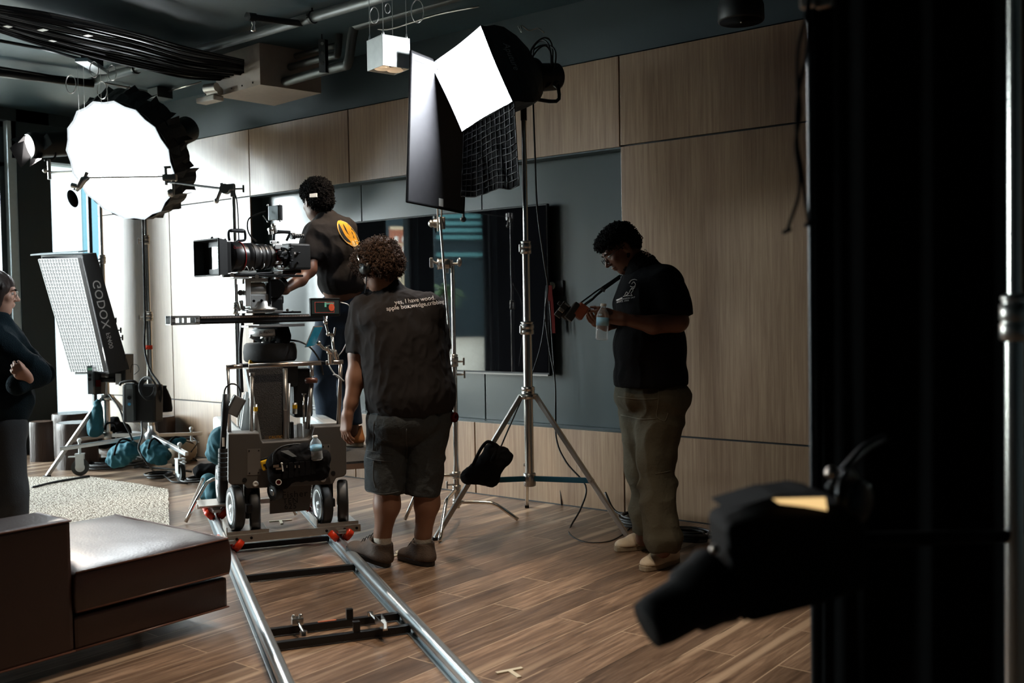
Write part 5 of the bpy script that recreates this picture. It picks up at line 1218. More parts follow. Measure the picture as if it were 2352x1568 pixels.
def dlet(s, size, px, py, m='print_b', name='lettering', du=0.01, **k): return lettering(s, size, D(px, py, du), VD, ZD, m, dl, name, 0.002, **k)
dlet('JL Fisher', 0.052, 664, 1136, spacing=1.15); dlet('TEN', 0.045, 667, 1150, spacing=1.1); dlet('625', 0.045, 667, 1163, spacing=1.1)
M['plate_alu'] = mat('riveted_plate', (0.19, 0.175, 0.16), 0.45, metal=0.2, var=0.05)
for (x0, x1, y0, y1) in ((568, 598, 1031, 1091), (738, 758, 1021, 1079)):
    MB().prism([D(x0, y0), D(x1, y0-1), D(x1, y1-1), D(x0, y1)], -UD*0.003).build('riveted_plate', 'plate_alu', dl)
    for (x, y) in ((x0+4, y0+4), (x1-4, y0+3), (x0+5, y1-5), (x1-5, y1-6)): MB().cyl(D(x, y), D(x, y)-UD*0.006, 0.004, seg=8).build('rivet', 'blackm', dl)
dlet('10', 0.05, 745, 1033, du=0); dlet('INC', 0.022, 746, 1042, du=0)
for (x, y) in ((562, 1102), (765, 1086)): MB().cyl(D(x, y), D(x, y)-UD*0.004, 0.013, seg=20).build('port', 'blackp', dl)
for (x, y) in ((587, 1111), (742, 1100)): MB().lathe([(0.017, 0), (0.017, 0.004), (0.006, 0.006), (0.006, 0.003), (0, 0.003)], D(x, y), -UD, 20).build('washer', 'white', dl)
# wheels
def wheel(px, py, du, lab=None, steer=0.0):
    c = D(px, py, du); r = 0.127; w = 0.062; ax = (VD*math.cos(steer)+UD*math.sin(steer)).normalized()
    mb = MB().lathe([(0.075, -w/2+0.004), (r-0.012, -w/2), (r-0.002, -w/2+0.008), (r, -w/4), (r, w/4), (r-0.002, w/2-0.008), (r-0.012, w/2), (0.075, w/2-0.004)], c, ax, 40)
    wh = mb.build('wheel', 'rubber', dl)
    h = MB().lathe([(0.0, -w/2-0.004), (0.02, -w/2-0.004), (0.025, -w/2+0.008), (0.07, -w/2+0.012), (0.078, -w/2-0.001), (0.092, -w/2-0.0015), (0.094, -w/2+0.004)], c, ax, 32)
    h.lathe([(0.0, w/2+0.004), (0.02, w/2+0.004), (0.025, w/2-0.008), (0.07, w/2-0.012), (0.078, w/2+0.001), (0.092, w/2+0.0015), (0.094, w/2-0.004)], c, ax, 32)
    h.build('hub', 'white_met', wh)
    return c
zw = D(540, 1215).z
for px, py, du, st in ((541, 1166, 0.06, 0.12), (585, 1168, 0.10, -0.1), (741, 1158, 0.06, 0.1), (787, 1150, 0.05, -0.18)): wheel(px, py, du, steer=st)
for px, py in ((573, 1168), (763, 1154)):
    c = D(px, py, -0.02); MB().lathe([(0.015, 0), (0.016, -0.006), (0.009, -0.008), (0.009, -0.004), (0, -0.004)], c, UD, 18).build('axle_cap', 'white', dl)
    MB().box(c+UD*0.09+ZD*0.06, (0.06, 0.04, 0.26), RD, bev=0.01).box(c+UD*0.06, (0.14, 0.035, 0.05), RD, bev=0.008).build('wheel_fork', 'blackm', dl)
cL = (D(541, 1166, .06)-OD); cR_ = (D(787, 1150, .05)-OD)
for v in (cL.dot(VD), cL.dot(VD)+0.1, cR_.dot(VD)-0.1, cR_.dot(VD)):
    c = OD+UD*0.98+VD*v+ZD*(cL.z); mb = MB().lathe([(0.075, -0.027), (0.115, -0.031), (0.127, -0.015), (0.127, 0.015), (0.115, 0.031), (0.075, 0.027)], c, VD, 36); wh = mb.build('wheel', 'rubber', dl)
    MB().lathe([(0, -0.034), (0.02, -0.034), (0.03, -0.018), (0.068, -0.016), (0.078, -0.03), (0.092, -0.031), (0.093, -0.026)], c, VD, 30).build('hub', 'white_met', wh)
# rail skates
sk = thing('skate_plate', OD+UD*0.02, 'front skate plate with orange wheels carrying the dolly on the rails', 'skate plate', 'skate plates')
zp = D(640, 1240).z
a, b = D(503, 1243, -0.06), D(828, 1209, -0.06); a.z = b.z = (a.z+b.z)/2
MB().box((a+b)/2, (0.012, (b-a).length, 0.042), RD, bev=0.002).box((a+b)/2+UD*0.03-ZD*0.02, (0.06, (b-a).length, 0.006), RD).build('cross_beam', 'steel', sk)
zt_ = cL.z-0.130
for v0, v1 in ((cL.dot(VD)-0.06, cL.dot(VD)+0.17), (cR_.dot(VD)-0.17, cR_.dot(VD)+0.07)):
    c = OD+VD*((v0+v1)/2)+UD*0.07+ZD*zt_; MB().box(c, (0.24, v1-v0, 0.008), RD, bev=0.002).box(c+VD*(v1-v0)/2*-1+ZD*0.02, (0.24, 0.006, 0.045), RD).box(c-UD*0.12+ZD*0.006, (0.006, v1-v0, 0.022), RD).build('wheel_tray', 'steel', sk)
for f_ in (0.12, 0.22, 0.75, 0.88, 0.97):
    p = a.lerp(b, f_)-UD*0.007; MB().cyl(p, p-UD*0.004, 0.008, seg=12).build('bolt', 'blackm', sk)
def skates(par, s, v, n=3):
    for k in range(n):
        for sg in (-1, 1):
            ang = math.radians(42)*sg; ax = VD*math.cos(ang)+ZD*math.sin(ang)*1; rad = (ZD*math.cos(ang)-VD*math.sin(ang))
            c = TP(s+(k-(n-1)/2)*0.078, v, zr)+rad*(0.0275+0.036)
            MB().lathe([(0.012, -0.019), (0.032, -0.019), (0.036, -0.013), (0.036, 0.013), (0.032, 0.019), (0.012, 0.019)], c, ax, 20).build('skate_wheel', 'orange', par)
            MB().cyl(c-ax*0.022, c+ax*0.022, 0.007, seg=8).build('axle', 'steel', par)
    MB().box(TP(s, v, zr+0.075), (n*0.078+0.02, 0.05, 0.02), RD, bev=0.004).build('truck', 'steel', par)
skates(sk, sF+0.02, vL); skates(sk, sF+0.02, vR)
sk2 = thing('skate_plate', OD+UD*1.0, 'rear skate plate with orange wheels at the far end of the dolly', 'skate plate', 'skate plates')
c = OD+UD*0.98+ZD*zt_; MB().box(c-ZD*0.01, (0.05, 0.85, 0.03), RD).box(c+VD*(-0.32)+ZD*0.004, (0.24, 0.2, 0.008), RD).box(c+VD*0.32+ZD*0.004, (0.24, 0.2, 0.008), RD).build('cross_beam', 'steel', sk2)
skates(sk2, sF+0.98, vL); skates(sk2, sF+0.98, vR)
# push bar and posts
def dtube(pts, r, name='push_bar', m='steel', du=0.1, sp=0, par=None):
    return MB().tube([D(*q_, du) for q_ in pts], r, 14, spline=sp).build(name, m, par or dl)
M['bronze'] = mat('warm_steel_tube', (0.50, 0.42, 0.36), 0.28, metal=1)
dtube([(519, 843), (557, 841)], 0.0135, m='bronze'); dtube([(571, 841), (737, 833)], 0.0135, m='bronze'); dtube([(749, 833), (788, 831)], 0.0135, m='bronze')
dtube([(523, 843), (525, 900), (527, 996)], 0.011, 'upright', 'steel'); dtube([(783, 832), (781, 880), (777, 980)], 0.012, 'upright', 'bronze')
dtube([(579, 862), (577, 992)], 0.011, 'upright', 'steel', 0.12); MB().cyl(D(579, 862, .12), D(579, 856, .12), 0.016).build('cap', 'steel', dl)
dtube([(655, 846), (656, 1008)], 0.014, 'upright', 'steel', 0.12); dtube([(664, 880), (662, 1006)], 0.008, 'control_rod', 'steel', 0.1)
MB().tube([D(716, 838, .2), D(716, 865, .2)], 0.012, 12).build('control_rod', 'steel', dl)
dtube([(716, 880), (711, 930), (706, 985)], 0.013, 'lever', 'steel', 0.1); MB().lathe([(0.0, -0.018), (0.034, -0.016), (0.038, -0.004), (0.038, 0.006), (0.032, 0.014), (0, 0.017)], D(715, 873, .1), ZD, 24).build('lever_knob', mat('brown_knob', (0.11, 0.04, 0.025), 0.3), dl)
dtube([(698, 906), (698, 972)], 0.006, 'control_rod', 'chrome', 0.1); MB().cyl(D(698, 906, .1), D(698, 903, .1), 0.013).build('cap', 'chrome', dl)
dtube([(677, 925), (677, 950)], 0.014, 'cylinder', 'steel', 0.15); MB().cyl(D(677, 929, .15), D(677, 938, .15), 0.0147).build('yellow_label', 'yellow', dl)
dtube([(587, 928), (587, 990)], 0.012, 'cylinder', 'steel', 0.16); MB().cyl(D(587, 934, .16), D(587, 944, .16), 0.0127).build('yellow_label', 'yellow', dl)
for (x0, x1, y0, y1) in ((651, 663, 940, 1008), (666, 674, 968, 1009), (682, 694, 972, 1008), (697, 711, 968, 1006)):
    MB().box(D((x0+x1)/2, (y0+y1)/2, .12), (0.04, PXM(x1-x0, 5.75), PXM(y1-y0, 5.75)), RD, bev=0.003).build('valve_block', 'steel' if x0 != 666 else 'blackm', dl)
MB().cyl(D(720, 988, .05), D(736, 985, .05), 0.016).build('valve_knob', 'bronze', dl)
# beam arm with grip mat
a1 = [D(572, 847, .16), D(650, 843, .16), D(653, 1009, .16), D(602, 1012, .16)]
MB().prism(a1, UD*0.05).build('beam_mat', 'grip', dl)
MB().prism([D(565, 848, .16), D(572, 847, .155), D(602, 1012, .155), D(596, 1012, .16)], UD*0.12).prism([D(572, 900, .3), D(563, 990, .3), D(553, 990, .3), D(565, 900, .3)], UD*0.04).build('beam_arm', 'white_met', dl)
MB().prism([D(560, 905, .4), D(548, 990, .4), D(585, 990, .4), D(592, 930, .4)], UD*0.02).build('side_web', 'white_met', dl)
M['caution'] = mat('caution_strip', (0.12, 0.085, 0.06), 0.5)
MB().prism([D(608, 1001, .155), D(650, 998, .155), D(650, 1008, .155), D(608, 1010, .155)], -UD*0.002).build('caution_strip', 'caution', dl)
lettering('CAUTION', 0.022, D(637, 1003.5, .152), VD, ZD, 'gold', dl, 'caution_word', 0.002)
# centre post, seat, turret
PT = D(618, 900, 0.42); PT.z = 0
def ZP(py): return PL(618, py, PT, _dh).z
def PTu(px, py, off=0.0): return PL(px, py, PT-_dh*off, _dh)
MB().cyl((PT.x, PT.y, 0.35), (PT.x, PT.y, ZP(842)), 0.055).build('lift_post', 'blackm', dl)
MB().box(PTu(640, 860, -.05), (0.28, 0.2, 0.14), RD, bev=0.02).box(PTu(690, 900, -.1), (0.2, 0.12, 0.3), RD, bev=0.02).build('hydraulic_unit', 'blackp', dl)
zsA, zsB = ZP(829), ZP(786)
rS = PXM(59, depth(PT)); sc_ = PTu(621, 829)
MB().lathe([(0, 0), (rS*0.93, 0), (rS*1.0, 0.012), (rS*1.02, (zsB-zsA)*0.5), (rS*0.98, zsB-zsA-0.014), (rS*0.9, zsB-zsA-0.002), (0, zsB-zsA)], (sc_.x, sc_.y, zsA), seg=44).build('round_seat', mat('black_foam_seat', (0.018, 0.018, 0.019), 0.75, bump=0.15), dl)
MB().box(PTu(588, 831, .1), (0.05, 0.085, 0.03), RD, bev=0.006).build('yellow_level_box', 'yellow', dl)
MB().box(PTu(650, 836, .05), (0.12, 0.5, 0.02), RD, bev=0.004).build('turret_plate', 'blackm', dl)
zc1 = ZP(772); zc2 = ZP(756)
mb = MB().lathe([(0.10, 0), (0.112, 0.004), (0.112, zc2-zc1), (0.10, zc2-zc1+0.004), (0, zc2-zc1+0.004)], (PT.x, PT.y, zc1), seg=40); mb.build('turntable_ring', 'white_met', dl)
lettering('JL Fisher', 0.024, PTu(612, 763, .13), _rh, ZD, 'blackm', dl, 'ring_word', 0.004)
for sx in (-1, 0, 1): MB().tube([PTu(612+sx*38, 772, .08), PTu(612+sx*12, 783, .02)], 0.012, 8).build('turret_spider', 'white_met', dl)
MB().cyl((PT.x, PT.y, zsB), (PT.x, PT.y, zc1), 0.045).build('turret_neck', 'steel', dl)
MB().cyl((PT.x, PT.y, zc2), (PT.x, PT.y, ZP(747)), 0.085).build('turret_cap', 'blackm', dl)
# side platform and step mat on the operator side
sb_ = OD+UD*0.62+VD*(vr_+0.27); zstep = 0.47
MB().box(sb_+ZD*(zstep-0.02), (0.75, 0.48, 0.035), RD, bev=0.004).build('side_board', 'blackm', dl)
MB().box(sb_+ZD*(zstep+0.002), (0.73, 0.46, 0.010), RD).build('side_board_mat', 'grip', dl)
MB().box(sb_-UD*0.378+ZD*(zstep-0.022), (0.006, 0.48, 0.034), RD).build('board_edge', 'bronze', dl)
# teal sandbag on the left flank
t = thing('sandbag', D(506, 1010, .45), 'bright teal sandbag draped on the left flank of the dolly', 'sandbag', 'sandbags')
body('bag', [cap(D(509, 1005, .35), D(503, 1035, .45), 0.065, 0.08), cap(D(511, 1000, .5), D(503, 1035, .55), 0.06, 0.07)], 'teal_fab', t, 0.007, 0.04, disp=fold(14, 0.010))
# side crank and dark feet behind the dolly
MB().cyl(F(437, 1168), P(466, 1100, 6.8), 0.011).build('tripod_leg', 'steel', None, 'short loose tripod leg standing tilted left of the dolly wheels', 'tripod leg')
t = thing('sandbag', P(486, 1115, 7.3), 'dark teal sandbag on the floor left behind the dolly', 'sandbag', 'sandbags')
body('bag', [cap(P(478, 1105, 7.4), P(480, 1130, 7.4), 0.06, 0.07), cap(P(492, 1110, 7.3), P(490, 1135, 7.3), 0.05, 0.06)], 'teal_fab', t, 0.008, 0.04, disp=fold(11, 0.012))
t = thing('sandbag', P(478, 1078, 8.45), 'black sandbag lying on the floor left behind the dolly', 'sandbag', 'sandbags')
body('bag', [cap(P(462, 1082, 8.4), P(492, 1080, 8.4), 0.06, 0.06)], 'black', t, 0.008, 0.04, disp=fold(11, 0.012))

# --- tool pouch, bottle, tape measure hanging on the front
t = thing('tool_pouch', D(675, 1070, -.1), 'black multi pocket tool pouch hanging on the dolly front', 'pouch')
k_ = -0.09
body('pouch_body', [cap(D(632, 1062, k_), D(738, 1052, k_), 0.050, 0.055), cap(D(635, 1090, k_), D(735, 1080, k_), 0.052, 0.055), cap(D(640, 1045, k_-.02), D(700, 1028, k_), 0.03, 0.03), cap(D(640, 1105, k_), D(650, 1110, k_), 0.035)], 'black', t, 0.005, 0.03, disp=fold(20, 0.006))
MB().tube([D(628, 1065, k_-.05), D(630, 1040, k_-.04), D(650, 1025, k_-.02), D(690, 1020, k_), D(712, 1030, k_-.02), D(722, 1055, k_-.04)], 0.006, 8, spline=5).build('rim', 'blackp', t)
for i in range(6):
    px = 650+i*13; MB().prism([D(px, 1064-i, k_-.065), D(px+10, 1063-i, k_-.065), D(px+10, 1098-i*2, k_-.065), D(px, 1099-i*2, k_-.065)], UD*0.02).build('pocket', 'black', t)
MB().cyl(D(640, 1107, k_-.04), D(640, 1107, k_-.055), 0.017).build('round_patch', 'white', t); MB().cyl(D(640, 1107, k_-.055), D(640, 1107, k_-.056), 0.012).build('patch_centre', 'red', t)
MB().prism([D(645, 1036, k_-.06), D(663, 1034, k_-.06), D(682, 1048, k_-.07), D(672, 1049, k_-.07)], UD*0.01).build('folded_knife', 'alu', t)
MB().box(D(634, 1070, k_-.06), (0.012, 0.03, 0.014), RD).box(D(640, 1076, k_-.06), (0.012, 0.03, 0.01), RD).build('brass_fitting', 'bronze', t)
MB().cyl(D(647, 1064, k_-.07), D(650, 1082, k_-.07), 0.004).sph(D(647, 1064, k_-.07), 0.007).build('punch', 'white', t)
for px in (659, 678, 687): MB().cyl(D(px, 1068, k_-.07), D(px, 1074, k_-.07), 0.004).build('tool_tip', 'chrome', t)
t = thing('tape_measure', D(608, 1066, -.06), 'yellow tape measure with black logo hanging left of the tool pouch', 'tape measure')
Rt = RD @ Matrix.Rotation(0.25, 3, 'X')
MB().box(D(610, 1067, -.06), (0.035, 0.050, 0.058), Rt, bev=0.01).build('case', 'yellow', t); MB().box(D(610, 1067, -.08), (0.003, 0.026, 0.012), Rt).box(D(611, 1071, -.08), (0.003, 0.010, 0.03), Rt).build('black_mark', 'print_b', t); MB().box(D(609, 1053, -.05), (0.03, 0.05, 0.012), Rt, bev=0.004).build('clip', 'blackp', t)
t = thing('tape_roll', D(630, 1132, -.06), 'roll of black tape hanging below the tool pouch beside the name plate', 'tape roll')
MB().lathe([(0.022, -0.022), (0.048, -0.022), (0.05, -0.018), (0.05, 0.018), (0.048, 0.022), (0.022, 0.022), (0.022, -0.022)], D(632, 1128, -.06), VD+UD*0.5+ZD*0.1, 30).build('roll', 'rubber', t)
MB().lathe([(0.010, -0.024), (0.022, -0.0225), (0.022, 0.0225), (0.010, 0.024)], D(632, 1128, -.06), VD+UD*0.5+ZD*0.1, 24).build('core', 'alu', t)
MB().tube([D(623, 1095, -.05), D(622, 1115, -.06), D(626, 1128, -.05)], 0.006, 6, spline=3).build('strap', 'black', t)
def bottle(base, h, label, name='water_bottle', tilt=Vector((0, 0, 1)), r=0.032, water=0.8, labc=True):
    t = thing(name, base, label, 'bottle', 'water bottles'); tilt = Vector(tilt).normalized()
    pf = [(0, 0.0), (r*0.8, 0.0), (r, 0.008)]
    for i in range(9): pf += [(r*(0.985-0.03*(i % 2)), 0.012+i*h*0.065)]
    pf += [(r, h*0.64), (r*0.85, h*0.76), (r*0.42, h*0.88), (r*0.40, h*0.93)]
    MB().lathe(pf, base, tilt, 28).build('clear_shell', 'glass', t)
    MB().lathe([(r*0.46, h*0.925), (r*0.47, h*0.93), (r*0.47, h*0.995), (r*0.43, h), (0, h)], base, tilt, 22).build('cap', 'white', t)
    if labc: MB().lathe([(r*1.012, h*0.40), (r*1.012, h*0.62)], base, tilt, 28, smooth=True).build('label_band', 'label', t)
    return t
bb_ = D(729, 1056, -.16); hb_ = (D(723, 1000, -.16)-bb_).length
bottle(bb_, hb_, 'clear water bottle with white cap standing in the tool pouch on the dolly', tilt=D(723, 1000, -.16)-bb_, r=0.033)
# black folded monopod arm and hoop on the left upright
t = thing('folded_arm', D(516, 990, -.04), 'black ribbed folding arm hanging from the left post of the dolly', 'camera arm')
pts = [D(519, 905, -.03), D(517, 940, -.03), D(514, 985, -.03), D(512, 1030, -.03), D(511, 1105, -.03)]
MB().tube(pts[:4], [0.018, 0.02, 0.017, 0.017], 12).build('strut', 'blackp', t)
mb = MB(); 
for i in range(7): c = pts[3].lerp(pts[4], i/7); c2 = pts[3].lerp(pts[4], (i+0.8)/7); mb.cyl(c, c2, 0.026)
mb.build('ribbed_grip', 'rubber', t); MB().box(D(513, 1015, -.055), (0.003, 0.012, 0.05), RD).build('small_label', 'white', t)
MB().tube([D(519, 905, -.02), D(512, 930, -.02), D(512, 975, -.02)], 0.010, 6, spline=3).build('strap', 'black', t)
MB().tube([D(534+19*math.cos(a*0.35), 903+22*math.sin(a*0.35), .02) for a in range(18)], 0.005, 6, closed=True).build('black_hoop', 'blackp', None, 'thin black hoop hanging on the left upright of the push bar', 'hoop')
t = thing('clear_case', D(541, 932, 0), 'clear plastic slate case hanging at an angle on the left of the dolly', 'case')
Rq = RD @ Matrix.Rotation(-0.5, 3, 'X'); M['smoke'] = mat('smoky_plastic', (0.30, 0.30, 0.30), 0.12, spec=0.8, metal=0.3)
MB().box(D(541, 932, 0), (0.05, 0.075, 0.11), Rq, bev=0.006).build('shell', 'smoke', t)
for s_ in (-1, 1): MB().box(D(541, 932, 0)+Rq @ Vector((-0.028, s_*0.03, 0)), (0.004, 0.006, 0.11), Rq).build('ridge', 'chrome', t)

# ================================================================== slider, head and camera
CAo = P(640, 600, 6.0); cdir = (-_rh*math.cos(math.radians(46))-_dh*math.sin(math.radians(46))).normalized()
sn_ = cdir.cross(ZD).normalized()
if sn_.dot(_dh) > 0: sn_ = -sn_
RCm = frame(cdir); 
def K(px, py, off=0.0): return PL(px, py, CAo+sn_*off, sn_)   # on the plane through the lens axis
# slider bar
SDi = (-_rh*math.cos(math.radians(33))-_dh*math.sin(math.radians(33))).normalized(); ss = SDi.cross(ZD).normalized(); ss = -ss if ss.dot(_dh) > 0 else ss
SO = P(612, 733, 5.98)
def S(px, py, off=0.0): return PL(px, py, SO+ss*off, ss)
sl = thing('camera_slider', SO, 'long black camera slider with ruler strip and silver end bracket under the camera', 'slider')
Rs = frame(SDi); a, b = S(452, 735), S(735, 729); mid = (a+b)/2; a.z = b.z = mid.z
L_ = (b-a).length
MB().box((a+b)/2-ss*0.0, (L_, 0.11, 0.046), Rs, bev=0.003).build('rail_body', 'blackp', sl)
MB().box((a+b)/2+ss*0.0565+ZD*0.014, (L_*0.985, 0.002, 0.010), Rs).build('ruler_strip', mat('ruler_strip', (0.50, 0.42, 0.38), 0.5, var=0.4, nscale=40), sl)
mb = MB()
for i in range(46): mb.box(a.lerp(b, (i+0.5)/46)+ss*0.058+ZD*0.014, (0.0015, 0.001, 0.006), Rs)
mb.build('ruler_ticks', 'print_b', sl)
MB().box((a+b)/2+ss*0.057-ZD*0.010, (L_, 0.004, 0.006), Rs).build('groove_line', 'groove', sl)
e0, e1 = S(386, 735), S(453, 735)
eb = MB(); ec = (e0+e1)/2; ec.z = mid.z; el = (e1-e0).length; o_ = ss*0.05
for sg in (1, -1):
    c = ec+ss*0.052*sg
    eb.box(c+ZD*0.020, (el, 0.006, 0.012), Rs).box(c-ZD*0.020, (el, 0.006, 0.012), Rs)
    for f_ in (-0.42, 0, 0.42): eb.box(c+SDi*el*f_, (el*0.10 if f_ == 0 else el*0.16, 0.006, 0.05), Rs)
eb.box(ec-ZD*0.022, (el, 0.10, 0.006), Rs); eb.build('end_bracket', 'white_met', sl)
for f_ in (-.42, -.36, .36, .42): MB().cyl(ec+SDi*el*f_+ss*0.055+ZD*0.012, ec+SDi*el*f_+ss*0.057+ZD*0.012, 0.003, seg=8).cyl(ec+SDi*el*f_+ss*0.055-ZD*0.012, ec+SDi*el*f_+ss*0.057-ZD*0.012, 0.003, seg=8).build('screw', 'blackm', sl)
MB().box(S(600, 749), (0.20, 0.13, 0.012), Rs, bev=0.003).box(S(640, 747), (0.28, 0.12, 0.016), Rs).build('mount_plate', 'alu', sl)
MB().box(S(598, 716), (0.22, 0.15, 0.014), Rs, bev=0.003).build('carriage', 'alu', sl); MB().box(S(650, 717), (0.18, 0.13, 0.012), Rs, bev=0.003).build('carriage', 'blackm', sl)
# fluid head
hdm = thing('pan_tilt_mount', S(600, 712), 'silver grey geared camera head standing on the slider under the camera', 'camera head')
hc = S(598, 712)
MB().lathe([(0.10, 0), (0.10, 0.008), (0.065, 0.022), (0.06, 0.05), (0.05, 0.055)], hc, ZD, 36).build('pan_base', 'steel', hdm)
MB().box(S(590, 694), (0.11, 0.10, 0.09), Rs, bev=0.006).box(S(563, 672, .01), (0.035, 0.11, 0.16), Rs, bev=0.006).box(S(608, 700), (0.05, 0.11, 0.05), Rs, bev=0.005).build('yoke', 'white_met', hdm)
MB().box(S(585, 643), (0.18, 0.10, 0.022), Rs, bev=0.003).box(S(560, 648), (0.05, 0.10, 0.02), Rs).build('tilt_plate', 'white_met', hdm)
cA, cB_ = S(567, 667), S(605, 667); MB().cyl(cA, cB_, 0.048, seg=32).build('tilt_drum', 'steel', hdm)
MB().box(S(612, 668), (0.016, 0.12, 0.16), Rs, bev=0.004).build('side_arm', 'blackm', hdm)
for px, py in ((583, 691), (601, 690)): MB().cyl(S(px, py, .055), S(px, py, .065), 0.008).build('bolt', 'blackm', hdm)
MB().cyl(S(632, 662, .02), S(632, 662, .06), 0.055, seg=30).cyl(S(648, 650), S(655, 645), 0.03).build('hand_wheel', 'blackp', hdm)
MB().box(S(628, 700), (0.09, 0.10, 0.09), Rs, bev=0.015).box(S(636, 688), (0.06, 0.08, 0.05), Rs, bev=0.01).build('gear_housing', 'blackp', hdm)
MB().cyl(S(556, 672, .02), S(552, 672, .05), 0.016).tube([S(552, 690), S(556, 705), S(566, 716)], 0.013, 8).build('lock_lever', 'steel', hdm)
for px, py in ((617, 700), (660, 712), (672, 716)): MB().cyl(S(px, py, .05), S(px, py, .06), 0.008).build('bolt', 'steel', hdm)

# camera
cm = thing('film_camera', K(660, 600), 'black digital film camera with matte box and long zoom lens on the dolly', 'camera')
# rods and dovetail
for o in (-0.03, 0.03): MB().cyl(K(512, 633, o), K(690, 623, o), 0.0095).build('rod', 'blackm', cm)
MB().box(K(610, 633), (0.46, 0.10, 0.012), RCm, bev=0.002).build('dovetail', 'blackm', cm); MB().box(K(545, 637), (0.10, 0.09, 0.016), RCm, bev=0.003).box(K(560, 625), (0.12, 0.08, 0.016), RCm, bev=0.003).build('base_plate', 'white_met', cm)
for px, py in ((533, 631), (590, 635)): MB().cyl(K(px, py, .05), K(px, py, .06), 0.012).build('rod_clamp', 'white_met', cm)
# lens
l0, l1 = K(523, 590), K(646, 590); ax = (l0-l1).normalized(); Ll = (l0-l1).length
lp = [(0.0, -0.02), (0.045, -0.02), (0.05, 0.0), (0.056, 0.03), (0.056, Ll*0.18), (0.066, Ll*0.22), (0.070, Ll*0.24), (0.070, Ll*0.34), (0.076, Ll*0.36), (0.076, Ll*0.42), (0.073, Ll*0.43), (0.073, Ll*0.52), (0.079, Ll*0.54), (0.081, Ll*0.70), (0.078, Ll*0.71), (0.080, Ll*0.74), (0.086, Ll*0.80), (0.089, Ll*0.97), (0.085, Ll)]
M['lens_black'] = mat('lens_black', (0.013, 0.013, 0.014), 0.32); M['lens_red'] = mat('lens_red', (0.28, 0.012, 0.012), 0.35)
ln = MB().lathe(lp, l1, ax, 44).build('lens', 'lens_black', cm)
MB().lathe([(0.0875, 0), (0.0895, 0.001), (0.0895, 0.007), (0.0875, 0.008)], l1+ax*Ll*0.80, ax, 44).build('red_ring', 'lens_red', ln)
MB().lathe([(0.056, 0), (0.0585, 0.001), (0.0585, 0.035), (0.056, 0.036)], l1+ax*0.035, ax, 40).build('red_ring', 'lens_red', ln)
for f_, rr__, n_ in ((0.45, 0.073, 60), (0.60, 0.0805, 64), (0.28, 0.070, 56)):
    gr = MB()
    for i in range(n_):
        a = 2*math.pi*i/n_; u = ZD*math.cos(a)+ax.cross(ZD)*math.sin(a); gr.box(l1+ax*Ll*f_+u*(rr__+0.0005), (0.018, 0.0095, 0.004), frame(ax, None, u))
    gr.build('gear_ring', 'rubber', ln)
lettering('Canon', 0.022, K(546, 568, .083), -ax, ZD, 'lens_red', ln, 'brand_word', 0.004)
# matte box
mf = P(481, 592, 5.62); mf = K(482, 592); mW, mH, mD_ = 0.27, 0.20, 0.05
def mbx(f, s, z): return mf+cdir*f+sn_*s+ZD*z
tx = -0.0
mbm = MB()
fo = [(mW/2, mH/2), (mW/2, -mH/2), (-mW/2, -mH/2), (-mW/2, mH/2)]; ri = [(x*0.93, z*0.93) for x, z in fo]; 
F_ = [mbx(0.02, x, z) for x, z in fo]; B_ = [mbx(-0.035, x, z) for x, z in ri]; B2 = [mbx(-0.035, x*0.60, z*0.62) for x, z in fo]
vs = F_+B_+B2; mbm.add(vs, [(i, (i+1) % 4, 4+(i+1) % 4, 4+i) for i in range(4)]+[(4+i, 4+(i+1) % 4, 8+(i+1) % 4, 8+i) for i in range(4)])
o = mbm.build('matte_box', mat('matte_box_black', (0.022, 0.025, 0.027), 0.5), cm); md = o.modifiers.new('thick', 'SOLIDIFY'); md.thickness = 0.006; md.offset = 0
fr = MB()
for i in range(4): fr.cyl(F_[i], F_[(i+1) % 4], 0.005, seg=8)
fr.build('hood_rim', 'blackp', o)
M['filter'] = mat('filter_glass', (0.9, 0.93, 0.93), 0.03, metal=1.0, var=0)
MB().prism([mbx(-0.033, x*0.60, z*0.62) for x, z in fo], -cdir*0.004).build('filter_glass', 'filter', o)
MB().box(mbx(-0.055, 0, 0), (0.03, mW*0.82, mH*0.88), RCm, bev=0.006).build('filter_stage', 'blackp', o)
MB().sph(mbx(-0.0, 0.03, mH/2+0.01), 0.008).sph(mbx(-0.05, 0.0, mH/2), 0.008).cyl(mbx(-0.07, 0.05, mH/2-0.02), mbx(-0.07, 0.05, mH/2+0.008), 0.006).build('flag_knob', 'blackp', o)
# carrying handle on the lens
MB().tube([K(527, 553), K(525, 541), K(526, 531), K(535, 528), K(556, 528), K(562, 532), K(563, 548), K(558, 552), K(545, 553)], 0.0075, 8, spline=3).box(K(544, 531), (0.085, 0.02, 0.016), RCm, bev=0.004).box(K(550, 560), (0.06, 0.03, 0.012), frame((K(560, 565)-K(540, 552))), bev=0.002).build('lens_handle', 'blackm', cm)
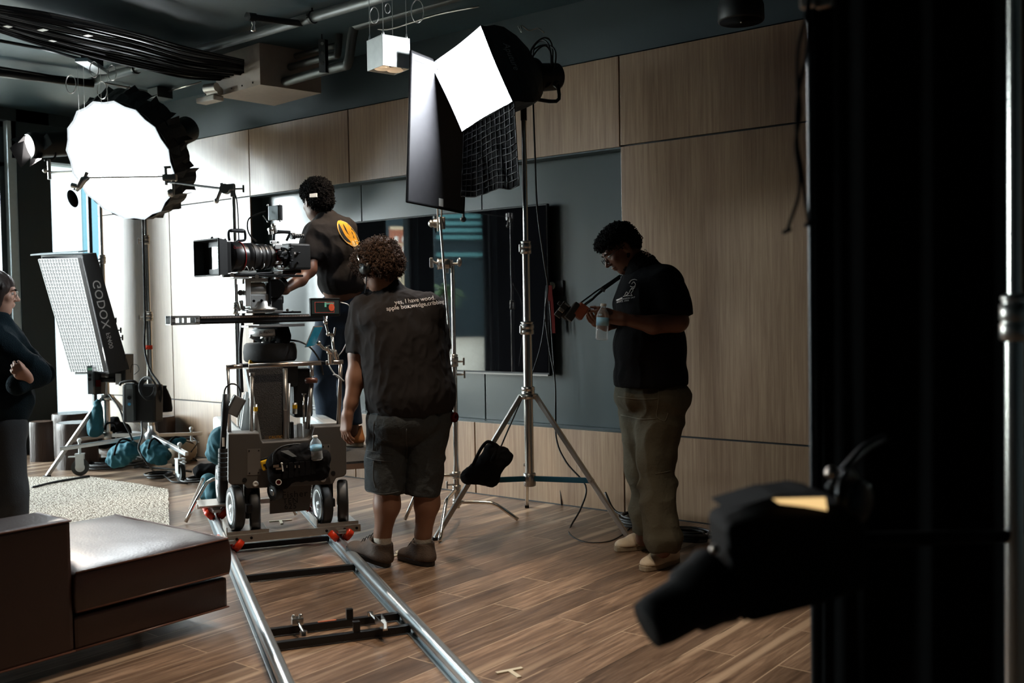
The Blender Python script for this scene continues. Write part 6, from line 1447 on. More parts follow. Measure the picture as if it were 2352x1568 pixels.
# body
MB().box(K(674, 590), (0.15, 0.15, 0.155), RCm, bev=0.012).build('body', 'blackp', cm)
MB().cyl(K(640, 592), K(655, 592), 0.06, seg=30).build('lens_mount', 'blackm', cm)
for c_, z_, b_v in ((K(631, 556, .03), (0.055, 0.02, 0.018), .004), (K(638, 566, .05), (0.05, 0.02, 0.03), .004), (K(634, 626, .02), (0.06, 0.05, 0.016), .004), (K(638, 603, .05), (0.05, 0.03, 0.02), .006), (K(641, 614, .04), (0.05, 0.04, 0.022), .006)): MB().box(c_, z_, RCm, bev=b_v).build('metal_bracket', 'white_met', cm)
for px, py in ((623, 556), (638, 556), (633, 612), (647, 612)): MB().cyl(K(px, py, .075), K(px, py, .078), 0.005, seg=8).build('screw', 'blackm', cm)
MB().tube([K(629, 552), K(629, 540), K(634, 534), K(662, 534), K(664, 540), K(658, 552)], 0.008, 8, spline=2).box(K(650, 532), (0.09, 0.03, 0.018), RCm, bev=0.004).build('top_handle', 'blackm', cm)
for k in range(6): MB().cyl(K(668+k*5, 542), K(671+k*5, 542), 0.014 if k > 1 else 0.02).build('viewfinder_arm', 'blackp', cm)
lettering('x', 0.03, K(677, 580, .078), -cdir, ZD, 'print_w', cm, 'body_mark', 0.002)
gg = MB(); rg_ = random.Random(9)
for i in range(14): c = K(640+rg_.uniform(0, 50), 560+rg_.uniform(0, 50), .085); gg.box(c, (rg_.uniform(.01, .03), rg_.uniform(.01, .02), rg_.uniform(.008, .025)), RCm, bev=0.003)
gg.build('control_panel', 'blackm', cm)
mb = MB().box(K(648, 585, .05), (0.05, 0.06, 0.05), RCm, bev=0.008).cyl(K(640, 585, .07), K(655, 580, .07), 0.02); mb.build('focus_motor', 'blackp', cm)
# onboard receiver plate on a short arm
oc = P(629, 489, 5.95); Ro = frame(-_rh*0.9+_dh*0.45, None, UU*0.995-RR*0.06)
MB().box(oc, (0.075, 0.012, 0.085), Ro, bev=0.003).build('receiver_plate', mat('scratched_plate', (0.40, 0.45, 0.47), 0.35, metal=0.6, var=0.5, nscale=15, stretch=(1, 1, 0.2)), cm)
MB().box(oc+_rh*0.035-_dh*0.01, (0.035, 0.02, 0.09), Ro, bev=0.004).build('receiver_back', 'blackp', cm)
for dx, dy in ((-14, -18), (14, -18), (-14, 20), (14, 18)): MB().sph(P(629+dx, 489+dy, 5.93), 0.006, seg=8).build('corner_screw', 'white_met', cm)
MB().cyl(P(604, 495, 5.93), P(614, 508, 5.95), 0.003).build('antenna', 'white_met', cm)
MB().sph(P(628, 518, 5.96), 0.014).cyl(P(628, 518, 5.96), P(632, 535, 5.97), 0.012).sph(P(622, 527, 5.94), 0.015).cyl(P(616, 527, 5.93), P(624, 528, 5.95), 0.008).cyl(P(621, 530, 5.94), P(622, 538, 5.94), 0.012).build('articulating_arm', 'steel', cm)
MB().tube([P(610, 485, 5.95), P(590, 492, 5.93), P(572, 502, 5.92), P(568, 520, 5.92), P(574, 540, 5.93), P(590, 555, 5.95)], 0.0042, 6, spline=5).build('cable', 'blackp', cm)
for k, (pa, pb, pc) in enumerate((((560, 620), (566, 612), (572, 622)), ((600, 618), (606, 612), (607, 604)), ((575, 622), (580, 614), (584, 622)))): MB().tube([K(*pa, .06), K(*pb, .07), K(*pc, .06)], 0.003, 6, spline=3).build('small_cable', 'white_met', cm)

# --- monitor and phone on articulating arms
t = thing('field_monitor', P(746, 705, 5.72), 'small black field monitor with glowing picture clamped above the push bar', 'monitor')
mq = [P(712, 684, 5.70), P(781, 684, 5.78), P(782, 726, 5.78), P(713, 726, 5.70)]
mx_ = (mq[1]-mq[0]).normalized(); mz_ = (mq[0]-mq[3]).normalized(); mn_ = mx_.cross(mz_); mn_ = -mn_ if mn_.dot(FWD) > 0 else mn_; mc = sum(mq, Vector())/4
Rm = Matrix((mx_, -mn_, mz_)).transposed(); mw, mh = (mq[1]-mq[0]).length, (mq[0]-mq[3]).length
MB().box(mc-mn_*0.012, (mw, 0.024, mh), Rm, bev=0.004).build('housing', 'blackp', t)
scrn = MB().box(mc+mn_*0.001, (mw*0.90, 0.002, mh*0.74), Rm).build('screen', mat('dark_screen', (0.01, 0.012, 0.012), 0.1, emit=(0.05, 0.07, 0.06), estr=0.25), t)
def scr(x0, x1, z0, z1, col, s, nm='picture', lift=0.003):
    m = mat('screen_'+nm, col, 0.5, emit=col, estr=s, var=0.4, nscale=90)
    c = mc+mx_*((x0+x1)/2*mw)+mz_*((z0+z1)/2*mh)+mn_*lift
    MB().box(c, (abs(x1-x0)*mw, 0.001, abs(z1-z0)*mh), Rm).build(nm, m, scrn)
scr(-.35, .28, -.30, .27, (0.012, 0.02, 0.017), 0.35); scr(-.03, .03, .0, .27, (0.10, 0.30, 0.20), 0.8, 'green_patch', .004); scr(-.03, .28, .15, .24, (0.12, 0.22, 0.16), 0.6, 'pale_patch', .004)
fcx = mc+mx_*0.20*mw-mz_*0.02*mh+mn_*0.005
MB().sph(fcx, (0.017, 0.001, 0.021), Rm, seg=20).build('face_picture', mat('screen_face', (0.5, 0.08, 0.03), 0.5, emit=(0.8, 0.12, 0.05), estr=0.32, var=0.8, nscale=90), scrn)
M['scr_red'] = mat('screen_red_line', (0.6, 0.05, 0.03), 0.5, emit=(0.7, 0.06, 0.04), estr=0.6)
for a, b in (((-.35, -.30), (-.35, .27)), ((.28, -.30), (.28, .27)), ((-.35, .27), (.28, .27)), ((-.35, -.30), (.28, -.30))): MB().cyl(mc+mx_*a[0]*mw+mz_*a[1]*mh+mn_*.005, mc+mx_*b[0]*mw+mz_*b[1]*mh+mn_*.005, 0.0007, seg=4).build('frame_line', 'scr_red', scrn)
MB().tube([P(749, 727, 5.74), P(748, 742, 5.73), P(753, 762, 5.73), P(752, 768, 5.73), P(765, 768, 5.74)], [0.012, 0.008, 0.007, 0.008, 0.008], 8).sph(P(748, 740, 5.73), 0.014).sph(P(754, 767, 5.73), 0.013).cyl(P(767, 770, 5.74), P(770, 752, 5.74), 0.006).tube([P(763, 770, 5.74), P(766, 800, 5.74), P(768, 812, 5.74)], 0.009, 8).build('articulating_arm', 'chrome', t)
MB().tube([P(782, 694, 5.76), P(800, 700, 5.77), P(806, 715, 5.8)], 0.003, 6, spline=4).build('cable', 'white_met', t); MB().tube([P(806, 760, 5.6), P(790, 800, 5.65), P(776, 818, 5.7)], 0.003, 6, spline=4).build('cable', 'white_met', t)
t = thing('phone', P(723, 775, 5.6), 'phone with teal lit screen held at an angle under the monitor', 'phone')
pq = [P(722, 750, 5.60), P(742, 749, 5.66), P(722, 794, 5.66), P(702, 798, 5.60)]
pn_ = (pq[1]-pq[0]).cross(pq[3]-pq[0]).normalized(); pn_ = -pn_ if pn_.dot(FWD) > 0 else pn_
MB().prism(pq, -pn_*0.008).build('case', 'chrome', t); pc_ = sum(pq, Vector())/4
MB().prism([q_.lerp(pc_, 0.07)+pn_*0.0012 for q_ in pq], -pn_*0.001).build('screen', mat('phone_screen', (0.01, 0.12, 0.18), 0.2, emit=(0.01, 0.16, 0.24), estr=0.32, var=0.6, nscale=40), t)
MB().sph(P(732, 788, 5.62), 0.014).cyl(P(734, 790, 5.63), P(744, 801, 5.66), 0.009).sph(P(750, 801, 5.68), 0.014).sph(P(757, 808, 5.7), 0.018).cyl(P(750, 800, 5.68), P(762, 812, 5.7), 0.012).cyl(P(745, 797, 5.68), P(758, 793, 5.67), 0.003).cyl(P(759, 812, 5.7), P(760, 833, 5.72), 0.016).cyl(P(768, 806, 5.72), P(774, 824, 5.74), 0.014).build('clamp_arm', 'chrome', t)
MB().tube([D(755, 838, .08), D(762, 850, .08), D(770, 860, .08), D(779, 868, .08)], 0.004, 6, spline=3).tube([D(765, 860, .05), D(775, 862, .05), D(790, 875, .05)], 0.004, 6, spline=3).build('pale_cable', 'white_met', None, 'short pale cable hanging from the right end of the push bar', 'cable')
# hanging black cable from the slider towards the operator
cable('power_cable', [PTu(660, 780, .02), P(690, 785, 6.05), P(715, 800, 6.05), P(735, 830, 6.1), P(742, 860, 6.15)], 0.006, 'black cable arching from the camera turret down behind the push bar')
t = thing('camera_bag', P(645, 765, 6.1), 'black gear pouch hanging under the right end of the slider', 'bag')
body('bag', [cap(P(640, 758, 6.1), P(650, 778, 6.1), 0.035, 0.045), cap(P(655, 755, 6.1), P(661, 770, 6.1), 0.025, 0.02)], 'black', t, 0.006, 0.02)

# ---- small pieces on the floor
def tmark(px, py, ang, label, size=0.075):
    c = F(px, py)+ZD*0.0005; R = rotz(ang); w = 0.018
    poly = [(-size/2, w/2), (-size/2, -w/2), (-w/2, -w/2), (-w/2, -size*0.75), (w/2, -size*0.75), (w/2, -w/2), (size/2, -w/2), (size/2, w/2)]
    q = [c+R @ Vector((x, y, 0)) for x, y in poly]
    mb = MB().prism([q[0], q[1], q[6], q[7]], (0, 0, 0.005)).prism([q[2], q[3], q[4], q[5]], (0, 0, 0.005))
    mb.build('floor_marker', 'ivory', None, label, 'marker', 'T shaped floor markers', org=c)
tmark(1170, 1541, math.atan2(.103, .047), 'T shaped ivory marker lying on the open floor at the bottom of the picture', 0.112)
tmark(644, 1196, math.atan2(.15, .10)+0.0, 'ivory marker on the floor under the camera dolly between the rails', 0.15)
MB().prism([F(892, 1276), F(916, 1272), F(917, 1276), F(894, 1280)], (0, 0, .004)).prism([F(908, 1268), F(914, 1265), F(916, 1271), F(910, 1273)], (0, 0, .006)).build('floor_marker', 'ivory', None, 'ivory marker on the floor between the hiking boots', 'marker', 'T shaped floor markers')

# ================================================================== people
def hand(pr, wrist, fwd, nrm, side, s=1.0, curl=(0.3, 0.4, 0.35), spread=0.06, thumb=(0.6, 0.8, -0.1), tcurl=0.3, k=0.006, fc=None):
    """fwd: wrist to knuckles, nrm: back of the hand, side: thumb side"""
    fwd = Vector(fwd).normalized(); nrm = Vector(nrm); nrm = (nrm-fwd*nrm.dot(fwd)).normalized(); sd = fwd.cross(nrm)
    if sd.dot(Vector(side)) < 0: sd = -sd
    w = Vector(wrist); L_ = (0.94, 1.05, 1.0, 0.78); off = (0.030, 0.010, -0.010, -0.029); kn = (0.088, 0.092, 0.087, 0.078)
    for i in range(4):
        b = w+fwd*kn[i]*s+sd*off[i]*s+nrm*0.004*s
        pr.append(cap(w+sd*off[i]*0.55*s, b, 0.017*s, 0.0115*s, 0.02)); pr.append(cap(w+sd*off[i]*0.6*s-nrm*0.008*s+fwd*0.02*s, b-nrm*0.008*s-fwd*0.01, 0.013*s, 0.010*s, 0.015))
        d = (fwd+sd*(spread*(1.5-i))).normalized(); a = 0; rr_ = 0.0098*s
        cu = curl if fc is None else fc[i]
        for j, (ln, c) in enumerate(zip((0.044, 0.027, 0.021), cu)):
            a += c; dd = d*math.cos(a)-nrm*math.sin(a); e = b+dd*ln*L_[i]*s; pr.append(cap(b, e, rr_, rr_*0.90, k)); b = e; rr_ *= 0.90
    tb = w+fwd*0.022*s+sd*0.022*s; td = (fwd*thumb[0]+sd*thumb[1]+nrm*thumb[2]).normalized(); m_ = tb+td*0.042*s; pr.append(cap(tb, m_, 0.0165*s, 0.012*s, 0.012))
    d2_ = (td+fwd*tcurl-nrm*tcurl*0.5).normalized(); m2 = m_+d2_*0.032*s; pr.append(cap(m_, m2, 0.0115*s, 0.0105*s, k)); d3_ = (d2_+fwd*tcurl*0.6).normalized(); pr.append(cap(m2, m2+d3_*0.024*s, 0.0105*s, 0.009*s, k))

def head(pr, c, f, u, s=1.0, ears=True):
    f = Vector(f).normalized(); u = Vector(u); u = (u-f*u.dot(f)).normalized(); r = f.cross(u); R = Matrix((r, f, u)).transposed(); c = Vector(c)
    g = lambda x, y, z: c+r*x*s+f*y*s+u*z*s
    pr += [ell(g(0, -0.012, 0.030), (0.074*s, 0.093*s, 0.083*s), R, 0.02), ell(g(0, 0.018, -0.02), (0.064*s, 0.070*s, 0.085*s), R, 0.02),
           ell(g(0, 0.030, -0.070), (0.047*s, 0.047*s, 0.038*s), R, 0.03), ell(g(0, 0.060, -0.094), (0.020*s, 0.018*s, 0.016*s), R, 0.02),
           cap(g(-0.034, 0.074, 0.024), g(0.034, 0.074, 0.024), 0.013*s, 0.013*s, 0.015), ell(g(0.036, 0.062, -0.022), (0.020*s, 0.016*s, 0.018*s), R, 0.02), ell(g(-0.036, 0.062, -0.022), (0.020*s, 0.016*s, 0.018*s), R, 0.02),
           cap(g(0, 0.086, 0.008), g(0, 0.106, -0.026), 0.0075*s, 0.0115*s, 0.010), ell(g(0.011, 0.094, -0.031), (0.009*s, 0.010*s, 0.007*s), R, 0.006), ell(g(-0.011, 0.094, -0.031), (0.009*s, 0.010*s, 0.007*s), R, 0.006),
           ell(g(0, 0.084, -0.052), (0.024*s, 0.013*s, 0.0065*s), R, 0.004), ell(g(0, 0.081, -0.064), (0.021*s, 0.013*s, 0.0075*s), R, 0.004)]
    pr.append(ell(g(0.031, 0.092, 0.004), (0.014*s, 0.012*s, 0.009*s), R, None, True)); pr.append(ell(g(-0.031, 0.092, 0.004), (0.014*s, 0.012*s, 0.009*s), R, None, True))
    if ears:
        for sg in (-1, 1):
            Re = R @ Matrix.Rotation(0.25*sg, 3, 'Z'); pr.append(ell(g(sg*0.074, -0.012, -0.006), (0.009*s, 0.019*s, 0.032*s), Re, 0.006)); pr.append(ell(g(sg*0.083, -0.008, -0.004), (0.006*s, 0.010*s, 0.018*s), Re, None, True))
    return g, R
def eyes(g, R, s, par, brow='hair_black'):
    M.setdefault('eye_white', mat('eye_white', (0.6, 0.57, 0.54), 0.2, var=0)); M.setdefault('iris', mat('dark_iris', (0.02, 0.01, 0.006), 0.15, var=0))
    for sg in (-1, 1):
        o = MB().sph(g(sg*0.031, 0.072, 0.003), 0.0125*s, seg=14).build('eye', 'eye_white', par); MB().sph(g(sg*0.031, 0.0785, 0.002), 0.0068*s, seg=12).build('iris', 'iris', o)
        MB().tube([g(sg*0.014, 0.090, 0.020), g(sg*0.030, 0.090, 0.026), g(sg*0.048, 0.078, 0.020)], [0.003*s, 0.004*s, 0.002*s], 6).build('eyebrow', brow, par)

def curls(name, surf, m, par, n, rad, length, turns, thick, seed=1, keep=None):
    """small corkscrew locks standing on a hair cap"""
    me = surf.data; o0 = ORG[surf.name]; rr_ = random.Random(seed); mb = MB(); polys = me.polygons; cnt = 0; tries = 0
    while cnt < n and tries < n*20:
        tries += 1; p = polys[rr_.randrange(len(polys))]; c = p.center+o0; nn = p.normal.normalized()
        if keep and not keep(c, nn): continue
        cnt += 1; t1_ = (nn+Vector((rr_.uniform(-.6, .6), rr_.uniform(-.6, .6), rr_.uniform(-.7, .4)))).normalized(); x = t1_.orthogonal().normalized(); y = t1_.cross(x); ph = rr_.uniform(0, 6.28); L_ = length*rr_.uniform(0.6, 1.2); R2 = rad*rr_.uniform(0.6, 1.2); pts = []
        ns = int(turns*6)+1
        for i in range(ns): a = ph+i/6*2*math.pi; f_ = i/(ns-1); pts.append(c-nn*0.004+t1_*(L_*f_)+(x*math.cos(a)+y*math.sin(a))*R2*(0.6+0.4*f_))
        mb.tube(pts, thick, 4)
    return mb.build(name, m, par)

def shoe(par, heel, toe, up, m, sole_m, s=1.0, high=0.0, w=0.050, laces='white_print', name='shoe', lace_m='white'):
    heel, toe = Vector(heel), Vector(toe); d = (toe-heel); L_ = d.length; d.normalize(); u = Vector(up); u = (u-d*u.dot(d)).normalized(); r = d.cross(u); R = Matrix((d, r, u)).transposed()
    g = lambda x, y, z: heel+d*(x*L_)+r*y+u*z
    cut = half(g(0, 0, 0.028), -u)
    pr = [ell(g(0.17, 0, 0.045), (L_*0.17, w*0.78, 0.05), R), ell(g(0.45, 0, 0.045), (L_*0.30, w*0.86, 0.048), R), ell(g(0.74, 0, 0.035), (L_*0.26, w*0.98, 0.036), R), cap(g(0.27, 0, 0.06), g(0.27 if high else 0.2, 0, 0.085+high), w*0.95, w*(1.03 if high else 0.78)), cap(g(0.35, 0, 0.075), g(0.6, 0, 0.055), w*0.55, w*0.5)]
    if high: pr += [cap(g(0.50, 0, 0.070), g(0.36, 0, 0.11+high), w*0.6, w*0.55), cap(g(0.06, 0, 0.05), g(0.12, 0, 0.08+high), w*0.55, w*0.5)]
    pr.append(cap(g(0.27 if high else 0.205, 0, 0.075+high), g(0.26, 0, 0.20+high), w*(0.88 if high else 0.62), w*(0.88 if high else 0.62), 0, True))
    ctop = half(g(0.2, 0, 0.092+high), u)
    body(name, pr, m, par, 0.005, 0.03, cuts=(cut, ctop), smooth=2)
    o = [o_ for o_ in bpy.data.objects if o_.name.startswith(name)][-1]
    # sole: outline extruded
    out = []
    N_ = 28
    for i in range(N_):
        a = 2*math.pi*i/N_; x = 0.5-0.5*math.cos(a); wy = math.sin(a); ww = w*(0.80+0.25*max(0, (x-0.35)))*(1 if True else 1); out.append(g(x*1.02-0.01, math.copysign(abs(wy)**0.55, wy)*ww, 0))
    mb = MB().prism(out, u*0.030); so = mb.build('sole', sole_m, par, bevel=0.006)
    lc_ = MB()
    for i in range(5):
        x = 0.40+i*0.065; z = (0.105-i*0.012) if not high else (0.165-i*0.017); lc_.tube([g(x, -w*0.42, z-0.016), g(x+0.012, -w*0.1, z), g(x+0.03, w*0.1, z), g(x+0.03, w*0.42, z-0.016)], 0.0028, 5)
    lc_.build('laces', lace_m, par)
    return g

# ------------------------------------------------------------ man in shorts
class J:
    def __init__(s, d): s.d = d
    def __call__(s, px, py, dd=0.0): return P(px, py, s.d+dd)
    def r(s, n): return PXM(n, s.d)
j = J(5.47)
m2 = thing('person', F(925, 1300), 'curly haired man in faded black lettered t-shirt and grey cargo shorts seen from behind', 'person')
f2 = (-_rh*0.45+_dh*0.89).normalized(); s2 = (_rh*0.89+_dh*0.45).normalized(); R2 = Matrix((s2, f2, ZD)).transposed()
hc = j(869, 622, -0.03); hf = (-_rh*0.70+_dh*0.45-ZD*0.55).normalized(); hu = (ZD*0.83-_rh*0.42+_dh*0.3)
pr = []; g2, Rh2 = head(pr, hc, hf, hu, 1.06)
pr += [cap(j(885, 640), j(905, 690), .062, .075, .04), ell(j(908, 740), (.19, .14, .16), R2), ell(j(942, 880), (.19, .15, .2), R2),
       cap(j(838, 722), j(825, 812, -.02), .060, .056), cap(j(825, 812, -.02), j(818, 868, -.03), .055, .050), cap(j(818, 868, -.03), j(806, 925, -.05), .051, .037), cap(j(806, 925, -.05), j(798, 953, -.06), .036, .029, .02),
       cap(j(985, 722), j(1010, 820, .22), .060, .050), cap(j(1010, 820, .22), j(985, 880, .42), .045, .03),
       cap(j(900, 960), j(888, 1090), .10, .085), cap(j(888, 1090), j(889, 1160), .078, .070), cap(j(889, 1160), j(879, 1225, .05), .069, .044), cap(j(879, 1225, .05), j(878, 1262, .06), .043, .04),
       cap(j(980, 960), j(978, 1090, .03), .10, .080), cap(j(978, 1090, .03), j(981, 1155, .03), .076, .068), cap(j(981, 1155, .03), j(972, 1225, .08), .067, .043), cap(j(972, 1225, .08), j(970, 1262, .10), .043, .04)]
hand(pr, j(798, 952, -.06), -ZD*0.95-_rh*0.12, -_rh*0.75-_dh*0.65, _dh*0.2-_rh*0.4+_dh*0.6, 0.98, curl=(0.30, 0.50, 0.40), thumb=(0.8, 0.45, -0.3))
body('body', pr, 'skin_mid', m2, 0.005, 0.03, smooth=1)
eyes(g2, Rh2, 1.06, m2, 'hair_brown')
# shirt
sh = [ell(j(944, 905), (.250, .215, .24), R2), ell(j(936, 850), (.243, .205, .26), R2), ell(j(928, 790), (.240, .195, .24), R2), ell(j(914, 735), (.232, .170, .14), R2), cap(j(846, 712), j(984, 706), .084, .086, .05), cap(j(892, 668, .0), j(905, 700), .085, .12, .05),
      cap(j(842, 718), j(832, 770, -.01), .088, .085, .05), cap(j(832, 760, -.01), j(829, 830, -.02), .080, .078, .03, False, half(j(830, 806, -.02), -ZD+_rh*0.12)),
      cap(j(985, 722), j(1005, 790, .15), .08, .075, .05)]
sh.append(cap(j(880, 640, -.01), j(872, 615, -.03), .052, .07, 0, True))
f_a = fold(11, 0.0065, (1, 1, 0.45), 2.0); f_b = fold(4, 0.005, (1.4, 1.4, 0.5), 5.1, False)
so2 = body('t_shirt', sh, 'shirt_char', m2, 0.006, 0.035, cuts=(half(j(935, 952), -ZD*1+_rh*0.08),), disp=[f_a, f_b, fold(22, 0.003, (1, 1, .6), 8)], smooth=2)
st_ = [ell(j(942, 962), (.240, .195, .14), R2, 0.05), cap(j(895, 970), j(884, 1140), .122, .104, .015), cap(j(985, 965), j(970, 1125, .02), .120, .098, .015), ell(j(856, 1060, -.03), (.035, .06, .09), R2, 0.02)]
sho = body('shorts', st_, 'shorts', m2, 0.006, 0.04, cuts=(half(j(925, 1132), -ZD-_rh*0.13), half(j(925, 930), ZD)), disp=[fold(11, 0.007, (1, 1, 0.8), 3.3), fold(4, 0.006, (1, 1, 1), 9)], smooth=2)
bs = bvh_of(sho)
def seam(pts, par, bv, m, r=0.0025, back=None):
    n_ = -_dh if back is None else back; q = [drape(p, n_, bv, 0.001) for p in smooth_path([Vector(p) for p in pts], 6)]; return MB().tube(q, r, 5).build('seam', m, par)
M['seam'] = mat('seam_thread', (0.07, 0.078, 0.082), 0.9)
for pts in ([(846, 1030), (875, 1032), (908, 1036)], [(845, 1046), (875, 1050), (908, 1052)], [(864, 1052), (862, 1090), (868, 1112)], [(868, 960), (864, 1000), (862, 1028)], [(846, 1122), (885, 1126), (925, 1122)], [(942, 975), (938, 1020), (936, 1060)]):
    seam([j(*q_) for q_ in pts], sho, bs, 'seam')
bt = bvh_of(so2)
tx_ = (s2*0.98+_rh*0.15).normalized()
for s_, dy in (('yes, I have wood.', 0), ('apple box,wedge,cribbing', 1)):
    lettering(s_, 0.032, P(967+dy*2, 688+dy*12, 5.2), (P(1006, 682, 5.25)-P(925, 692, 5.2)).normalized(), ZD, 'print_w', so2, 'back_print', 0.003, bvh=bt)
seam([j(870, 668), j(890, 650), j(912, 640), j(918, 652)], so2, bt, 'seam', 0.004)
# curly hair
hp = [ell(g2(0, -0.030, 0.055), (.112, .128, .100), Rh2), ell(g2(0, 0.028, 0.080), (.095, .085, .062), Rh2), ell(g2(0, -0.07, -0.005), (.095, .078, .082), Rh2)]
hp += [ell(g2(sg*0.088, -0.012, -0.006), (.03, .030, .034), Rh2, None, True) for sg in (-1, 1)]
def hn(fr, am):
    def f(p, n): q = Vector(p)*fr; return am*(noise.noise(q)+0.6*noise.noise(q*2.1))
    return f
hair = body('hair', hp, 'hair_brown', m2, 0.005, 0.02, disp=hn(42, 0.012), smooth=1)
curls('hair_curls', hair, 'hair_brown', m2, 1900, 0.0065, 0.024, 2.2, 0.0016, 3)
# headset
M['hs'] = mat('headset_black', (0.01, 0.013, 0.014), 0.4)
ep = g2(0.080, -0.004, -0.002) if (g2(0.08, 0, 0)-CAM).length < (g2(-0.08, 0, 0)-CAM).length else g2(-0.080, -0.004, -0.002)
sg = 1 if (ep-hc).dot(g2(1, 0, 0)-g2(0, 0, 0)) > 0 else -1
hs = thing('headset', ep, 'black headset with steel band over the curly brown hair', 'headset')
MB().lathe([(0, -0.012), (0.034, -0.012), (0.036, 0), (0.034, 0.016), (0, 0.02)], g2(sg*0.094, -0.005, 0.01), (g2(sg, 0, 0)-g2(0, 0, 0)), 24).build('ear_cup', 'hs', hs)
band = [g2(sg*0.115*math.cos(a)+0, -0.005, 0.045+0.108*math.sin(a)) for a in [i*math.pi/14 for i in range(15)]]
MB().tube(band, 0.004, 8, spline=2).build('band', 'chrome', hs); MB().tube([g2(sg*0.1, 0, -.02), g2(sg*.085, .05, -.06), g2(sg*.05, .1, -.07)], 0.003, 6, spline=3).build('microphone_boom', 'hs', hs)
# socks and boots
for q_, nm in (((879, 1216, .05), 0), ((972, 1216, .085), 1)):
    a = j(*q_); b = j(q_[0]-1, 1282, q_[2]); ax = (a-b).normalized()
    prf = [(0.046, 0.0)]+[(0.047+0.0018*(i % 2), (a-b).length*i/10) for i in range(11)]+[(0.040, (a-b).length+0.001)]
    MB().lathe(prf, b, ax, 26).build('sock', 'sock', m2)
hl = F(893, 1303); shoe(m2, hl+Vector((0, 0, 0.0)), hl+(-_rh*0.245+_dh*0.155+ZD*0.065), ZD, 'boot', 'rubber', high=0.035, w=0.060, name='boot', lace_m='blackp')
hl = F(992, 1301); shoe(m2, hl, hl+(-_rh*0.190+_dh*0.215), ZD, 'boot', 'rubber', high=0.035, w=0.060, name='boot', lace_m='blackp')
rl = thing('red_tape_roll', j(1043, 958, -.02), 'red tape roll hanging from the belt of the man in shorts', 'tape roll')
MB().lathe([(0.010, -0.01), (0.026, -0.01), (0.028, 0), (0.026, 0.01), (0.010, 0.01), (0.010, -0.01)], j(1044, 958, -.02), s2-_dh, 24).build('roll', 'red', rl); MB().cyl(j(1042, 930), j(1043, 950, -.02), 0.003).build('clip', 'steel', rl)

# ------------------------------------------------------------ camera operator
j = J(6.45)
m1 = thing('person', j(790, 1010, .3), 'man in dark t-shirt with yellow back print standing up on the dolly', 'person')
f1 = (-_rh*0.82+_dh*0.57).normalized(); s1_ = (_rh*0.57+_dh*0.82).normalized()
up1 = (j(752, 520)-j(795, 690, .1)).normalized(); R1 = Matrix((s1_, f1, ZD)).transposed(); R1 = Matrix.Rotation(0.0, 3, 'X') @ R1
fu = (f1-up1*f1.dot(up1)).normalized(); su = fu.cross(up1); R1 = Matrix((su, fu, up1)).transposed()
hc = j(727, 462, .02); hf = (-_rh*0.66+_dh*0.74-ZD*0.12).normalized()
pr = []; g1, Rh1 = head(pr, hc, hf, ZD-_rh*0.1, 1.08)
pr += [cap(j(735, 490, .02), j(750, 520, .02), .058, .07, .04), ell(j(765, 560, .03), (.17, .12, .17), R1), ell(j(785, 650, .05), (.15, .12, .15), R1),
       cap(j(722, 540, -.10), j(710, 618, -.16), .050, .045), cap(j(710, 618, -.16), j(690, 642, -.22), .044, .040), cap(j(690, 642, -.22), j(656, 664, -.32), .040, .027, .02),
       cap(j(745, 560, .16), j(690, 610, .18), .045, .04), cap(j(690, 610, .18), j(640, 640, .0), .038, .028),
       cap(j(765, 710, .08), j(742, 840, .1), .085, .065), cap(j(742, 840, .1), j(752, 975, .15), .06, .045), cap(j(802, 710, .18), j(790, 850, .25), .085, .065), cap(j(790, 850, .25), j(810, 990, .38), .06, .045)]
hand(pr, j(655, 664, -.325), (j(630, 660, -.40)-j(655, 664, -.32)), ZD*0.2-_dh*0.9-_rh*0.2, ZD, 0.98, curl=(0.9, 0.9, 0.5), thumb=(0.75, 0.5, -0.5), fc=((0.55, 0.9, 0.5), (0.75, 0.95, 0.5), (0.85, 1.0, 0.5), (0.95, 1.0, 0.5)))
body('body', pr, 'skin_dark', m1, 0.005, 0.03, smooth=1); eyes(g1, Rh1, 1.08, m1)
sh = [ell(j(766, 575, .03), (.190, .150, .185), R1), ell(j(786, 640, .05), (.170, .145, .15), R1), ell(j(762, 535, .03), (.205, .125, .10), R1, .05), cap(j(748, 508, .02), j(755, 530, .02), .080, .12, .05),
      cap(j(726, 535, -.09), j(712, 575, -.13), .072, .068, .05), cap(j(714, 565, -.12), j(704, 612, -.15), .066, .064, .03, False, half(j(706, 592, -.14), -ZD-_rh*0.1)), cap(j(755, 545, .17), j(725, 580, .2), .07, .065, .05)]
sh.append(cap(j(738, 492, .02), j(728, 470, .02), .056, .07, 0, True))
so1 = body('t_shirt', sh, 'shirt_char', m1, 0.006, 0.035, cuts=(half(j(780, 672, .05), -up1*1.0-_rh*0.15),), disp=[fold(12, 0.006, (1, 1, .6), 12), fold(4, 0.005, (1, 1, .8), 15)], smooth=3)
b1 = bvh_of(so1)
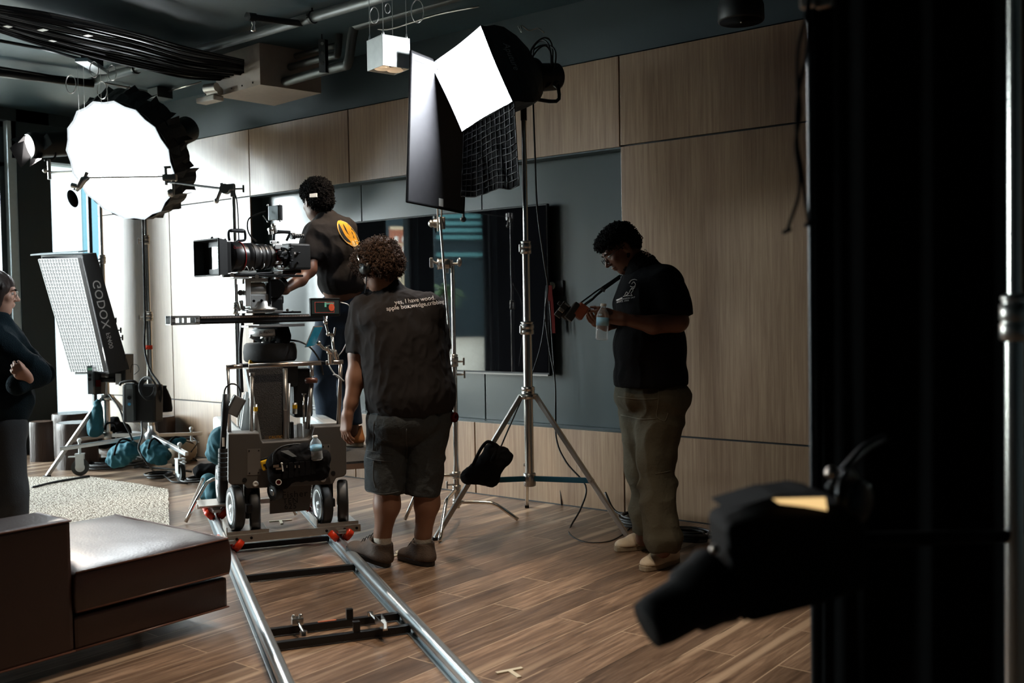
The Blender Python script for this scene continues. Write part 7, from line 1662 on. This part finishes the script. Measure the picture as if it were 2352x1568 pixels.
# yellow back print, an invented swirl of blobs
NB = (_rh*0.85-_dh*0.53).normalized()
def blob(pts, m, lift):
    pts = smooth_path([P(px, py, 6.3) for px, py in pts], 5, True); c = sum(pts, Vector())/len(pts); vs = [c]; fs = []
    rings_ = 5; n = len(pts)
    for k in range(1, rings_+1): vs += [c.lerp(p, k/rings_) for p in pts]
    fs = [(0, 1+i, 1+(i+1) % n) for i in range(n)]
    for k in range(rings_-1): fs += [(1+k*n+i, 1+(k+1)*n+i, 1+(k+1)*n+(i+1) % n, 1+k*n+(i+1) % n) for i in range(n)]
    vs = [drape(v, -FWD, b1, lift) for v in vs]
    return MB().add(vs, fs).build('back_print', m, so1)
blob([(772, 503), (783, 504), (795, 512), (805, 528), (812, 548), (814, 560), (800, 558), (788, 550), (777, 535), (771, 516)], 'gold', 0.003)
blob([(774, 510), (781, 522), (789, 538), (800, 552), (794, 552), (784, 542), (776, 527)], 'print_b', 0.0045)
blob([(783, 510), (790, 522), (794, 532), (788, 524)], 'print_b', 0.0045)
M['gold_pale'] = mat('pale_gold_print', (0.80, 0.60, 0.28), 0.8)
blob([(802, 548), (812, 556), (820, 572), (822, 590), (818, 603), (813, 596), (814, 580), (806, 566)], 'gold_pale', 0.004)
seam([P(*q_, 6.3) for q_ in ((772, 512), (776, 530), (786, 548), (800, 560), (812, 562))], so1, b1, 'gold_pale', 0.0035, -FWD)
seam([P(*q_, 6.3) for q_ in ((776, 502), (790, 508), (802, 522), (812, 542), (818, 562))], so1, b1, 'gold_pale', 0.003, -FWD)
ln_ = [ell(j(795, 700, .12), (.155, .135, .12), R1, .05), cap(j(764, 715, .07), j(743, 840, .1), .100, .082, .05), cap(j(743, 840, .1), j(752, 972, .15), .082, .072, .04), cap(j(806, 715, .17), j(793, 850, .25), .100, .08, .05), cap(j(793, 850, .25), j(810, 985, .38), .078, .066, .04)]
je = body('jeans', ln_, 'denim', m1, 0.007, 0.04, cuts=(half(j(752, 982, .15), -ZD), half(j(790, 664, .1), up1)), disp=[fold(6, 0.010, (1, 1, .8), 21)], smooth=2)
hp = [ell(g1(0, -0.020, 0.050), (.092, .110, .090), Rh1), ell(g1(0, 0.03, 0.078), (.072, .06, .04), Rh1), ell(g1(0, -0.055, -0.005), (.080, .065, .07), Rh1)]
hp += [ell(g1(sg_*0.086, -0.005, -0.012), (.026, .030, .034), Rh1, None, True) for sg_ in (-1, 1)]
hair = body('hair', hp, 'hair_black', m1, 0.005, 0.02, disp=hn(60, 0.006), smooth=1); curls('hair_curls', hair, 'hair_black', m1, 1700, 0.0055, 0.018, 1.8, 0.0019, 4)
ept = P(718, 449, 6.28); MB().prism([P(711, 445, 6.30), P(727, 443, 6.32), P(727, 452, 6.32), P(711, 453, 6.30)], _dh*0.03).build('hair_clip', 'white', m1, 'small pale clip')
for q_ in (j(752, 985, .15), j(812, 1008, .42)):
    hl = q_+Vector((0, 0, 0)); z_ = zstep+0.012; base = Vector((hl.x, hl.y, z_)); base = base-f1*0.08; shoe(m1, base, base+f1*0.285, ZD, 'orange_leather', 'sole', high=0.05, name='boot', lace_m='blackp')

# ------------------------------------------------------------ man with the still camera
j = J(5.52)
m3_ = thing('person', F(1500, 1290), 'man with glasses in black t-shirt and olive trousers looking down at his camera', 'person')
f3 = (-_rh*0.97+_dh*0.0-_dh*0.22).normalized(); s3 = ZD.cross(f3); R3 = Matrix((-s3, f3, ZD)).transposed()
hc = j(1424, 572, 0); hf = (-_rh*0.78-_dh*0.16-ZD*0.60).normalized(); hu = (ZD*0.80-_rh*0.60)
pr = []; g3, Rh3 = head(pr, hc, hf, hu, 1.08)
pr += [cap(j(1450, 592), j(1478, 625), .066, .078, .04), ell(j(1492, 700), (.19, .145, .18), R3), ell(j(1492, 830), (.18, .17, .2), R3),
       cap(j(1530, 650, -.14), j(1556, 735, -.19), .062, .056), cap(j(1556, 738, -.19), j(1500, 746, -.24), .056, .048), cap(j(1500, 746, -.24), j(1432, 733, -.26), .047, .029, .02),
       cap(j(1470, 650, .17), j(1440, 730, .18), .060, .05), cap(j(1440, 730, .18), j(1395, 748, .02), .045, .028),
       cap(j(1525, 910, -.02), j(1508, 1075, -.05), .10, .07), cap(j(1508, 1075, -.05), j(1522, 1262, -.18), .06, .045), cap(j(1470, 910, .1), j(1480, 1080, .14), .10, .07), cap(j(1480, 1080, .14), j(1478, 1236, .22), .06, .045)]
# near hand: fingers reach left over the camera back, thumb below round the bottle
hand(pr, j(1430, 733, -.262), (j(1345, 712, -.24)-j(1430, 733, -.26)), ZD*0.55-_dh*0.8, ZD*0.7, 1.02, curl=(0.12, 0.22, 0.2), spread=0.03, thumb=(0.8, 0.35, -0.4), fc=((.05, .15, .15), (.12, .2, .2), (.7, .9, .6), (.85, 1.0, .6)))
hand(pr, j(1393, 749, .02), (j(1350, 728, -.10)-j(1393, 749, .02)), -ZD*0.7-_dh*0.3, -_dh, 1.0, curl=(0.3, 0.4, 0.35), thumb=(0.6, 0.7, 0.1))
body('body', pr, 'skin_dark', m3_, 0.005, 0.03, smooth=1); eyes(g3, Rh3, 1.08, m3_)
sh = [ell(j(1494, 700), (.225, .185, .20), R3), ell(j(1492, 800), (.215, .200, .22), R3), ell(j(1494, 872), (.21, .205, .18), R3), cap(j(1475, 622, .02), j(1490, 655, 0), .095, .15, .06),
      cap(j(1528, 648, -.13), j(1545, 700, -.17), .092, .088, .06), cap(j(1538, 685, -.16), j(1556, 745, -.20), .088, .090, .04, False, half(j(1548, 712, -.18), -ZD-_rh*0.2)), cap(j(1460, 650, .16), j(1440, 700, .2), .085, .08, .05)]
sh.append(cap(j(1458, 604), j(1448, 585), .07, .08, 0, True))
so3 = body('t_shirt', sh, 'shirt_black', m3_, 0.006, 0.035, cuts=(half(j(1490, 884), -ZD+_rh*0.02),), disp=[fold(9, 0.006, (1, 1, .5), 31), fold(4, 0.005, (1, 1, .6), 35)], smooth=3)
b3 = bvh_of(so3)
# chest print: small standing figure outline drawn as plain strokes and two lines of type
def stroke(pts, r=0.0016):
    q = [drape(P(px, py, 5.3), -FWD, b3, 0.002) for px, py in pts]; return MB().tube(smooth_path(q, 4), r, 5)
mb = MB()
for pts in ([(1450, 648), (1455, 641), (1462, 639), (1467, 641)], [(1455, 650), (1460, 645), (1463, 652), (1458, 657), (1452, 655)], [(1456, 658), (1452, 664), (1448, 672), (1443, 676)], [(1458, 658), (1457, 666), (1453, 672), (1455, 677)], [(1463, 652), (1460, 660), (1454, 662)], [(1440, 676), (1444, 668), (1447, 673)], [(1437, 678), (1446, 677), (1456, 677)]):
    t_ = stroke(pts); mb.add(t_.v, t_.f, True)
mb.build('chest_print', 'print_w', so3)
xr = (P(1458, 681, 5.3)-P(1434, 684, 5.3)).normalized()
lettering('HERE DESIGN 24/7', 0.0115, P(1446, 682, 5.2), xr, UU, 'print_w', so3, 'chest_words', 0.002, bvh=b3); lettering('SINCE 1994', 0.0115, P(1441, 688, 5.2), xr, UU, 'print_w', so3, 'chest_words', 0.002, bvh=b3)
ln_ = [ell(j(1498, 905, .02), (.205, .190, .12), R3, .06), cap(j(1522, 920, -.03), j(1505, 1060, -.06), .135, .100, .05), cap(j(1505, 1060, -.06), j(1520, 1245, -.18), .098, .084, .05), cap(j(1470, 915, .09), j(1478, 1075, .14), .125, .090, .05), cap(j(1478, 1075, .14), j(1484, 1235, .20), .085, .080, .04),
       ell(j(1525, 1235, -.18), (.09, .09, .045), R3, .03), ell(j(1510, 1110, -.07), (.085, .11, .05), R3, .03)]
tr = body('trousers', ln_, 'olive', m3_, 0.006, 0.045, cuts=(half(j(1520, 1262, -.18), -ZD-_rh*0.05), half(j(1500, 868), ZD)), disp=[fold(7, 0.013, (1, 1, .9), 41), fold(3, 0.014, (1, 1, .6), 44)], smooth=2)
b3t = bvh_of(tr); M['olive_seam'] = mat('olive_seam', (0.12, 0.11, 0.08), 0.9)
for pts in ([(1440, 962), (1480, 966), (1515, 962)], [(1515, 890), (1514, 930), (1512, 958), (1530, 968), (1538, 950)], [(1428, 915), (1470, 918), (1515, 916)], [(1508, 1090), (1530, 1088), (1546, 1086)]): seam([P(a, b, 5.3) for a, b in pts], tr, b3t, 'olive_seam', 0.0025, -FWD)
hp = [ell(g3(0, -0.020, 0.048), (.086, .105, .082), Rh3), ell(g3(0, 0.040, 0.076), (.070, .055, .036), Rh3), ell(g3(0, -0.065, 0.0), (.074, .055, .06), Rh3)]
hp += [ell(g3(sg_*0.083, -0.002, -0.014), (.024, .034, .040), Rh3, None, True) for sg_ in (-1, 1)]
hair = body('hair', hp, 'hair_black', m3_, 0.005, 0.02, disp=hn(60, 0.006), smooth=1); curls('hair_curls', hair, 'hair_black', m3_, 1700, 0.0055, 0.018, 1.8, 0.0019, 5)
bd_ = body('beard', [ell(g3(0, 0.028, -0.080), (.052, .054, .036), Rh3), cap(g3(-.062, .0, -.045), g3(-.03, .04, -.09), .014, .018), cap(g3(.062, .0, -.045), g3(.03, .04, -.09), .014, .018), ell(g3(0, .1, -.06), (.03, .03, .02), Rh3, None, True)], 'hair_black', m3_, 0.005, 0.02, disp=hn(70, 0.003), smooth=1)
# glasses
gl_ = thing('glasses', g3(0, 0.1, 0), 'thin dark rimmed glasses on the face of the man with the still camera', 'glasses')
for sg in (-1, 1):
    MB().tube([g3(sg*0.033+0.022*math.cos(a), 0.101, -0.003+0.018*math.sin(a)) for a in [i*0.45 for i in range(14)]], 0.0016, 6, closed=True).tube([g3(sg*0.055, 0.098, 0.004), g3(sg*0.082, 0.04, 0.008), g3(sg*0.083, -0.01, 0.004)], 0.0018, 6).build('rim', 'blackp', gl_)
MB().cyl(g3(-0.011, 0.103, 0.0), g3(0.011, 0.103, 0.0), 0.0014).build('bridge', 'blackp', gl_)
# neck gaiter with two pale letters
nk = body('neck_cloth', [cap(j(1450, 598), j(1474, 618), .078, .098, .03), cap(j(1448, 590), j(1440, 580), .07, .07, 0, True)], 'black', m3_, 0.005, 0.02, cuts=(half(j(1448, 594), -(j(1478, 622)-j(1448, 594)).normalized()), half(j(1478, 622), (j(1478, 622)-j(1448, 594)).normalized())), disp=fold(20, 0.004))
lettering('SW', 0.035, j(1485, 582, -.098), RR*0.75-UU*0.66, UU*0.75+RR*0.66, 'print_w', m3_, 'neck_words', 0.002)
# camera in hand, strap, bottle
ct = thing('stills_camera', P(1325, 718, 5.32), 'black stills camera in tan leather half case held low by the man with glasses', 'camera')
ca = (RR*0.80-UU*0.58).normalized(); cb2 = (RR*0.58+UU*0.80).normalized(); Rc = Matrix((ca, FWD, cb2)).transposed()
MB().box(P(1333, 715, 5.32), (PXM(26, 5.3), 0.13, PXM(34, 5.3)), Rc, bev=0.008).build('leather_case', mat('tan_red_leather', (0.20, 0.05, 0.025), 0.55, var=0.2), ct)
MB().box(P(1316, 716, 5.32), (PXM(20, 5.3), 0.13, PXM(44, 5.3)), Rc, bev=0.006).box(P(1303, 705, 5.32), (PXM(26, 5.3), 0.05, PXM(10, 5.3)), Rc, bev=0.004).box(P(1290, 700, 5.32), (PXM(20, 5.3), 0.05, PXM(8, 5.3)), Rc, bev=0.003).build('camera_body', 'blackp', ct)
lc0 = P(1308, 724, 5.32); MB().cyl(lc0, lc0-ca*PXM(26, 5.3), 0.034, seg=26).box(lc0-ca*PXM(22, 5.3), (PXM(16, 5.3), 0.075, PXM(38, 5.3)), Rc, bev=0.004).build('lens', 'blackp', ct)
MB().box(P(1289, 712, 5.28), (0.03, 0.02, 0.02), Rc, bev=0.004).box(P(1303, 700, 5.28), (0.03, 0.02, 0.008), Rc).build('dial', 'steel', ct)
MB().tube([P(1340, 705, 5.30), P(1356, 690, 5.32), P(1368, 678, 5.34), P(1400, 650, 5.4), P(1428, 632, 5.42)], 0.0035, 6).build('strap', 'blackp', ct)
for pts, w_ in (([(1330, 698), (1352, 682), (1365, 672), (1395, 652), (1424, 632)], 0.005), ([(1342, 700), (1362, 686), (1372, 676), (1386, 665), (1425, 637)], 0.008)):
    pp_ = [P(a, b, 5.32+0.1*i/4) for i, (a, b) in enumerate(pts)]; mb = MB()
    for a, b in zip(pp_[:-1], pp_[1:]): mb.prism([a-UU*w_, a+UU*w_, b+UU*w_, b-UU*w_], FWD*0.004)
    mb.build('strap', 'blackp', ct)
MB().box(P(1384, 665, 5.36), (0.03, 0.006, 0.014), Rc).build('strap_buckle', 'bronze', ct)
bottle(P(1382, 781, 5.24), (P(1386, 697, 5.24)-P(1382, 781, 5.24)).length, 'clear water bottle with white cap dangling from the hand of the man with glasses', tilt=P(1386, 697, 5.24)-P(1382, 781, 5.24), r=0.033)
fd = (-_rh*0.95-_dh*0.30).normalized()
t_ = F(1462, 1316); hh = F(1556, 1290); shoe(m3_, hh, hh+(t_-hh).normalized()*0.29, ZD, 'white_leather', 'sole', high=0.0, w=0.054, name='sneaker')
t_ = F(1413, 1266); hh = t_+Vector((1, 0, 0)).normalized()*0 + (_rh*0.27+_dh*0.10); shoe(m3_, hh, t_, ZD, 'white_leather', 'sole', high=0.0, w=0.052, name='sneaker')

# ------------------------------------------------------------ woman at the left edge
j = J(5.35)
w1 = thing('person', j(-10, 1200), 'woman with dark hair and glasses in dark jacket, arms crossed, cut by the left edge', 'person')
fw = (_rh*0.92+_dh*0.38).normalized(); sw = fw.cross(ZD); Rw = Matrix((sw, fw, ZD)).transposed()
hc = j(-8, 672); pr = []; gw, Rhw = head(pr, hc, fw*0.97-ZD*0.12, ZD, 1.0)
def foot_z(p): return p
hipL, hipR = j(10, 985, -.06), j(0, 985, .12); 
pr += [cap(j(-14, 700), j(-16, 745), .05, .06, .04), ell(j(-8, 830), (.17, .12, .2), Rw), ell(j(-4, 930), (.14, .10, .15), Rw),
       cap(j(-10, 770, -.12), j(82, 850, -.12), .036, .034), cap(j(82, 850, -.12), j(40, 880, -.20), .032, .026), cap(j(10, 770, .12), j(92, 860, .03), .036, .034), cap(j(92, 860, .03), j(66, 870, -.17), .032, .026),
       cap(hipL, j(20, 1130, -.03), .085, .06), cap(j(20, 1130, -.03), j(25, 1270, 0), .055, .04), cap(hipR, j(5, 1130, .12), .085, .06), cap(j(5, 1130, .12), j(0, 1270, .15), .055, .04)]
hand(pr, j(66, 872, -.19), (j(54, 862, -.22)-j(66, 872, -.19)), -_dh*0.8+ZD*0.25, ZD, 0.82, curl=(.7, .8, .5), thumb=(.9, .2, -.4))
body('body', pr, 'skin_light', w1, 0.006, 0.03, smooth=1); eyes(gw, Rhw, 1.0, w1)
jk = [ell(j(-8, 830), (.205, .150, .21), Rw), ell(j(0, 918), (.205, .165, .16), Rw), cap(j(-12, 745), j(-10, 780), .085, .14, .05), cap(j(-20, 775, -.12), j(80, 852, -.12), .082, .070, .04), cap(j(84, 854, -.12), j(40, 884, -.19), .064, .052, .03), cap(j(15, 775, .13), j(90, 858, .03), .078, .066, .04), cap(j(92, 858, .03), j(74, 871, -.13), .058, .047, .02)]
body('jacket', jk, 'navy', w1, 0.007, 0.035, cuts=(half(j(0, 972), -ZD),), disp=[fold(9, 0.008, (1, 1, .8), 51), fold(4, 0.01, (1, 1, .8), 52)], smooth=2)
body('trousers', [ell(j(0, 985, .02), (.165, .135, .14), Rw, .05), cap(hipL, j(22, 1130, -.04), .100, .085, .05), cap(j(22, 1130, -.04), j(25, 1290, 0), .09, .085, .04), cap(hipR, j(6, 1130, .12), .100, .085, .05), cap(j(6, 1130, .12), j(0, 1290, .15), .09, .085, .04)], 'slate_jean', w1, 0.008, 0.04, cuts=(half(j(0, 945), ZD), half(Vector((0, 0, 0.06)), -ZD)), disp=[fold(6, 0.008, (1, 1, .7), 55)], smooth=2)
M['hair_dark'] = mat('dark_brown_hair', (0.025, 0.012, 0.009), 0.4, var=0.5, nscale=30, stretch=(8, 8, 1), bump=0.4)
body('hair', [ell(gw(0, -0.020, 0.035), (.084, .105, .088), Rhw), ell(gw(0, -.06, -.04), (.085, .07, .09), Rhw), cap(gw(0.062, 0.03, .03), gw(.066, 0.01, -.09), .026, .018), cap(gw(-0.062, 0.03, .03), gw(-.066, 0.01, -.09), .026, .018)], 'hair_dark', w1, 0.006, 0.02, disp=fold(40, 0.003, (1, 1, .15), 5), smooth=1)
gg_ = thing('glasses', gw(0, .1, 0), 'thin glasses on the face of the woman at the left edge', 'glasses')
for sg in (-1, 1): MB().tube([gw(sg*0.033+0.021*math.cos(a), 0.099, -0.001+0.017*math.sin(a)) for a in [i*0.45 for i in range(14)]], 0.0013, 6, closed=True).build('rim', 'steel', gg_)
for q_ in (j(25, 1270, 0), j(0, 1270, .15)): b_ = Vector((q_.x, q_.y, 0))-fw*0.07; shoe(w1, b_, b_+fw*0.26, ZD, 'blackp', 'rubber', w=0.045, name='shoe', lace_m='blackp')
# ================================================================== dark foreground on the right
# big black flag cloth on a chrome stand
fa, fb_ = P(1872, 0, 2.15), P(2316, 0, 2.0)
def xy(p): return Vector((p.x, p.y, 0))
A_, B_ = xy(P(1868, 784, 2.15)), xy(P(2440, 784, 1.93))
zt, zb_ = 2.9, 0.14
N1, N2 = 60, 30; vs = []
for jn in range(N2):
    for i in range(N1):
        u = i/(N1-1); v = jn/(N2-1); p = A_.lerp(B_, u); p += _dh*(0.018*math.sin(u*21+v*1.5)*(0.35+v)+0.008*math.sin(u*47)); vs.append((p.x, p.y, zt+(zb_-zt)*v))
t = thing('black_cloth_flag', A_.lerp(B_, .5)+Vector((0, 0, zb_)), 'huge black cloth flag filling the right of the picture', 'flag')
M['void'] = mat('black_duvetyn', (0.003, 0.003, 0.003), 0.95, spec=0.1)
o = MB().add(vs, [(jn*N1+i, jn*N1+i+1, (jn+1)*N1+i+1, (jn+1)*N1+i) for jn in range(N2-1) for i in range(N1-1)], True).build('cloth', 'void', t); o.modifiers.new('thick', 'SOLIDIFY').thickness = 0.004
MB().cyl(A_+ZD*zt, B_+ZD*zt, 0.012).cyl(A_+ZD*zb_, B_+ZD*zb_, 0.012).cyl(A_+ZD*zt, A_+ZD*zb_, 0.010).build('frame', 'blackm', t)
# the stand at the right edge
Xf = xy(P(2330, 784, 1.80))
t = thing('light_stand', Xf, 'chrome light stand at the right edge in the dark foreground', 'light stand', 'light stands')
column(t, Xf, [(0.12, zof(2345, 700, Xf), 0.017), (zof(2345, 700, Xf), 3.0, 0.0125)], kd=_rh)
for a in (0.3, 2.4, 4.5):
    u = Vector((math.cos(a), math.sin(a), 0)); MB().tube([Xf+ZD*0.28, Xf+u*0.2+ZD*0.27, Xf+u*0.28+ZD*0.2, Xf+u*0.4+ZD*0.012], 0.0125, 8, spline=3).build('leg', 'chrome', t)
# dangling cords on the left edge of the flag
dd_ = 1.75
def cord(pts, lab):
    t = thing('tie_line', P(pts[-1][0], pts[-1][1], dd_), lab, 'cord', 'hanging cords')
    MB().tube([P(a, b, dd_) for a, b in pts], 0.0032, 8, spline=5).build('cord', 'black', t)
    e = P(pts[-1][0], pts[-1][1], dd_); MB().box(e, (0.016, 0.010, 0.007), frame(RR*0.9+UU*0.4), bev=0.002).build('end_tab', 'black', t)
cord([(1858, -20), (1850, 40), (1834, 110), (1832, 190), (1838, 260), (1828, 330), (1836, 400), (1834, 450), (1818, 500), (1808, 530)], 'twisted black cord hanging at the cloth edge, its end further left')
cord([(1860, -20), (1856, 60), (1852, 130), (1838, 190), (1830, 260), (1832, 330), (1842, 390), (1850, 460), (1858, 514)], 'twisted black cord hanging at the cloth edge, its end nearer the cloth')
MB().box(P(1858, 6, 1.8), (0.03, 0.02, 0.02), None, bev=0.004).box(P(1895, 6, 1.8), (0.03, 0.02, 0.02), None, bev=0.004).build('brass_clip', 'bronze', None, 'brass clips holding the black cloth at the top of the frame', 'clip')
# out of focus lamp head pointing down left with a warm slot of light
L1_ = 1.55
t = thing('spot_lamp', P(1750, 1260, L1_), 'dark out of focus spot lamp with snoot, warm light leaking from its top slot', 'lamp')
M['lamp_dark'] = mat('dark_lamp_enamel', (0.007, 0.0055, 0.005), 0.8, spec=0.15, var=0.3)
ax = (P(1490, 1425, L1_-0.02)-P(1760, 1250, L1_)).normalized()
h0 = P(1760, 1265, L1_)
sn0 = P(1655, 1338, L1_-0.01); sn1 = P(1487, 1436, L1_-0.05)
MB().lathe([(0.058, 0), (0.060, 0.01), (0.054, 0.03), (0.050, (sn1-sn0).length*0.45), (0.042, (sn1-sn0).length*0.5), (0.040, (sn1-sn0).length-0.02), (0.036, (sn1-sn0).length), (0.0, (sn1-sn0).length-0.004)], sn0, (sn1-sn0), 32).build('snoot', 'lamp_dark', t)
hb_ = [P(1645, 1188, L1_), P(1740, 1155, L1_), P(1925, 1140, L1_), P(1960, 1200, L1_), P(1960, 1330, L1_), P(1855, 1365, L1_), P(1695, 1407, L1_), P(1655, 1290, L1_)]
o = MB().prism([p-FWD*0.07 for p in hb_], FWD*0.15).build('housing', 'lamp_dark', t, bevel=0.012)
M['warm_slot'] = mat('warm_lit_slot', (0.9, 0.7, 0.4), 0.6, emit=(1.0, 0.66, 0.28), estr=0.85, var=0.08)
MB().prism([P(1776, 1146, L1_-.075), P(1896, 1143, L1_-.075), P(1900, 1172, L1_-.075), P(1850, 1163, L1_-.075), P(1790, 1156, L1_-.075)], FWD*0.004).build('lit_slot', 'warm_slot', t, 'slot glowing with warm light')
MB().prism([P(1668, 1172, L1_-.08), P(1720, 1156, L1_-.08), P(1780, 1138, L1_-.08), P(1900, 1136, L1_-.08), P(1860, 1128, L1_-.06), P(1780, 1140, L1_-.06)], FWD*0.12).build('top_vent', 'lamp_dark', t)
MB().lathe([(0.0, 0), (0.03, 0.0), (0.034, 0.012), (0.028, 0.02), (0, 0.02)], P(1955, 1150, L1_-.04), RR*0.6-FWD*0.7, 26).build('yoke_disc', 'blackm', t)
MB().lathe([(0.026, -0.004), (0.042, -0.004), (0.042, 0.004), (0.026, 0.004), (0.026, -0.004)], P(1948, 1140, L1_-.03), RR*0.75-FWD*0.6, 30).build('yoke_ring', 'blackm', t)
MB().sph(P(1911, 1086, L1_-.02), 0.011).build('brass_knob', 'bronze', t)
MB().tube([P(1905, 1125, L1_), P(1940, 1080, L1_+.02), P(1985, 1030, L1_+.1), P(2030, 1005, L1_+.2)], 0.008, 8, spline=4).build('yoke_arm', 'blackm', t)
MB().cyl(P(1960, 1240, L1_), P(2340, 1230, 1.85), 0.012).build('mounting_arm', 'void', t)
mb = MB()
for i, (px, py) in enumerate(((1620, 1424), (1650, 1420), (1662, 1412), (1690, 1405), (1706, 1410))): mb.box(P(px, py-4, L1_), (0.016, 0.03, 0.014), frame(ax), bev=0.003)
mb.build('gel_frame_clips', 'lamp_dark', t)
MB().sph(P(1642, 1262, L1_-.05), 0.008).build('brass_screw', 'bronze', t)
